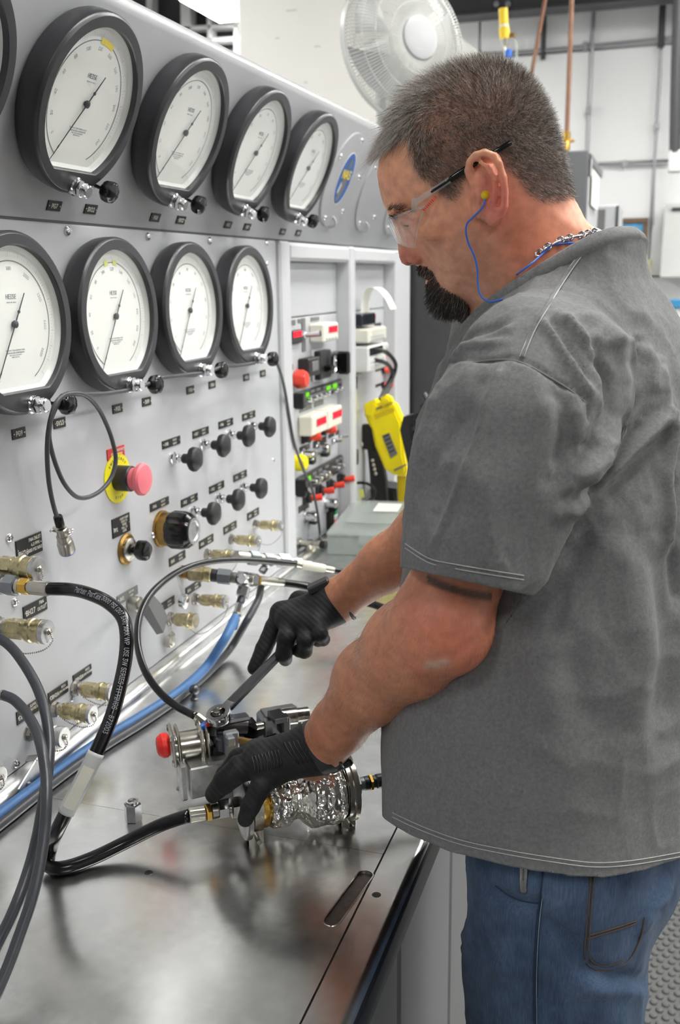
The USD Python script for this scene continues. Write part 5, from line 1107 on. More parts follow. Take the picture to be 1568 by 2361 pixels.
# solenoid cylinder with clamps and the red cap
c0 = vb(396, 1723, .075); c1 = vb(486, 1706, .078); ax_ = c1-c0; ax_ /= np.linalg.norm(ax_); SF = frame(c0, ax_, (0, 0, 1))
Ls = np.linalg.norm(c1-c0)
obj('solenoid', lathe([(.0185, .008), (.0195, .01), (.0195, Ls-.01), (.018, Ls-.008)], 36, SF), 'nickel', va, 30)
obj('end_cap', lathe([(.0195, .002), (.0205, .004), (.0205, .011), (.0195, .012)], 36, SF), 'chrome', va, 30)
obj('red_cap', lathe([(.008, -.017), (.0128, -.0155), (.0172, -.009), (.0172, -.003), (.014, .001)], 28, SF @ T(.008, .006, -.004)), 'red_cap', va, 30, label='red plastic dust cap')
for z in (.001, Ls-.014):
    obj('square_clamp', join([xf(box((0, 0, 0), (.05, .046, .005), .003), SF @ T(.004, .002, z)), xf(box((0, 0, 0), (.046, .042, .005), .003), SF @ T(.004, .002, z+.008))]), 'nickel', va, False)
    for sx in (-1, 1):
        for sy in (-1, 1): obj('clamp_bolt', hexnut(.0085, -.004, .0, SF @ T(.004+sx*.019, .002+sy*.017, z)), 'steel_fitting', va, 25)
obj('red_tab', box((SF @ A([.03, .012, Ls-.002, 1]))[:3], (.008, .006, .006), .001), 'red_plastic', va, False)
# manifold body behind the solenoid
q0, q1 = vb(490, 1725, .07), vb(560, 1700, .07)
obj('manifold', box((q0+q1)/2+A([.005, .012, -.012]), (.095, .044, .05), .004), 'machined_gray', va, False)
obj('port_boss', lathe([(.012, 0), (.013, .002), (.013, .016), (.011, .018), (.0085, .018)], 24, T(*(vb(520, 1725, .085)))), 'dark_steel', va)
k0 = vb(533, 1712, .098)
obj('rod_clamp', join([box(k0+A([0, 0, 0]), (.02, .012, .034), .002), box(k0+A([-.004, -.01, .008]), (.012, .012, .014), .002)]), 'machined_gray', va, False)
a_, b_ = vb(538, 1704, .1), vb(640, 1722, .1)
obj('tie_rod', tube(A([a_, b_]), .0046, 14), 'dark_brass', va)
# head: swivel fitting with nut, dark clamp, bracket, grey actuator
w0 = vb(497, 1672, .1)
obj('swivel', join([hexnut(.022, -.03, -.01, T(*w0)), cyl(.014, -.012, .008, 22, .002, T(*w0)), hexnut(.02, .006, .018, T(*w0))]), 'dark_steel', va, 28)
a_, b_ = vb(500, 1672, .105), vb(570, 1672, .1)
obj('banjo_clamp', join([tube(A([a_, b_]), [.014, .012], 20), box((a_+b_)/2+A([0, 0, .006]), (.05, .022, .012), .003)]), 'dark_steel', va, 30)
obj('clamp_screw', hexnut(.009, 0, .006, T(*(a_+A([.0, 0, .015])))), 'nickel', va)
obj('blue_fitting', join([tube(A([vb(462, 1680, .1), vb(480, 1672, .1)]), [.0055, .0075], 14)]), 'blue_knob', va); obj('blue_fitting_tip', tube(A([vb(459, 1681, .1), vb(464, 1679, .1)]), .0045, 12), 'chrome', va)
obj('elbow', tube(spline(A([vb(478, 1674, .098), vb(490, 1682, .094), vb(505, 1690, .09)]), .004), .006, 12), 'machined_gray', va)
g0, g1 = vb(562, 1680, .09), vb(612, 1690, .085)
obj('black_bracket', hull([tuple(p+A([0, y, 0])) for p in (vb(558, 1662, .105), vb(590, 1664, .105), vb(606, 1690, .095), vb(600, 1712, .07), vb(560, 1706, .07)) for y in (-.006, .016)]), 'knob_black', va, False)
a_, b_ = vb(598, 1678, .085), vb(692, 1662, .085); Af = frame(a_, b_-a_, (0, 0, 1)); La = np.linalg.norm(b_-a_)
obj('actuator_body', join([xf(box((0, 0, La/2), (.04, .036, La), .004), Af)]), 'machined_gray', va, False)
obj('cover_plate', xf(box((.021, 0, La/2), (.003, .03, La*.8), .001), Af), 'plate_gray', va, False)
a2, b2 = vb(648, 1655, .105), vb(710, 1645, .105)
obj('actuator_rod', join([tube(A([a2, a2+(b2-a2)*.55]), .0125, 22), tube(A([a2+(b2-a2)*.5, b2]), .0105, 22)]), 'steel_fitting', va, 30)
obj('rod_clip', join([box(vb(640, 1652, .112), (.02, .032, .008), .001), box(vb(652, 1666, .1), (.012, .034, .03), .002)]), 'dark_steel', va, False)
obj('guide_pin', tube(A([vb(590, 1676, .11), vb(606, 1672, .11)]), .0048, 12), 'nickel', va)
obj('guide_pin', tube(A([vb(618, 1704, .08), vb(636, 1698, .08)]), .0052, 12), 'nickel', va)
obj('foot', box((.06, .03, .006), (.05, .06, .012), .002), 'machined_gray', va, False); obj('leg', box((.06, .03, .022), (.03, .03, .03), .002), 'machined_gray', va, False)
# combination wrench in the right hand
wh, wt = ben(505, 1650, .122), dep(690, 1462, 1.5)
wp = thing('wrench', 'polished combination wrench held in the right hand, its ring on the valve fitting', 'wrench')
Lw = np.linalg.norm(wt-wh); WF = frame(wh, wt-wh, A([0, 0, 1.]))
obj('ring_head', join([xf(lathe([(.0105, -.0065), (.0165, -.0065), (.0175, -.004), (.0175, .004), (.0165, .0065), (.0105, .0065), (.0105, -.0065)], 24, cap=False), frame(wh, WF[:3, 0], WF[:3, 2])), box((0, 0, .022), (.008, .017, .014), .002, WF)]), 'chrome', wp, 30)
obj('shank', xf(hull([(x*.0028, y*w, z) for z, w in ((.018, .0085), (.035, .0058), (Lw, .0068)) for x in (-1, 1) for y in (-1, 1)] + [(x*.0034, y*w*.6, z) for z, w in ((.02, .0085), (.035, .0058), (Lw, .0068)) for x in (-1, 1) for y in (-1, 1)]), WF), 'dark_steel', wp, False)
# ------------------------------------------------------------------ the operator: implicit shapes meshed by surface nets
def surface_nets(f, lo, hi, h, coarse=8, band=1.8):
    """f(points) > 0 inside; only blocks near the surface are sampled. returns a trimesh"""
    lo, hi = A(lo), A(hi); B = coarse; bh = B*h
    nb = np.ceil((hi-lo)/bh).astype(int)+1
    g = np.stack(np.meshgrid(*[np.arange(k) for k in nb], indexing='ij'), -1).reshape(-1, 3)
    fc = f(lo+(g+.5)*bh); g = g[abs(fc) < band*bh]
    n = B+1; loc = np.stack(np.meshgrid(*[np.arange(n)]*3, indexing='ij'), -1).reshape(-1, 3)
    vals = f((lo + (g[:, None]*B+loc[None])[..., :]*h).reshape(-1, 3)).reshape(-1, n, n, n)
    ins = vals > 0
    cnt = sum(ins[:, i:B+i, j:B+j, k:B+k].astype(np.int8) for i in (0, 1) for j in (0, 1) for k in (0, 1))
    bi, ci, cj, ck = np.nonzero((cnt > 0) & (cnt < 8))
    acc = np.zeros((len(bi), 3)); num = np.zeros(len(bi))
    for ax in range(3):
        o = [0, 1, 2]; o.remove(ax)
        for p in (0, 1):
            for q in (0, 1):
                d0 = [0, 0, 0]; d0[o[0]], d0[o[1]] = p, q; d1 = list(d0); d1[ax] = 1
                a = vals[bi, ci+d0[0], cj+d0[1], ck+d0[2]]; b = vals[bi, ci+d1[0], cj+d1[1], ck+d1[2]]
                x = (a > 0) != (b > 0); t = np.where(x, a/np.where(x, a-b, 1), 0)
                pos = np.tile(np.array(d0, float), (len(bi), 1)); pos[:, ax] = t
                acc += np.where(x[:, None], pos, 0); num += x
    cell = g[bi]*B + np.stack([ci, cj, ck], 1)
    V = lo + (cell + acc/num[:, None])*h
    S = nb*B+2; key = (cell[:, 0]*S[1]+cell[:, 1])*S[2]+cell[:, 2]
    o_ = np.argsort(key); ks = key[o_]
    def find(c):
        k = (c[:, 0]*S[1]+c[:, 1])*S[2]+c[:, 2]; i = np.clip(np.searchsorted(ks, k), 0, len(ks)-1); return np.where(ks[i] == k, o_[i], -1)
    F = []
    for ax in range(3):
        o = [0, 1, 2]; o.remove(ax); e1, e2 = np.eye(3, dtype=int)[o[0]], np.eye(3, dtype=int)[o[1]]
        a = vals[bi, ci, cj, ck]; d = [0, 0, 0]; d[ax] = 1; b = vals[bi, ci+d[0], cj+d[1], ck+d[2]]
        x = np.nonzero((a > 0) != (b > 0))[0]
        c = cell[x]; q = np.stack([x, find(c-e1), find(c-e1-e2), find(c-e2)], 1); ok = (q >= 0).all(1); q = q[ok]
        flip = (a[x][ok] > 0) ^ (ax == 1); q[~flip] = q[~flip][:, ::-1]
        F += [q[:, [0, 1, 2]], q[:, [0, 2, 3]]]
    return trimesh.Trimesh(V, np.vstack(F), process=False)
def smax(a, b, k): h = np.clip(.5+.5*(a-b)/k, 0, 1); return b+(a-b)*h+k*h*(1-h)
def cone(P, a, b, ra, rb):
    """round cone (inside positive)"""
    ba = b-a; t = np.clip(((P-a)@ba)/(ba@ba), 0, 1); return ra+(rb-ra)*t-np.linalg.norm(P-a-t[:, None]*ba, axis=1)
def chain(P, pts, k=.004):
    """pts: [(xyz, r)]"""
    o = None
    for (a, ra), (b, rb) in zip(pts[:-1], pts[1:]):
        c = cone(P, A(a), A(b), ra, rb); o = c if o is None else smax(o, c, k)
    return o
def ellip(P, c, r, R=None):
    q = P-A(c); q = q@R if R is not None else q
    k0 = np.linalg.norm(q/A(r), axis=1); k1 = np.linalg.norm(q/A(r)**2, axis=1); return -k0*(k0-1)/np.maximum(k1, 1e-9)
def smoothmesh(m, it=6, lam=.5, mu=-.53):
    """taubin smoothing"""
    from scipy.sparse import coo_matrix
    v, f = np.asarray(m.vertices).copy(), np.asarray(m.faces); e = np.vstack([f[:, [0, 1]], f[:, [1, 2]], f[:, [2, 0]]]); e = np.vstack([e, e[:, ::-1]])
    M = coo_matrix((np.ones(len(e)), (e[:, 0], e[:, 1])), shape=(len(v),)*2).tocsr(); M.data[:] = 1; dg = np.maximum(np.asarray(M.sum(1)).ravel(), 1)
    for i in range(it):
        for l in (lam, mu): v += l*((M@v)/dg[:, None]-v)
    return trimesh.Trimesh(v, f, process=False)
def vnormals(m): return meshkit.arrays(m, True)[2]
# --- head frame: the plane of the head's profile
DH = 1.08
Hc = dep(1100, 430, DH); nh = -ray(1100, 430)/np.linalg.norm(ray(1100, 430))     # nh: to the head's own left (towards the lens)
uh = np.cross(A([0, 0, 1.]), nh); uh = _r - nh*(_r@nh); uh /= np.linalg.norm(uh); vh = np.cross(nh, uh)
HR = np.stack([uh, vh, nh], 1)
def hpx(px, py):
    r = ray(px, py); P = CAM + r*(((Hc-CAM)@nh)/(r@nh)); return (P-Hc)@uh, (P-Hc)@vh
def hc(x, y): return hpx(820+x/2.7034, 100+y/2.7034)        # profile measured on an enlargement
def h3(x, y, w):
    a, b = hc(x, y); return A([a, b, w])
skin_outline = [(205, 610), (165, 690), (146, 760), (142, 830), (150, 900), (163, 950), (178, 1000), (192, 1035), (208, 1068), (226, 1095), (238, 1125), (246, 1170), (258, 1220), (268, 1270), (273, 1325), (281, 1355), (298, 1376), (322, 1384), (350, 1380), (374, 1376), (388, 1390), (396, 1418), (408, 1440), (428, 1455), (446, 1466), (438, 1480), (440, 1500), (462, 1518), (466, 1545),
    (476, 1580), (496, 1612), (530, 1638), (570, 1650), (615, 1650), (660, 1640), (695, 1655), (705, 1700), (705, 1800), (730, 1950), (900, 2100), (1300, 2000), (1520, 1600), (1560, 1330), (1500, 1215), (1465, 1170), (1430, 1105), (1395, 1035), (1365, 975), (1344, 920), (1325, 840), (1297, 740), (1258, 640), (1218, 535), (1178, 440), (1130, 335), (1075, 258), (1010, 195), (930, 150), (820, 124), (700, 132), (580, 168), (460, 238), (360, 325), (285, 430), (240, 520)]
Wc = [(700, 300, 60), (560, 250, 54), (850, 200, 52), (700, 450, 75), (900, 450, 77), (1050, 450, 70), (1150, 600, 66), (1000, 650, 76), (800, 650, 77), (600, 550, 73), (450, 550, 66), (350, 500, 60), (260, 560, 54), (200, 780, 52), (300, 800, 61), (450, 850, 67), (600, 900, 71), (560, 1050, 69), (450, 1090, 62), (390, 1060, 56), (330, 1060, 47), (260, 1050, 36), (222, 1030, 34), (215, 960, 44), (262, 1150, 15), (290, 1240, 15), (310, 1330, 15.5), (380, 1340, 18.5), (430, 1290, 32), (370, 1200, 33), (450, 1210, 47), (520, 1290, 54),
    (430, 1430, 19), (470, 1400, 28), (520, 1440, 36), (620, 1380, 58), (750, 1400, 64), (830, 1330, 67), (600, 1560, 32), (540, 1610, 24), (700, 1600, 45), (850, 1150, 72), (1000, 1200, 67), (1150, 1000, 65), (1300, 1000, 55), (1300, 1150, 60), (1000, 1500, 68), (850, 1650, 62), (1300, 1400, 72), (1100, 1700, 74), (720, 1000, 73), (860, 900, 75)]
gs = .0012; ext = .36; gn = int(2*ext/gs)
_o = A([hc(*p) for p in skin_outline])
def raster(poly):
    # even-odd point test on the grid, by rows
    y = -ext+(np.arange(gn)+.5)*gs; x = y.copy(); inside = np.zeros((gn, gn), bool); p = np.asarray(poly); q = np.roll(p, -1, 0)
    for k in range(len(p)):
        (x0, y0), (x1, y1) = p[k], q[k]
        r = (y0 > y) != (y1 > y); xs = x0+(y[r]-y0)/(y1-y0+1e-12)*(x1-x0); inside[r] ^= x[None] < xs[:, None]
    return inside
_pl = spline(np.c_[np.vstack([_o, _o[:1]]), np.zeros(len(_o)+1)], .002)[:, :2]
from scipy.ndimage import distance_transform_edt, map_coordinates, gaussian_filter
_in = raster(_pl); _d = (distance_transform_edt(_in)-distance_transform_edt(~_in))*gs
_wp = A([hc(x, y) for x, y, w in Wc]); _ww = A([w for *_, w in Wc])/1000
_rb = RBFInterpolator(_wp, _ww, kernel='thin_plate_spline', smoothing=1e-7)
cg = -ext+(np.arange(0, gn, 8)+.5)*gs; CX, CY = np.meshgrid(cg, cg); _wc = _rb(np.stack([CX.ravel(), CY.ravel()], 1)).reshape(CX.shape)
from scipy.ndimage import zoom
WW = np.clip(zoom(_wc, gn/_wc.shape[0], order=1)[:gn, :gn], .008, .085)
_di = np.clip(_d, 0, None); Rr = WW*1.15
WG = np.where(_d > 0, WW*np.sqrt(np.clip(1-(1-np.minimum(_di/Rr, 1))**2, 0, 1)), _d)
WG = np.where(_d > .004, gaussian_filter(WG, 1.5), WG)
def samp(G, a, b, order=1): return map_coordinates(G, [(b+ext)/gs-.5, (a+ext)/gs-.5], order=order, mode='nearest')
earR = HR
def head_field(P):
    q = (P-Hc)@HR; a, b, w = q[:, 0], q[:, 1], abs(q[:, 2]); Q = np.stack([a, b, w], 1)
    wg = samp(WG, a, b); f = np.where(wg > 0, wg-w, np.minimum(wg, 0)-w*.3)
    f = np.clip(f, -.05, .05)
    near = (a > -.2) & (a < .16) & (b > -.2) & (b < .14) & (w < .11)
    i = np.nonzero(near)[0]
    if not len(i): return f
    q_ = Q[i]; g = f[i]
    # brow ridge, eye socket, lid, cheekbone, nostril wing
    g = smax(g, ellip(q_, h3(268, 1045, .028), (.010, .005, .02)), .01)
    g = -smax(-g, ellip(q_, h3(318, 1112, .050), (.016, .0095, .016)), .008)
    g = smax(g, ellip(q_, h3(352, 1108, .0345), (.0125, .0115, .0125)), .003)
    g = smax(g, ellip(q_, h3(372, 1345, .0145), (.0078, .0065, .0058)), .004)
    g = -smax(-g, ellip(q_, h3(356, 1372, .0115), (.0062, .0042, .005), None), .0015)
    g = smax(g, ellip(q_, h3(480, 1150, .052), (.02, .012, .01)), .012)
    # ear
    e = ellip(q_, h3(815, 890, .079), (.0165, .034, .0065), EARM)
    e = -smax(-e, ellip(q_, h3(805, 895, .0905), (.0095, .021, .0085), EARM), .002)
    hel = [h3(722, 850, .077), h3(708, 800, .08), h3(716, 750, .083), h3(748, 712, .086), h3(800, 697, .089), h3(850, 716, .092), h3(886, 766, .094), h3(906, 840, .095), h3(918, 920, .094), h3(914, 1000, .091), h3(895, 1050, .087)]
    e = smax(e, chain(q_, [(p, .0036 if k < 9 else .0042) for k, p in enumerate(hel)], .002), .0025)
    e = smax(e, chain(q_, [(h3(770, 745, .084), .002), (h3(826, 790, .0885), .0032), (h3(862, 860, .0905), .0036), (h3(868, 940, .0895), .0036), (h3(850, 1010, .086), .0034), (h3(815, 1030, .083), .0028)], .002), .003)
    e = smax(e, chain(q_, [(h3(880, 1055, .087), .0052), (h3(848, 1085, .083), .006), (h3(826, 1062, .079), .005)], .003), .004)
    e = smax(e, ellip(q_, h3(772, 950, .0805), (.0048, .0075, .0062)), .003)
    e = smax(e, chain(q_, [(h3(712, 800, .078), .004), (h3(738, 880, .0775), .0036), (h3(768, 910, .0765), .003)], .002), .004)
    g = smax(g, e, .004)
    f[i] = g; return f
_ea = np.radians(-9); _eb = np.radians(20)
EARM = A([[np.cos(_ea), -np.sin(_ea), 0], [np.sin(_ea), np.cos(_ea), 0], [0, 0, 1]]) @ A([[np.cos(_eb), 0, -np.sin(_eb)], [0, 1, 0], [np.sin(_eb), 0, np.cos(_eb)]])
# --- arms
WL, EL, SL = dep(748, 1716, 1.228), dep(1014, 1442, 1.01), dep(1235, 858, .965)
FM = dep(864, 1570, 1.125)
WR, ER, SR = dep(778, 1386, 1.475), dep(1085, 1155, 1.35), dep(1180, 780, 1.31)
def arm_l(P):
    f = chain(P, [(SL, .05), (SL*.45+EL*.55, .0465), (EL, .047)], .02)
    f = smax(f, chain(P, [(EL, .049), (EL*.6+FM*.4+A([0, 0, .001]), .0495), (FM, .0445), (FM*.3+WL*.7, .031), (WL, .0285), (WL+(WL-FM)*.25, .028)], .02), .02)
    f = smax(f, ellip(P, dep(1038, 1452, .997), (.036, .036, .036)), .02)
    return f
def arm_r(P):
    f = chain(P, [(SR, .064), (ER, .046)], .02)
    return smax(f, chain(P, [(ER, .044), (ER*.72+WR*.28, .044), (ER*.4+WR*.6, .037), (WR, .029), (WR+(WR-ER)*.12, .028)], .02), .02)
fwd = -np.cross(A([0, 0, 1.]), A([nh[0], nh[1], 0])); fwd = A([-.93, .36, 0])/np.hypot(.93, .36); lft = np.cross(A([0, 0, 1.]), fwd)
# --- torso as a loft of rounded sections: (z, centre, half depth, half width)
def lv(px, py, t, a, b): p = dep(px, py, t); return (p[2], p[0], p[1], a, b)
TORSO = A(sorted([lv(1262, 2060, 1.17, .17, .195), lv(1262, 1900, 1.17, .17, .2), lv(1268, 1700, 1.17, .17, .2), lv(1284, 1450, 1.165, .166, .2), lv(1302, 1200, 1.16, .162, .2), lv(1312, 1040, 1.155, .156, .197), lv(1322, 930, 1.15, .146, .187), lv(1328, 850, 1.145, .134, .172), lv(1326, 790, 1.135, .12, .152), lv(1316, 735, 1.125, .107, .126), lv(1306, 690, 1.115, .096, .106), lv(1308, 645, 1.105, .084, .088), lv(1316, 600, 1.095, .074, .077), lv(1326, 545, 1.085, .066, .07)]))
def loft(P, TB, shrink=0.0, n=2.4):
    z = P[:, 2]; c = [np.interp(z, TB[:, 0], TB[:, k]) for k in range(1, 5)]
    d = P[:, :2]-np.stack(c[:2], 1); x = d@fwd[:2]; y = d@lft[:2]; a, b = c[2]-shrink, c[3]-shrink
    q = ((abs(x)/a)**n+(abs(y)/b)**n)**(1/n)
    f = (1-q)*np.minimum(a, b)
    return np.minimum(f, np.minimum(TB[-1, 0]-z, z-TB[0, 0]))
def body_field(P):
    f = head_field(P); f = smax(f, arm_l(P), .012); f = smax(f, arm_r(P), .012)
    return smax(f, np.minimum(loft(P, TORSO, .036), P[:, 2]-BZ-.2), .03)
def bounds(pts, m): q = A(pts); return q.min(0)-m, q.max(0)+m
blo, bhi = bounds([Hc+A([0, 0, .2]), Hc-A([.2, .2, .2]), WL, EL, SL, WR, ER, SR, TORSO[0, [1, 2, 0]]-A([.2, .25, 0]), TORSO[0, [1, 2, 0]]+A([.2, .25, 0])], .07)
def segdist(q, poly):
    d = np.full(len(q), 1e9)
    for a, b in zip(A(poly, float)[:-1], A(poly, float)[1:]):
        ba = b-a; t = np.clip(((q-a)@ba)/(ba@ba), 0, 1); d = np.minimum(d, np.linalg.norm(q-a-t[:, None]*ba, axis=1))
    return d
# --- build the body mesh
def vcol(prim, col):
    UsdGeom.PrimvarsAPI(prim).CreatePrimvar('col', Sdf.ValueTypeNames.Color3fArray, 'vertex').Set(Vt.Vec3fArray.FromNumpy(np.asarray(col, np.float32)))
SS = lambda x, a, b: np.clip((x-a)/(b-a), 0, 1)**2*(3-2*np.clip((x-a)/(b-a), 0, 1))
MATS['skin'] = usdkit.material(stage, '/World/Looks/skin', {
    'a': ('attribute', {'attribute': 'col'}), 'g': ('geometry', {}), 'n': ('noise_texture', {'scale': 90., 'detail': 5.}), 'n2': ('noise_texture', {'scale': 700., 'detail': 2.}),
    'r': ('rgb_ramp', {'ramp': [(.3, (.84, .8, .78)), (.7, (1.12, 1.1, 1.08))]}), 'm': ('mix_color', {'blend_type': 'multiply', 'fac': 1.0, 'use_clamp_result': False}),
    'b': ('bump', {'strength': .12, 'distance': .001}), 'p': ('principled_bsdf', {'roughness': .46, 'subsurface_weight': .12, 'subsurface_scale': .004, 'subsurface_radius': (1., .35, .2)})},
    [('a.color', 'm.a'), ('g.position', 'n.vector'), ('g.position', 'n2.vector'), ('n.fac', 'r.fac'), ('r.color', 'm.b'), ('m.result', 'p.base_color'), ('n2.fac', 'b.height'), ('b.normal', 'p.normal')], surface='p.BSDF')
man = thing('person', 'man in grey T-shirt, jeans and black gloves bending over the bench with a wrench', 'person')
bm = smoothmesh(surface_nets(body_field, blo, bhi, .0026), 5)
bv, bn = np.asarray(bm.vertices), vnormals(bm)
hq = (bv-Hc)@HR; ab = hq[:, :2]
def inpoly(poly, q):
    p = A([hc(*c) for c in poly]); r = np.roll(p, -1, 0); ins = np.zeros(len(q), bool)
    for (x0, y0), (x1, y1) in zip(p, r): ins ^= ((y0 > q[:, 1]) != (y1 > q[:, 1])) & (q[:, 0] < x0+(q[:, 1]-y0)/(y1-y0+1e-12)*(x1-x0))
    return ins
def blob(c, r, P=None): return np.exp(-(np.linalg.norm((bv if P is None else P)-c, axis=1)/r)**2)
HC = lambda x, y, w: Hc + HR @ h3(x, y, w)
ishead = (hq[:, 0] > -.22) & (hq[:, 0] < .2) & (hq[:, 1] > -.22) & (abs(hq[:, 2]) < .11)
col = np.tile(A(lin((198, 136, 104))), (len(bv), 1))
col[ishead] = A(lin((238, 176, 144)))  # lighter than the arms: stronger light on the face painted into the skin
def paint(w, c): 
    global col
    col = col*(1-w[:, None]) + A(lin(c))*w[:, None]
hw = lambda x, y, w, r: np.where(ishead, np.exp(-(np.linalg.norm(np.c_[ab, abs(hq[:, 2])]-h3(x, y, w), axis=1)/r)**2), 0)
paint(hw(1050, 1250, .065, .06)*.75, (204, 116, 88)); paint(hw(1200, 1050, .06, .045)*.6, (208, 122, 92)); paint(hw(860, 900, .09, .03)*.85, (212, 120, 104)); paint(hw(890, 1030, .09, .018)*.7, (214, 122, 112))
paint(hw(300, 1340, .012, .02)*.8, (196, 104, 92)); paint(hw(560, 1180, .065, .03)*.4, (206, 124, 96)); paint(hw(200, 850, .03, .05)*.4, (208, 138, 104))
stub = [(430, 1330), (520, 1280), (640, 1200), (720, 1080), (790, 1060), (860, 1180), (900, 1300), (1000, 1480), (1000, 1600), (720, 1800), (690, 1660), (600, 1660), (470, 1500)]
st_w = np.where(ishead, gaussian_filter(raster(A([hc(*c) for c in stub])).astype(float), 9)[np.clip(((ab[:, 1]+ext)/gs).astype(int), 0, gn-1), np.clip(((ab[:, 0]+ext)/gs).astype(int), 0, gn-1)], 0)
paint(st_w*.4, (168, 136, 120))
hair_poly = [(150, 690), (230, 636), (305, 596), (346, 566), (362, 650), (380, 760), (405, 840), (480, 882), (540, 930), (572, 962), (620, 978), (648, 935), (658, 880), (700, 800), (716, 735), (800, 690), (880, 705), (930, 785), (1000, 855), (1050, 925), (1112, 972), (1200, 978), (1300, 962), (1400, 935), (1400, 500), (1100, 100), (700, 60), (300, 250), (140, 560)]
hm = np.where(ishead, gaussian_filter(raster(A([hc(*c) for c in hair_poly])).astype(float), 3)[np.clip(((ab[:, 1]+ext)/gs).astype(int), 0, gn-1), np.clip(((ab[:, 0]+ext)/gs).astype(int), 0, gn-1)], 0)
earzone = np.where(ishead & (abs(hq[:, 2]) > .0775) & (ab[:, 1] < hc(0, 680)[1]) & (ab[:, 0] > hc(690, 0)[0]) & (ab[:, 0] < hc(940, 0)[0]), 1, 0); hm = hm*(1-earzone)
thin = np.clip(hw(300, 480, .045, .05)+hw(560, 330, .05, .05)*.6, 0, 1)
paint(hm*(.8-.5*thin), (92, 78, 72))
paint(hw(352, 1100, .046, .011)*.35, (150, 98, 88)); paint(hw(358, 1374, .0125, .006), (50, 22, 20)); paint(hw(800, 965, .072, .008)*.8, (110, 56, 50))  # shade of the nostril hole and ear hollow painted into the skin
# arms: redder elbow, pale dry patch, tattoo band under the sleeve
paint(blob(dep(1060, 1430, .985), .06)*.55, (205, 116, 96)); 
paint(blob(dep(800, 1640, 1.2), .07)*.4, (196, 122, 92))
bp, bz = project(bv)
fa = bz < 1.08; paint(np.where(fa, np.exp(-(segdist(bp, [(985, 1536), (1030, 1526)])/11)**2)*.7, 0), (204, 188, 174)); paint(np.where(fa, np.exp(-(segdist(bp, [(1000, 1440), (1060, 1480)])/60)**2)*.55, 0), (214, 126, 104)); paint(np.where(fa, np.exp(-(segdist(bp, [(950, 1528), (975, 1545)])/16)**2)*.5, 0), (220, 124, 98))
tb = (bz < 1.0) & (bp[:, 0] > 985) & (bp[:, 0] < 1135); yb = 1352+(bp[:, 0]-1040)*.28-((bp[:, 0]-1060)/75)**2*8
paint(np.where(tb, np.exp(-((bp[:, 1]-yb-5)/11)**4)*.85, 0), (62, 58, 50))
paint(np.where(tb, np.exp(-((bp[:, 1]-yb-2)/3)**2)*(np.sin(bp[:, 0]*.45) > .2)*.7, 0), (120, 100, 84))
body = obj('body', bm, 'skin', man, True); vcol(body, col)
# --- shirt
SLV = [(dep(1236, 885, .975), .069), (dep(1196, 985, .955), .0775), (dep(1150, 1110, .95), .0735), (dep(1096, 1250, .955), .065), (dep(1054, 1370, .965), .0585)]
SRV = [(SR, .075), (SR*.6+ER*.4, .075), (SR*.28+ER*.72, .066)]
def shirt_field(P):
    f = loft(P, TORSO)
    s = chain(P, SLV, .02); f = smax(f, s, .012); f = smax(f, chain(P, SRV, .02), .02)
    return smax(f, chain(P, [(dep(1300, 770, 1.07), .062), (dep(1246, 860, .99), .066)], .02), .045)
slo, shi = bounds([TORSO[0, [1, 2, 0]]-A([.2, .24, 0]), TORSO[0, [1, 2, 0]]+A([.2, .24, 0]), TORSO[-1, [1, 2, 0]], SLV[-1][0], SLV[0][0], SR, ER], .09)
sm = smoothmesh(surface_nets(shirt_field, slo, shi, .0036), 6)
c7 = lambda pts: [(860+x/2.2147, 1700+y/2.2147) for x, y in pts]
c5 = lambda pts: [(900+x/2.3473, 540+y/2.3473) for x, y in pts]
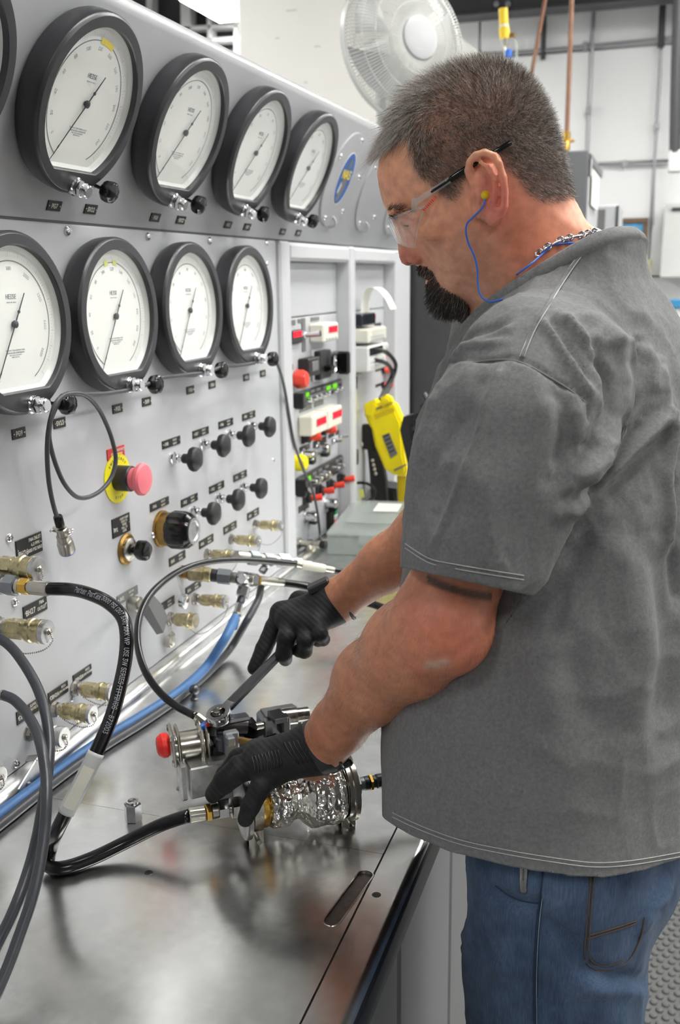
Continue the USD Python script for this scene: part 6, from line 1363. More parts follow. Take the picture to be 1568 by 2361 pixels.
FOLDS = [  # (line on the enlargement, height in mm, half width in picture pixels)
    ([(600, 740), (540, 900), (490, 1080), (420, 1260), (330, 1480), (240, 1700)], 4.5, 9), ([(520, 720), (450, 900), (400, 1080), (330, 1260), (250, 1480)], -5, 24),
    ([(360, 705), (480, 690), (640, 680), (720, 700), (860, 775), (980, 850), (1060, 910), (1062, 1000)], -2.6, 4.5),
    ([(1130, 560), (1230, 610), (1275, 700), (1265, 830), (1200, 1050), (1140, 1180), (1000, 1370)], 9, 17), ([(1080, 640), (1150, 800), (1165, 980), (1120, 1130), (1030, 1190)], -11, 17),
    ([(820, 460), (900, 600), (1000, 780), (1080, 900)], 5, 11), ([(850, 460), (960, 640), (1060, 800)], -4, 9), ([(920, 440), (1020, 560), (1085, 690), (1130, 850), (1142, 980)], 6.5, 11),
    ([(1330, 580), (1390, 700), (1405, 900)], 6, 16), ([(1325, 600), (1295, 760), (1285, 930), (1240, 1080)], -7, 13), ([(1000, 430), (1120, 480), (1220, 580)], 5, 15),
    ([(1480, 980), (1400, 1080), (1250, 1240), (1100, 1400), (920, 1520)], 8, 13), ([(1440, 1100), (1270, 1290), (1030, 1470)], -6, 15), ([(1350, 1000), (1250, 1180), (1080, 1360), (960, 1440)], -5, 12),
    ([(880, 800), (935, 940), (945, 1100), (880, 1300)], -6, 22), ([(980, 900), (1010, 1000), (990, 1150)], 4, 18), ([(820, 850), (850, 1000), (820, 1250)], 3, 25),
    ([(300, 860), (220, 1080), (170, 1300), (130, 1500)], 5, 15), ([(400, 960), (260, 1220), (190, 1420)], -4, 14), ([(220, 1200), (160, 1420), (140, 1600)], -3, 10),
    ([(400, 650), (520, 590), (670, 520)], 3.5, 8), ([(330, 700), (450, 640), (600, 600)], 3, 7), ([(380, 610), (480, 560), (620, 500)], -3, 8),
    ([(1500, 1000), (1480, 1300), (1500, 1700)], 6, 12), ([(1530, 1150), (1520, 1700), (1560, 2000)], -6, 12), ([(1440, 700), (1500, 1000), (1520, 1300)], 5, 14), ([(1000, 1300), (1120, 1180), (1150, 1120)], 4, 6),
    ([(600, 1760), (640, 1840)], 2, 6), ([(400, 1770), (410, 1850)], 1.6, 6), ([(500, 1770), (505, 1880)], -1.6, 6),
    ([(1180, 1560), (1260, 1800), (1300, 2200), (1280, 2700)], 7, 40), ([(980, 1700), (860, 1900), (760, 2200)], 7, 30), ([(1100, 1600), (900, 1860), (760, 2080)], -6, 22), ([(1400, 1650), (1460, 2100), (1480, 2700)], -7, 36), ([(700, 2250), (620, 2700), (600, 2900)], -5, 36), ([(860, 2300), (820, 2700)], 6, 40), ([(1350, 1450), (1400, 1900), (1350, 2400)], 6, 34), ([(950, 2200), (1080, 2700)], -5, 36)]
def drape(m, folds, seed, amp):
    v, n = np.asarray(m.vertices).copy(), vnormals(m); q, z = project(v); face = ((v-CAM)*n).sum(1) < 0
    off = np.zeros(len(v))
    for line, mm, w in folds:
        L = A(line, float); lo, hi = L.min(0)-3*w, L.max(0)+3*w; i = np.nonzero(face & (q > lo).all(1) & (q < hi).all(1))[0]
        if len(i):
            d = segdist(q[i], line); e = np.minimum(np.linalg.norm(q[i]-L[0], axis=1), np.linalg.norm(q[i]-L[-1], axis=1)); end = np.clip(e/(2.2*w)+.25, 0, 1) if w > 6 else 1
            off[i] += 1.35*mm/1000*np.exp(-(d/w)**2)*end
    rg1 = 1-abs(2*meshkit.noise(v*A([17, 17, 9])+seed+40, seed+5)-1); rg2 = 1-abs(2*meshkit.noise(v*A([34, 34, 17])+seed+9, seed+6)-1)
    off += amp*(.32*rg1**3+.16*rg2**3)
    off += amp*(meshkit.fbm(v*A([9, 9, 5])+seed, 3, seed)-.5) + amp*.35*(meshkit.fbm(v*A([30, 30, 16])+seed, 2, seed+1)-.5)
    return trimesh.Trimesh(v+n*off[:, None], m.faces, process=False)
sm = drape(sm, [(c5(l), mm, w) for l, mm, w in FOLDS], 3, .012)
def trim(m, s, move):
    """keep the part with s > 0; the boundary row is moved onto s = 0 by move(vertices, s)"""
    f = np.asarray(m.faces); v = np.asarray(m.vertices).copy(); keep = (s[f] > 0).any(1); f = f[keep]; b = np.unique(f[s[f] <= 0]); v[b] = move(v[b], s[b])
    e = np.vstack([f[:, [0, 1]], f[:, [1, 2]], f[:, [2, 0]]]); k = np.sort(e, 1); k = k[:, 0]*len(v)+k[:, 1]; _, ix, ct = np.unique(k, return_index=True, return_counts=True); e = e[ix[ct == 1]]; e = e[np.isin(e, b).all(1)]
    for _ in range(10):
        sm_ = np.zeros_like(v); n_ = np.zeros(len(v))
        for p_, q_ in ((0, 1), (1, 0)): np.add.at(sm_, e[:, p_], v[e[:, q_]]); np.add.at(n_, e[:, p_], 1)
        k_ = n_ == 2; v[k_] = .5*v[k_]+.5*sm_[k_]/2
    u, inv = np.unique(f, return_inverse=True); return trimesh.Trimesh(v[u], inv.reshape(-1, 3), process=False)
# the hem drapes round the hips: its height is read off at each bearing round the body
_hl = A(c7([(40, 345), (100, 425), (250, 520), (420, 570), (600, 625), (760, 665), (900, 682), (1100, 698), (1300, 690), (1460, 668), (1568, 640), (1700, 615)]))
def loft_pt(ph, z, n=2.4):
    c = [np.interp(z, TORSO[:, 0], TORSO[:, k]) for k in range(1, 5)]; x, y = np.cos(ph), np.sin(ph); r = ((abs(x)/c[2])**n+(abs(y)/c[3])**n)**(-1/n)
    return np.stack([c[0]+r*(x*fwd[0]+y*lft[0]), c[1]+r*(x*fwd[1]+y*lft[1]), z], -1)
HPH, HZ = [], []
for ph in np.radians(np.arange(-10, 161, 10)):
    z = np.linspace(BZ-.1, BZ+.4, 300); q, _ = project(loft_pt(np.full(300, ph), z)); d = q[:, 1]-np.interp(q[:, 0], _hl[:, 0], _hl[:, 1]); HPH.append(np.degrees(ph)); HZ.append(z[np.argmin(abs(d))])
HZ = gaussian_filter(A(HZ), 1.0)
def hemh(v):
    z = v[:, 2]; c = np.stack([np.interp(z, TORSO[:, 0], TORSO[:, k]) for k in (1, 2)], 1); d = v[:, :2]-c
    return np.interp(np.degrees(np.arctan2(d@lft[:2], d@fwd[:2])), HPH, HZ, period=360)
v = np.asarray(sm.vertices); s = v[:, 2]-hemh(v); sm = trim(sm, s, lambda p, s: p-A([0, 0, 1])*s[:, None])
hp1, hp2 = dep(930, 1309, .965), dep(1200, 1368, .92); hn = np.cross(hp2-hp1, ray(1060, 1338)); hn /= np.linalg.norm(hn); hn *= np.sign(hn@(SL-hp1))
v = np.asarray(sm.vertices); s = (v-hp1)@hn; s = np.where((chain(v, SLV, .02) > loft(v, TORSO)+.004) & (np.linalg.norm(v-SLV[-1][0], axis=1) < .13), s, 1.0)
sm = trim(sm, s, lambda p, s: p-hn*s[:, None])
hr = SR*.3+ER*.7; rn = (SR-ER)/np.linalg.norm(SR-ER); v = np.asarray(sm.vertices); s = np.where(np.linalg.norm(v-hr, axis=1) < .11, (v-hr)@rn, 1.0); s = np.where(v[:, 0] < hr[0]+.1, s, 1.0)
sm = trim(sm, s, lambda p, s: p-rn*s[:, None])
nb_, nf_ = dep(1392, 588, 1.09), dep(1120, 745, 1.12); nn = np.cross(lft, nb_-nf_); nn /= np.linalg.norm(nn); nn *= np.sign(nn[2])
v = np.asarray(sm.vertices); s = -((v-nb_)@nn); s = np.where((v[:, 2] > BZ+.5) & (np.linalg.norm((v-(nb_+nf_)/2)-np.outer((v-(nb_+nf_)/2)@nn, nn), axis=1) < .125), s, 1.0)
sm = trim(sm, s, lambda p, s: p+nn*s[:, None])
def solidify(m, t):
    v, f = np.asarray(m.vertices), np.asarray(m.faces); n = vnormals(m); e = np.vstack([f[:, [0, 1]], f[:, [1, 2]], f[:, [2, 0]]]); k = np.sort(e, 1); key = k[:, 0]*len(v)+k[:, 1]
    u, ix, ct = np.unique(key, return_index=True, return_counts=True); b = e[ix[ct == 1]]; N = len(v)
    return trimesh.Trimesh(np.vstack([v, v-n*t]), np.vstack([f, f[:, ::-1]+N, np.stack([b[:, 0], b[:, 0]+N, b[:, 1]], 1), np.stack([b[:, 1], b[:, 0]+N, b[:, 1]+N], 1)]), process=False), b
shirt_open = sm
shirt_m, _ = solidify(sm, .0022)
def cloth(name, c1, c2, scale, wale=None, bump=.25):
    nodes = {'g': ('geometry', {}), 'n': ('noise_texture', {'scale': scale, 'detail': 6., 'roughness': .62}), 'n2': ('noise_texture', {'scale': 900., 'detail': 3.}), 'r': ('rgb_ramp', {'ramp': [(.32, lin(c1)), (.68, lin(c2))]}),
             'b': ('bump', {'strength': bump, 'distance': .001}), 'p': ('principled_bsdf', {'roughness': .88, 'sheen_weight': .12, 'specular_ior_level': .2})}
    links = [('g.position', 'n.vector'), ('n.fac', 'r.fac'), ('r.color', 'p.base_color'), ('n2.fac', 'b.height'), ('b.normal', 'p.normal')]
    if wale:
        nodes['mp'] = ('mapping', {'scale': wale}); links += [('g.position', 'mp.vector'), ('mp.vector', 'n2.vector')]
        nodes['n2'] = ('noise_texture', {'scale': 1., 'detail': 3.}); nodes['r2'] = ('rgb_ramp', {'ramp': [(.3, (.72, .74, .78)), (.7, (1.25, 1.22, 1.16))]}); nodes['m'] = ('mix_color', {'blend_type': 'multiply', 'fac': 1., 'use_clamp_result': False})
        links.remove(('r.color', 'p.base_color')); links += [('n2.fac', 'r2.fac'), ('r.color', 'm.a'), ('r2.color', 'm.b'), ('m.result', 'p.base_color')]
    else: links.append(('g.position', 'n2.vector'))
    MATS[name] = usdkit.material(stage, '/World/Looks/' + name, nodes, links, surface='p.BSDF')
cloth('shirt_cloth', (106, 106, 107), (126, 126, 127), 260., None, .4)
cloth('denim', (54, 71, 98), (94, 116, 146), 11., (900., 900., 60.), .3)
mat('stitch_blue', (128, 146, 168), .8); mat('stitch_gray', (188, 188, 186), .8); mat('stitch_brown', (96, 78, 64), .8); mat('stitch_dark', (44, 58, 84), .8)
shirt = obj('t_shirt', shirt_m, 'shirt_cloth', man, True)
class Surf:
    """looks up the camera-facing surface of a mesh under a picture point"""
    def __init__(s, m):
        v, n = np.asarray(m.vertices), vnormals(m); q, z = project(v); k = ((v-CAM)*n).sum(1) < 0; s.z = z[k]; s.t = cKDTree(q[k])
    def at(s, px, py, lift=.0012):
        d, i = s.t.query((px, py), 6); zz = s.z[i]; zz = zz[zz < zz.min()+.03]; return dep(px, py, zz.mean()-lift)
    def line(s, pts, step=6, lift=.0012):
        L = spline(np.c_[A(pts, float), np.zeros(len(pts))], step)[:, :2]; return A([s.at(x, y, lift) for x, y in L])
SF_ = Surf(shirt_open)
def smooth_line(C, k=2):
    for _ in range(k): C[1:-1] = C[1:-1]*.5+(C[:-2]+C[2:])*.25
    return C
def stitch(pts, r, m, parent, surf, name='stitching', lift=.0015): return obj(name, tube(smooth_line(surf.line(pts, 7, lift)), r, 6), m, parent, True)
for dx in (0, 9):
    stitch([(1338+dx, 581), (1296+dx, 642), (1254+dx, 710), (1224+dx, 762), (1199+dx, 822)], .0006, 'stitch_gray', shirt, SF_)
obj('shoulder_seam', tube(smooth_line(SF_.line([(1342, 581), (1300, 642), (1258, 710), (1228, 762), (1203, 825)], 6, .0002)), .0022, 8, flat=1.0), 'shirt_cloth', shirt, True)
for dy in (0, 10):
    stitch([(x, y+dy) for x, y in c7([(100, 385), (220, 442), (430, 520), (680, 575), (900, 612), (1130, 640), (1300, 632), (1568, 588), (1660, 570)])], .0005, 'stitch_gray', shirt, SF_)
    stitch([(934, 1253+dy), (965, 1274+dy), (992, 1289+dy), (1060, 1303+dy), (1130, 1315+dy), (1208, 1327+dy)], .0005, 'stitch_gray', shirt, SF_)
stitch([(1052, 845), (1105, 834), (1172, 830), (1207, 838), (1266, 870), (1318, 902), (1350, 928)], .0009, 'plate_gray', shirt, SF_, 'armhole_seam', 0)
# ribbed collar following the neckline
e = np.asarray(shirt_open.vertices); rim = e[(abs((e-nb_)@nn) < .004) & (np.linalg.norm(e-(nb_+nf_)/2, axis=1) < .16)]
cen = rim.mean(0); x_, y_ = fwd-nn*(fwd@nn), lft; x_ /= np.linalg.norm(x_); aa = np.arctan2((rim-cen)@y_, (rim-cen)@x_); o_ = np.argsort(aa); rr_ = np.linalg.norm(rim-cen, axis=1)[o_]; ag = np.linspace(-np.pi, np.pi, 73)
rad = gaussian_filter(np.interp(ag, aa[o_], rr_, period=2*np.pi), 1.5, mode='wrap')
ring = cen + rad[:, None]*(np.cos(ag)[:, None]*x_+np.sin(ag)[:, None]*y_)
vv = np.vstack([ring+(ring-cen)*k/np.linalg.norm(ring-cen, axis=1)[:, None]+nn*h for k, h in ((-.004, -.015), (.0045, -.0115), (.0052, -.004), (.003, .003), (-.0005, .005), (-.004, .002))]); n_ = len(ring)
obj('collar', trimesh.Trimesh(vv, A([q for k in range(5) for j in range(n_-1) for q in ((k*n_+j, k*n_+j+1, k*n_+n_+j+1), (k*n_+j, k*n_+n_+j+1, k*n_+n_+j))]), process=False), 'shirt_cloth', shirt, True)
# --- jeans and shoes
HLl, HLr = dep(1290, 2030, 1.115), dep(1296, 1995, 1.28)
def floorpt(p, dx=0, z=.1): return A([p[0]+dx, p[1], z])
KL, KR = A([HLl[0]-.02, HLl[1]-.01, .47]), A([HLr[0]-.02, HLr[1]+.01, .47])
def jeans_field(P):
    f = chain(P, [(HLl+A([0, 0, .06]), .1), (HLl-A([0, 0, .12]), .0985), (KL, .078), (floorpt(KL, .02, .06), .066)], .02)
    g = chain(P, [(HLr+A([0, 0, .06]), .1), (HLr-A([0, 0, .12]), .0985), (KR, .078), (floorpt(KR, .02, .06), .066)], .02)
    f = smax(f, g, .02); f = smax(f, ellip(P, (HLl+HLr)/2+A([.02, .02, .03]), (.122, .155, .1)), .03); return f
jlo, jhi = bounds([HLl+A([.05, -.06, .12]), HLr+A([.06, .06, .12]), floorpt(KL), floorpt(KR)], .14); jlo[2] = .02
jm = smoothmesh(surface_nets(jeans_field, jlo, jhi, .005), 4)
JF = [([(845, 880), (960, 1010), (1060, 1150), (1200, 1220), (1420, 1250)], -9, 18), ([(880, 900), (1000, 1080), (1100, 1190)], 5, 14), ([(600, 760), (720, 830), (850, 850)], -5, 14), ([(1360, 960), (1420, 850), (1480, 720)], 8, 14), ([(1400, 900), (1440, 860)], -9, 10), ([(1000, 1280), (1400, 1260)], 6, 26), ([(460, 960), (480, 1060)], 5, 14), ([(520, 1150), (760, 1180)], 4, 30), ([(1085, 760), (1090, 1160), (1180, 1200), (1310, 1150)], 3, 5), ([(850, 700), (835, 1000), (825, 1464)], -3, 4), ([(875, 700), (862, 1000), (850, 1464)], 2.5, 6)]
jm = drape(jm, [(c7(l), mm, w) for l, mm, w in JF], 9, .012)
v = np.asarray(jm.vertices); jm = trim(jm, v[:, 2]-.05, lambda p, s: p-A([0, 0, 1])*s[:, None])
jeans = obj('jeans', jm, 'denim', man, True); JS = Surf(jm)
for L, r, m in (([(868, 690), (858, 800), (842, 920), (833, 1060), (826, 1200), (826, 1464)], .0011, 'stitch_dark'), ([(880, 690), (868, 800), (852, 920), (842, 1060), (836, 1200), (836, 1464)], .0006, 'stitch_blue')):
    stitch(c7(L), r, m, jeans, JS, 'side_seam')
for L in ([(1112, 705), (1100, 860), (1088, 1000), (1086, 1140), (1110, 1175), (1200, 1192), (1300, 1150), (1370, 1010), (1388, 920)], [(1128, 705), (1116, 860), (1106, 1000), (1106, 1130), (1130, 1155), (1200, 1170), (1285, 1136)], [(1095, 1030), (1160, 1010), (1260, 980), (1345, 950)], [(1100, 1012), (1160, 996), (1260, 966), (1345, 938)]):
    stitch(c7(L), .0008, 'stitch_brown', jeans, JS, 'pocket_stitching')
stitch(c7([(625, 760), (680, 800), (760, 835), (845, 845)]), .0007, 'stitch_dark', jeans, JS, 'pocket_stitching')
for K in (KL, KR):
    c = floorpt(K, -.06, .0); obj('shoe', smoothmesh(surface_nets(lambda P, c=c: np.minimum(smax(ellip(P, c+A([-.0, 0, .035]), (.15, .05, .05)), ellip(P, c+A([.08, 0, .06]), (.07, .048, .06)), .02), P[:, 2]-.001), c-A([.2, .1, .02]), c+A([.2, .1, .16]), .008), 2), 'rubber_black', man, True)
kc = thing('pocket_clip', 'brushed metal knife clip on the jeans pocket below the shirt hem', 'clip')
C = JS.line([(1208, 1996), (1207, 2020), (1206, 2040), (1207, 2058)], 4, .004)
obj('clip', tube(C, np.linspace(.0042, .0036, len(C)), 10, flat=.35, hint=np.cross(ray(1207, 2020), A([0, 0, 1.]))), 'aluminium', kc, True)
obj('slot', tube(JS.line([(1207, 2004), (1206, 2030)], 3, .0062), .0007, 6), 'plate_gray', kc, True)
# --- gloves
def hand(wrist, cuff_dir, palm, fingers, h=.0022, lo=None, hi=None):
    def f(P):
        g = chain(P, [(wrist-cuff_dir*.016, .0335), (wrist+cuff_dir*.01, .0325)], .004)
        for q, r in palm: g = smax(g, chain(P, [(wrist+cuff_dir*.008, .026), (q, r)], .004), .012)
        for k in range(len(palm)-1): g = smax(g, chain(P, [palm[k], palm[k+1]], .004), .01)
        for ch in fingers: g = smax(g, chain(P, ch, .003), .004)
        return g
    pts = [wrist-cuff_dir*.02] + [q for q, r in palm] + [q for ch in fingers for q, r in ch]
    lo, hi = bounds(pts, .045)
    m = surface_nets(f, lo, hi, h, 6)
    m = smoothmesh(m, 3)
    v = np.asarray(m.vertices); s = (v-wrist)@cuff_dir+.012; s = np.where(np.linalg.norm(v-wrist, axis=1) < .06, s, 1.0)
    return trim(m, s, lambda p, s: p-cuff_dir*s[:, None])
MATS['glove_cloth'] = usdkit.material(stage, '/World/Looks/glove_cloth', {'g': ('geometry', {}), 'n': ('noise_texture', {'scale': 1400., 'detail': 2.}), 'n2': ('noise_texture', {'scale': 40., 'detail': 4.}), 'w': ('wave_texture', {'scale': 55., 'distortion': 1.2, 'bands_direction': 'diagonal'}), 'b': ('bump', {'strength': .3, 'distance': .001}), 'b2': ('bump', {'strength': .22, 'distance': .0015}),
    'r': ('rgb_ramp', {'ramp': [(.3, lin((20, 20, 23))), (.7, lin((36, 36, 41)))]}), 'p': ('principled_bsdf', {'roughness': .62, 'specular_ior_level': .4})},
    [('g.position', 'n.vector'), ('g.position', 'n2.vector'), ('g.position', 'w.vector'), ('n.fac', 'b.height'), ('w.fac', 'b2.height'), ('b.normal', 'b2.normal'), ('b2.normal', 'p.normal'), ('n2.fac', 'r.fac'), ('r.color', 'p.base_color')], surface='p.BSDF')
mat('glove_trim', (26, 26, 28), .4); mat('glove_strap', (48, 48, 52), .5)
cdl = (ben(640, 1765, .12)-WL); cdl /= np.linalg.norm(cdl)
kI, kM, kR_, kL = ben(592, 1736, .127), ben(598, 1748, .129), ben(606, 1766, .126), dep(622, 1786, 1.222)
LH = hand(WL, cdl, [(kI, .0155), (kM, .0165), (kR_, .0165), (kL, .0155)], [
    [(kI, .0125), (ben(548, 1746, .119), .0112), (ben(517, 1786, .095), .0105), (ben(500, 1816, .073), .0092)],
    [(kM, .0128), (ben(548, 1764, .122), .0115), (ben(512, 1798, .1), .0106), (ben(490, 1828, .074), .0092)],
    [(kR_, .0128), (ben(556, 1782, .117), .0117), (ben(518, 1811, .093), .0108), (ben(491, 1836, .07), .0088)],
    [(kL, .0135), (dep(600, 1816, 1.205), .0128), (dep(578, 1858, 1.2), .0118), (dep(566, 1888, 1.205), .0098)],
    [(WL+cdl*.03+A([0, .02, -.005]), .018), (dep(655, 1722, 1.315), .0145), (dep(622, 1740, 1.34), .012), (dep(600, 1765, 1.345), .0105)]])
gl = obj('glove', LH, 'glove_cloth', man, True, label='black glove on the left hand, spread over the pump')
LF = frame(WL, cdl, A([0, 0, 1.]))
def band(F, r, z0, z1, th=.0016, rf=None): return lathe([(r, z0), (r+th, z0+.001), (r+th, z1-.001), (r, z1)], 36, F, rf=rf, cap=False)
obj('cuff_band', tube(A([(LF @ A([.0335*np.cos(a), .0335*np.sin(a), -.012+.002*np.cos(2*a), 1]))[:3] for a in np.linspace(0, 2*np.pi, 41)]), .0022, 8), 'glove_trim', gl, True)
obj('wrist_strap', band(LF, .0338, -.004, .014), 'glove_strap', gl, True)
def blk(px, py, t, s, d, m, par, nm): return obj(nm, xf(box((0, 0, 0), s, .0025), frame(dep(px, py, t), d, A([0, 0, 1.]))), m, par, False)
blk(786, 1762, 1.225, (.011, .016, .03), cdl, 'glove_trim', gl, 'strap_tab')
# raised rubber ribs over the knuckles and fingers of the left glove
GS = Surf(LH)
for k in range(9):
    x0, y0 = 580+7.5*k, 1745-2.0*k; obj('rib', tube(smooth_line(GS.line([(x0, y0), (x0+7, y0+18), (x0+9, y0+38)], 5, .0002)), .0012, 6), 'glove_trim', gl, True)
for k in range(6):
    x0, y0 = 655+10*k, 1712-1.5*k; obj('rib', tube(smooth_line(GS.line([(x0, y0), (x0+12, y0+22), (x0+34, y0+50)], 5, .0002)), .0011, 6), 'glove_trim', gl, True)
cdr = dep(680, 1432, 1.478)-WR; cdr /= np.linalg.norm(cdr)
rI, rM, rR_, rL = dep(650, 1414, 1.5), dep(668, 1430, 1.475), dep(700, 1442, 1.455), dep(728, 1440, 1.445)
RH = hand(WR, cdr, [(rI, .0165), (rM, .0175), (rR_, .0175), (rL, .016)], [
    [(rI, .0145), (dep(632, 1446, 1.492), .0138), (dep(608, 1496, 1.484), .0125), (dep(586, 1541, 1.478), .0102)],
    [(rM, .0138), (dep(660, 1470, 1.445), .013), (dep(654, 1508, 1.452), .012), (dep(658, 1520, 1.478), .0105)],
    [(rR_, .0138), (dep(704, 1478, 1.43), .0125), (dep(702, 1500, 1.442), .0115), (dep(690, 1500, 1.475), .0105)],
    [(rL, .0128), (dep(738, 1462, 1.425), .0115), (dep(745, 1474, 1.44), .0098), (dep(733, 1478, 1.465), .009)],
    [(WR+cdr*.03+A([0, .02, 0]), .019), (dep(690, 1385, 1.53), .0155), (dep(662, 1420, 1.54), .0135), (dep(640, 1462, 1.53), .0115)]], .0024)
gr = obj('glove', RH, 'glove_cloth', man, True, label='black glove on the right hand, gripping the wrench')
RF = frame(WR, cdr, A([0, 0, 1.]))
obj('cuff_band', tube(A([(RF @ A([.0338*np.cos(a), .0338*np.sin(a), -.012, 1]))[:3] for a in np.linspace(0, 2*np.pi, 41)]), .0026, 8), 'glove_strap', gr, True)
blk(735, 1350, 1.465, (.012, .022, .034), cdr, 'glove_strap', gr, 'pull_tab'); blk(792, 1412, 1.46, (.012, .014, .03), cdr, 'glove_trim', gr, 'strap_tab')
# --- hair: short strands grown from the scalp
rngh = np.random.default_rng(11)
def curves(name, C, widths, m, parent, label=None):
    """C: (n, k, 3)"""
    n, k = C.shape[:2]; c = UsdGeom.BasisCurves.Define(stage, numbered(pth(parent)+'/'+name)); c.CreateTypeAttr('linear')
    c.CreatePointsAttr(Vt.Vec3fArray.FromNumpy(C.reshape(-1, 3).astype(np.float32))); c.CreateCurveVertexCountsAttr(Vt.IntArray.FromNumpy(np.full(n, k, np.int32)))
    w = np.tile(np.asarray(widths, np.float32), n); c.CreateWidthsAttr(Vt.FloatArray.FromNumpy(w)); c.SetWidthsInterpolation('vertex')
    UsdShade.MaterialBindingAPI.Apply(c.GetPrim()).Bind(MATS[m]); return tag(c, label=label, kind='stuff')
def hairmat(name, c, rough=.38):
    MATS[name] = usdkit.material(stage, '/World/Looks/'+name, {'g': ('geometry', {}), 'n': ('noise_texture', {'scale': 500., 'detail': 2.}), 'r': ('rgb_ramp', {'ramp': [(.3, tuple(A(lin(c))*.6)), (.7, tuple(A(lin(c))*1.4))]}), 'p': ('principled_bsdf', {'roughness': rough, 'specular_ior_level': .6})},
        [('g.position', 'n.vector'), ('n.fac', 'r.fac'), ('r.color', 'p.base_color')], surface='p.BSDF')
hairmat('hair_brown', (92, 80, 74)); hairmat('hair_gray', (196, 188, 182), .3); hairmat('hair_dark', (44, 38, 36), .42); hairmat('arm_hair', (92, 62, 46))
bf = np.asarray(bm.faces); fw = hm[bf].mean(1); ctr = bv[bf].mean(1); fq = (ctr-Hc)@HR
ar = np.linalg.norm(np.cross(bv[bf[:, 1]]-bv[bf[:, 0]], bv[bf[:, 2]]-bv[bf[:, 0]]), axis=1)
def roots(w, n):
    p = w*ar; i = rngh.choice(len(p), n, p=p/p.sum()); u, v_ = rngh.random(n), rngh.random(n); k = u+v_ > 1; u[k], v_[k] = 1-u[k], 1-v_[k]
    t = bv[bf[i]]; P = t[:, 0]+u[:, None]*(t[:, 1]-t[:, 0])+v_[:, None]*(t[:, 2]-t[:, 0]); N = bn[bf[i]].mean(1); return P, N/np.linalg.norm(N, axis=1)[:, None]
def unit(x): return x/np.maximum(np.linalg.norm(x, axis=1)[:, None], 1e-9)
F_, U_, L_ = -uh, vh, nh                       # head's forward, up, left in the profile plane
tl = np.radians(32); Hf, Hu = F_*np.cos(tl)-U_*np.sin(tl), U_*np.cos(tl)+F_*np.sin(tl)   # face direction and crown direction of the tilted head
def grow(P, N, n_seg, lean, length, curl):
    T_ = unit(N*(1-lean[:, None])+curl*lean[:, None]); pts = [P-N*.0012]; d = unit(N*1.1+T_*.6)
    for k in range(n_seg): d = unit(d+T_*.8); pts.append(pts[-1]+d*(length/n_seg)[:, None])
    return np.stack(pts, 1)
def scalp(n, gray):
    tp_ = SS(fq[:, 1]+.25*fq[:, 0], .02, .085); fr_ = SS(-fq[:, 0], .03, .085)*SS(fq[:, 1], .0, .04)
    P, N = roots(fw*(fw > .35)*((.45+.9*tp_+.8*fr_+.6*SS(fq[:, 0], .06, .1)) if gray else (1-.25*tp_)*(1-.55*fr_)), n); q = (P-Hc)@HR; top = SS(q[:, 1]+.25*q[:, 0], .02, .085); front = SS(-q[:, 0], .03, .085)*SS(q[:, 1], .0, .04)
    jit = rngh.normal(0, .28, (n, 3)); tang = lambda D: D[None]-N*(N@D)[:, None]
    curl = unit(tang(-Hu+.5*-Hf)*(1-top)[:, None] + tang(Hf*.9)*top[:, None]*(1-front)[:, None]*.5 + (Hf*.75-U_*.35)[None]*front[:, None] + jit)
    length = (.0065+.0055*top+.016*front)*rngh.uniform(.6, 1.25, n); lean = np.clip(.72-.3*top+.35*front, 0, .95)
    return grow(P, N, 4, lean, length, curl)
W5 = A([.00026, .00025, .00022, .00017, .00008])
curves('hair', scalp(24000, 0), W5, 'hair_brown', man, 'short brown hair'); curves('gray_hair', scalp(14000, 1), W5, 'hair_gray', man, 'grey strands in the hair')
fr_p = [(150, 690), (230, 636), (305, 596), (330, 540), (290, 430), (215, 560)]
ff_ = inpoly(fr_p, fq[:, :2]) & (abs(fq[:, 2]) < .062)
P, N = roots(ff_.astype(float), 1000); n = len(P)
curl = unit((Hf*.55-U_*.75)[None]+rngh.normal(0, .13, (n, 3)))
curves('fringe', grow(P, N, 5, np.full(n, .8), .036*rngh.uniform(.6, 1.1, n), curl), np.r_[W5, .00004], 'hair_gray', man, 'longer greying fringe combed forward')
# beard, moustache, brow
bd = [(384, 1384), (412, 1374), (448, 1380), (486, 1408), (510, 1452), (546, 1504), (616, 1545), (662, 1572), (704, 1620), (708, 1680), (640, 1680), (560, 1680), (480, 1640), (440, 1540), (446, 1490), (462, 1462), (440, 1452), (400, 1430)]
bw = (inpoly(bd, fq[:, :2]) & (abs(fq[:, 2]) < .05)).astype(float)
def beard(n, gray):
    P, N = roots(bw, n); q = (P-Hc)@HR; low = SS(-q[:, 1], -hc(0, 1470)[1], -hc(0, 1620)[1]); curl = unit((-U_+.1*F_)[None]+rngh.normal(0, .3, (n, 3)))
    return grow(P, N, 4, np.full(n, .62), (.0055+.0105*low)*rngh.uniform(.6, 1.2, n), curl)
curves('beard', beard(6500, 0), W5*1.15, 'hair_dark', man, 'dark goatee beard'); curves('gray_beard', beard(700, 1), W5, 'hair_gray', man)
ew = np.exp(-(segdist(fq[:, :2], [hc(212, 1066), hc(250, 1040), hc(300, 1030), hc(350, 1042)])/.0035)**2)*(abs(fq[:, 2]) < .052)*(fq[:, 1] > -.2)
P, N = roots(ew*(ew > .2), 700); curves('eyebrow', grow(P, N, 4, np.full(len(P), .75), rngh.uniform(.006, .011, len(P)), unit((.8*-F_+.3*U_)[None]+rngh.normal(0, .25, (len(P), 3)))), W5, 'hair_dark', man)
lash = [h3(322, 1126, .047), h3(340, 1128, .0475), h3(362, 1122, .0475), h3(380, 1112, .0465)]
obj('eyelash', join([tube(A([Hc+HR@p for p in lash]), .0009, 6), tube(A([Hc+HR@(p*A([1, 1, -1])) for p in lash]), .0009, 6)]), 'hair_brown', man, True)
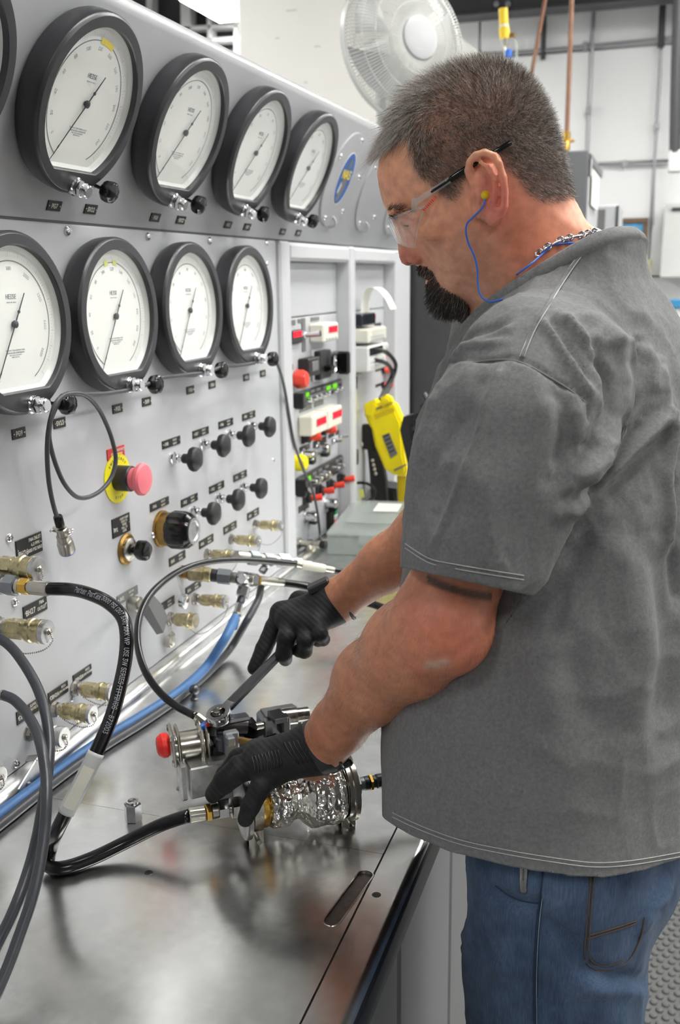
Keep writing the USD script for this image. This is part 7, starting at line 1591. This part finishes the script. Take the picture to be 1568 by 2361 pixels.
# arm hair
dl = segdist3 = np.minimum.reduce([-cone(ctr, EL, FM, 0.0, 0.0), -cone(ctr, FM, WL, 0., 0.)]); dr = -cone(ctr, ER, WR, 0., 0.)
aw = ((dl < .062) & (np.linalg.norm(ctr-WL, axis=1) > .03)) * 1.0 + ((dr < .06) & (np.linalg.norm(ctr-WR, axis=1) > .03))*.6
P, N = roots(aw, 2600); ax = unit(np.tile(WL-EL, (len(P), 1))); curves('arm_hair', grow(P, N, 4, np.full(len(P), .85), rngh.uniform(.007, .014, len(P)), unit(ax*.6+np.tile(A([0, 0, -1.]), (len(P), 1))*.6+rngh.normal(0, .3, (len(P), 3)))), W5*.42, 'arm_hair', man)
# --- safety glasses
g = thing('safety_glasses', 'clear wraparound safety glasses with black-tipped temples on the operator\'s face', 'glasses')
def head(p): return Hc + HR @ A(p)
for s in (1, -1):
    S_ = np.linspace(0, 1, 44); Tt = np.linspace(0, 1, 20); v = []
    for si in S_:
        a = si*np.pi/2; k = (1-np.cos(a))**.8; w = .0655*np.sin(a)**.9
        top = A(hc(208+(450-208)*k, 1092+(1008-1092)*k)); bot = A(hc(258+(386-258)*k, 1192+(1252-1192)*(np.sin(a)**.7)))
        for t in Tt: v.append([*(top+(bot-top)*t+A([-.0016*np.sin(np.pi*t), 0])), s*(w-.006*t*np.sin(a))])
    v = A(v); ii = np.arange(len(v)).reshape(44, 20)
    f = np.vstack([np.stack([ii[:-1, :-1].ravel(), ii[1:, :-1].ravel(), ii[1:, 1:].ravel()], 1), np.stack([ii[:-1, :-1].ravel(), ii[1:, 1:].ravel(), ii[:-1, 1:].ravel()], 1)])
    m = trimesh.Trimesh(v@HR.T+Hc, f, process=False); ms, _ = solidify(m, .0018); obj('lens', ms, 'lens_clear', g, True)
    obj('lens_rim', join([tube(A([head(p) for p in v[ii[:, 0]]]), .0013, 8), tube(A([head(p) for p in v[ii[-1]]]), .0009, 8), tube(A([head(p) for p in v[ii[:, -1]]]), .0009, 8)]), 'acrylic', g, True)
    tp = [h3(392, 990, .0655), h3(450, 948, .069), h3(530, 898, .0735), h3(620, 838, .076), h3(700, 785, .0765), h3(790, 735, .0745), h3(880, 682, .0785), h3(955, 634, .0775)]
    tp = [p*A([1, 1, s]) for p in tp]; C = spline(A([head(p) for p in tp]), .004); dd = len(C)
    obj('temple', tube(C[:int(dd*.42)], .0032, 12, flat=.5, hint=HR[:, 1]), 'acrylic', g, True); obj('temple', tube(C[int(dd*.4):], np.linspace(.003, .0026, dd-int(dd*.4)), 12, flat=.6, hint=HR[:, 1]), 'rubber_gloss', g, True, label='black temple tip')
    obj('temple_insert', tube(C[int(dd*.22):int(dd*.42)]+HR[:, 2]*s*.0012, .0014, 8), 'rubber_gloss', g, True)
    obj('hinge', xf(box((0, 0, 0), (.006, .012, .004), .001), frame(head(h3(388, 994, .0665)*A([1, 1, s])), HR[:, 2], HR[:, 0])), 'acrylic', g, False)
obj('orange_marking', xf(join([box((.0021*k-.0085, 0, 0), (.0012 if k % 3 else .0016, .0026 if k % 2 else .0031, .0004)) for k in range(9)]), frame(head(h3(480, 992, .0715)), HR[:, 2], HR @ A([.68, .73, 0]))), 'red_plastic', g, False)
# --- ear plug, cord, neck chain
ep = thing('ear_plug', 'yellow foam ear plug with a blue cord running round the operator\'s neck', 'ear plug')
obj('plug', tube(A([head(h3(790, 948, .07)), head(h3(800, 944, .082)), head(h3(805, 941, .0865))]), [.0046, .005, .004], 16), 'valve_yellow', ep, True)
cp_ = [(802, 968, .0865), (790, 1010, .088), (745, 1060, .086), (700, 1105, .083), (692, 1150, .08), (708, 1225, .078), (738, 1290, .076), (758, 1370, .075), (761, 1450, .076), (770, 1505, .0785), (796, 1545, .082), (836, 1558, .086), (886, 1546, .089)]
cc = [head(h3(*p)) for p in cp_]
px_ = [(1183, 642), (1208, 630), (1232, 612), (1252, 585), (1275, 567)]
cc += [SF_.at(px-6, py-3, .0145) for px, py in [(1166, 656), (1186, 642), (1208, 628), (1231, 611)]]
BSF = Surf(bm)
cc += [BSF.at(px, py, .0045) for px, py in ((1254, 583), (1275, 566), (1312, 561), (1348, 559))] + [dep(1368, 549, 1.03), dep(1386, 541, 1.04), dep(1402, 541, 1.06), dep(1412, 548, 1.08), dep(1409, 560, 1.1)]
obj('cord', tube(spline(A(cc), .003), .00105, 8), 'blue_knob', ep, True)
nk = thing('neck_chain', 'thick silver figaro neck chain above the T-shirt collar', 'necklace')
cl = [BSF.at(px, py, .003) for px, py in ((1238, 588), (1252, 577), (1268, 566), (1286, 557), (1304, 551), (1322, 547), (1340, 543), (1356, 539))] + [dep(1366, 536, 1.035), dep(1378, 538, 1.06), dep(1384, 545, 1.09)]
C = spline(A(cl), .001); dd = np.r_[0, np.cumsum(np.linalg.norm(np.diff(C, axis=0), axis=1))]; s = 0; k = 0
while s < dd[-1]-.008:
    L = .0125 if k % 4 == 3 else .0062; a = A([np.interp(s, dd, C[:, j]) for j in range(3)]); b = A([np.interp(min(s+L, dd[-1]), dd, C[:, j]) for j in range(3)])
    F = frame((a+b)/2, np.cross(b-a, CAM-a) if k % 2 else CAM-a+A([0, 0, .3]), b-a); th = np.linspace(0, 2*np.pi, 17)
    obj('link', tube(A([(F @ A([(L*.62)*np.cos(t), .0032*np.sin(t), 0, 1]))[:3] for t in th]), .0013, 7), 'chrome', nk, True); s += L*.86; k += 1
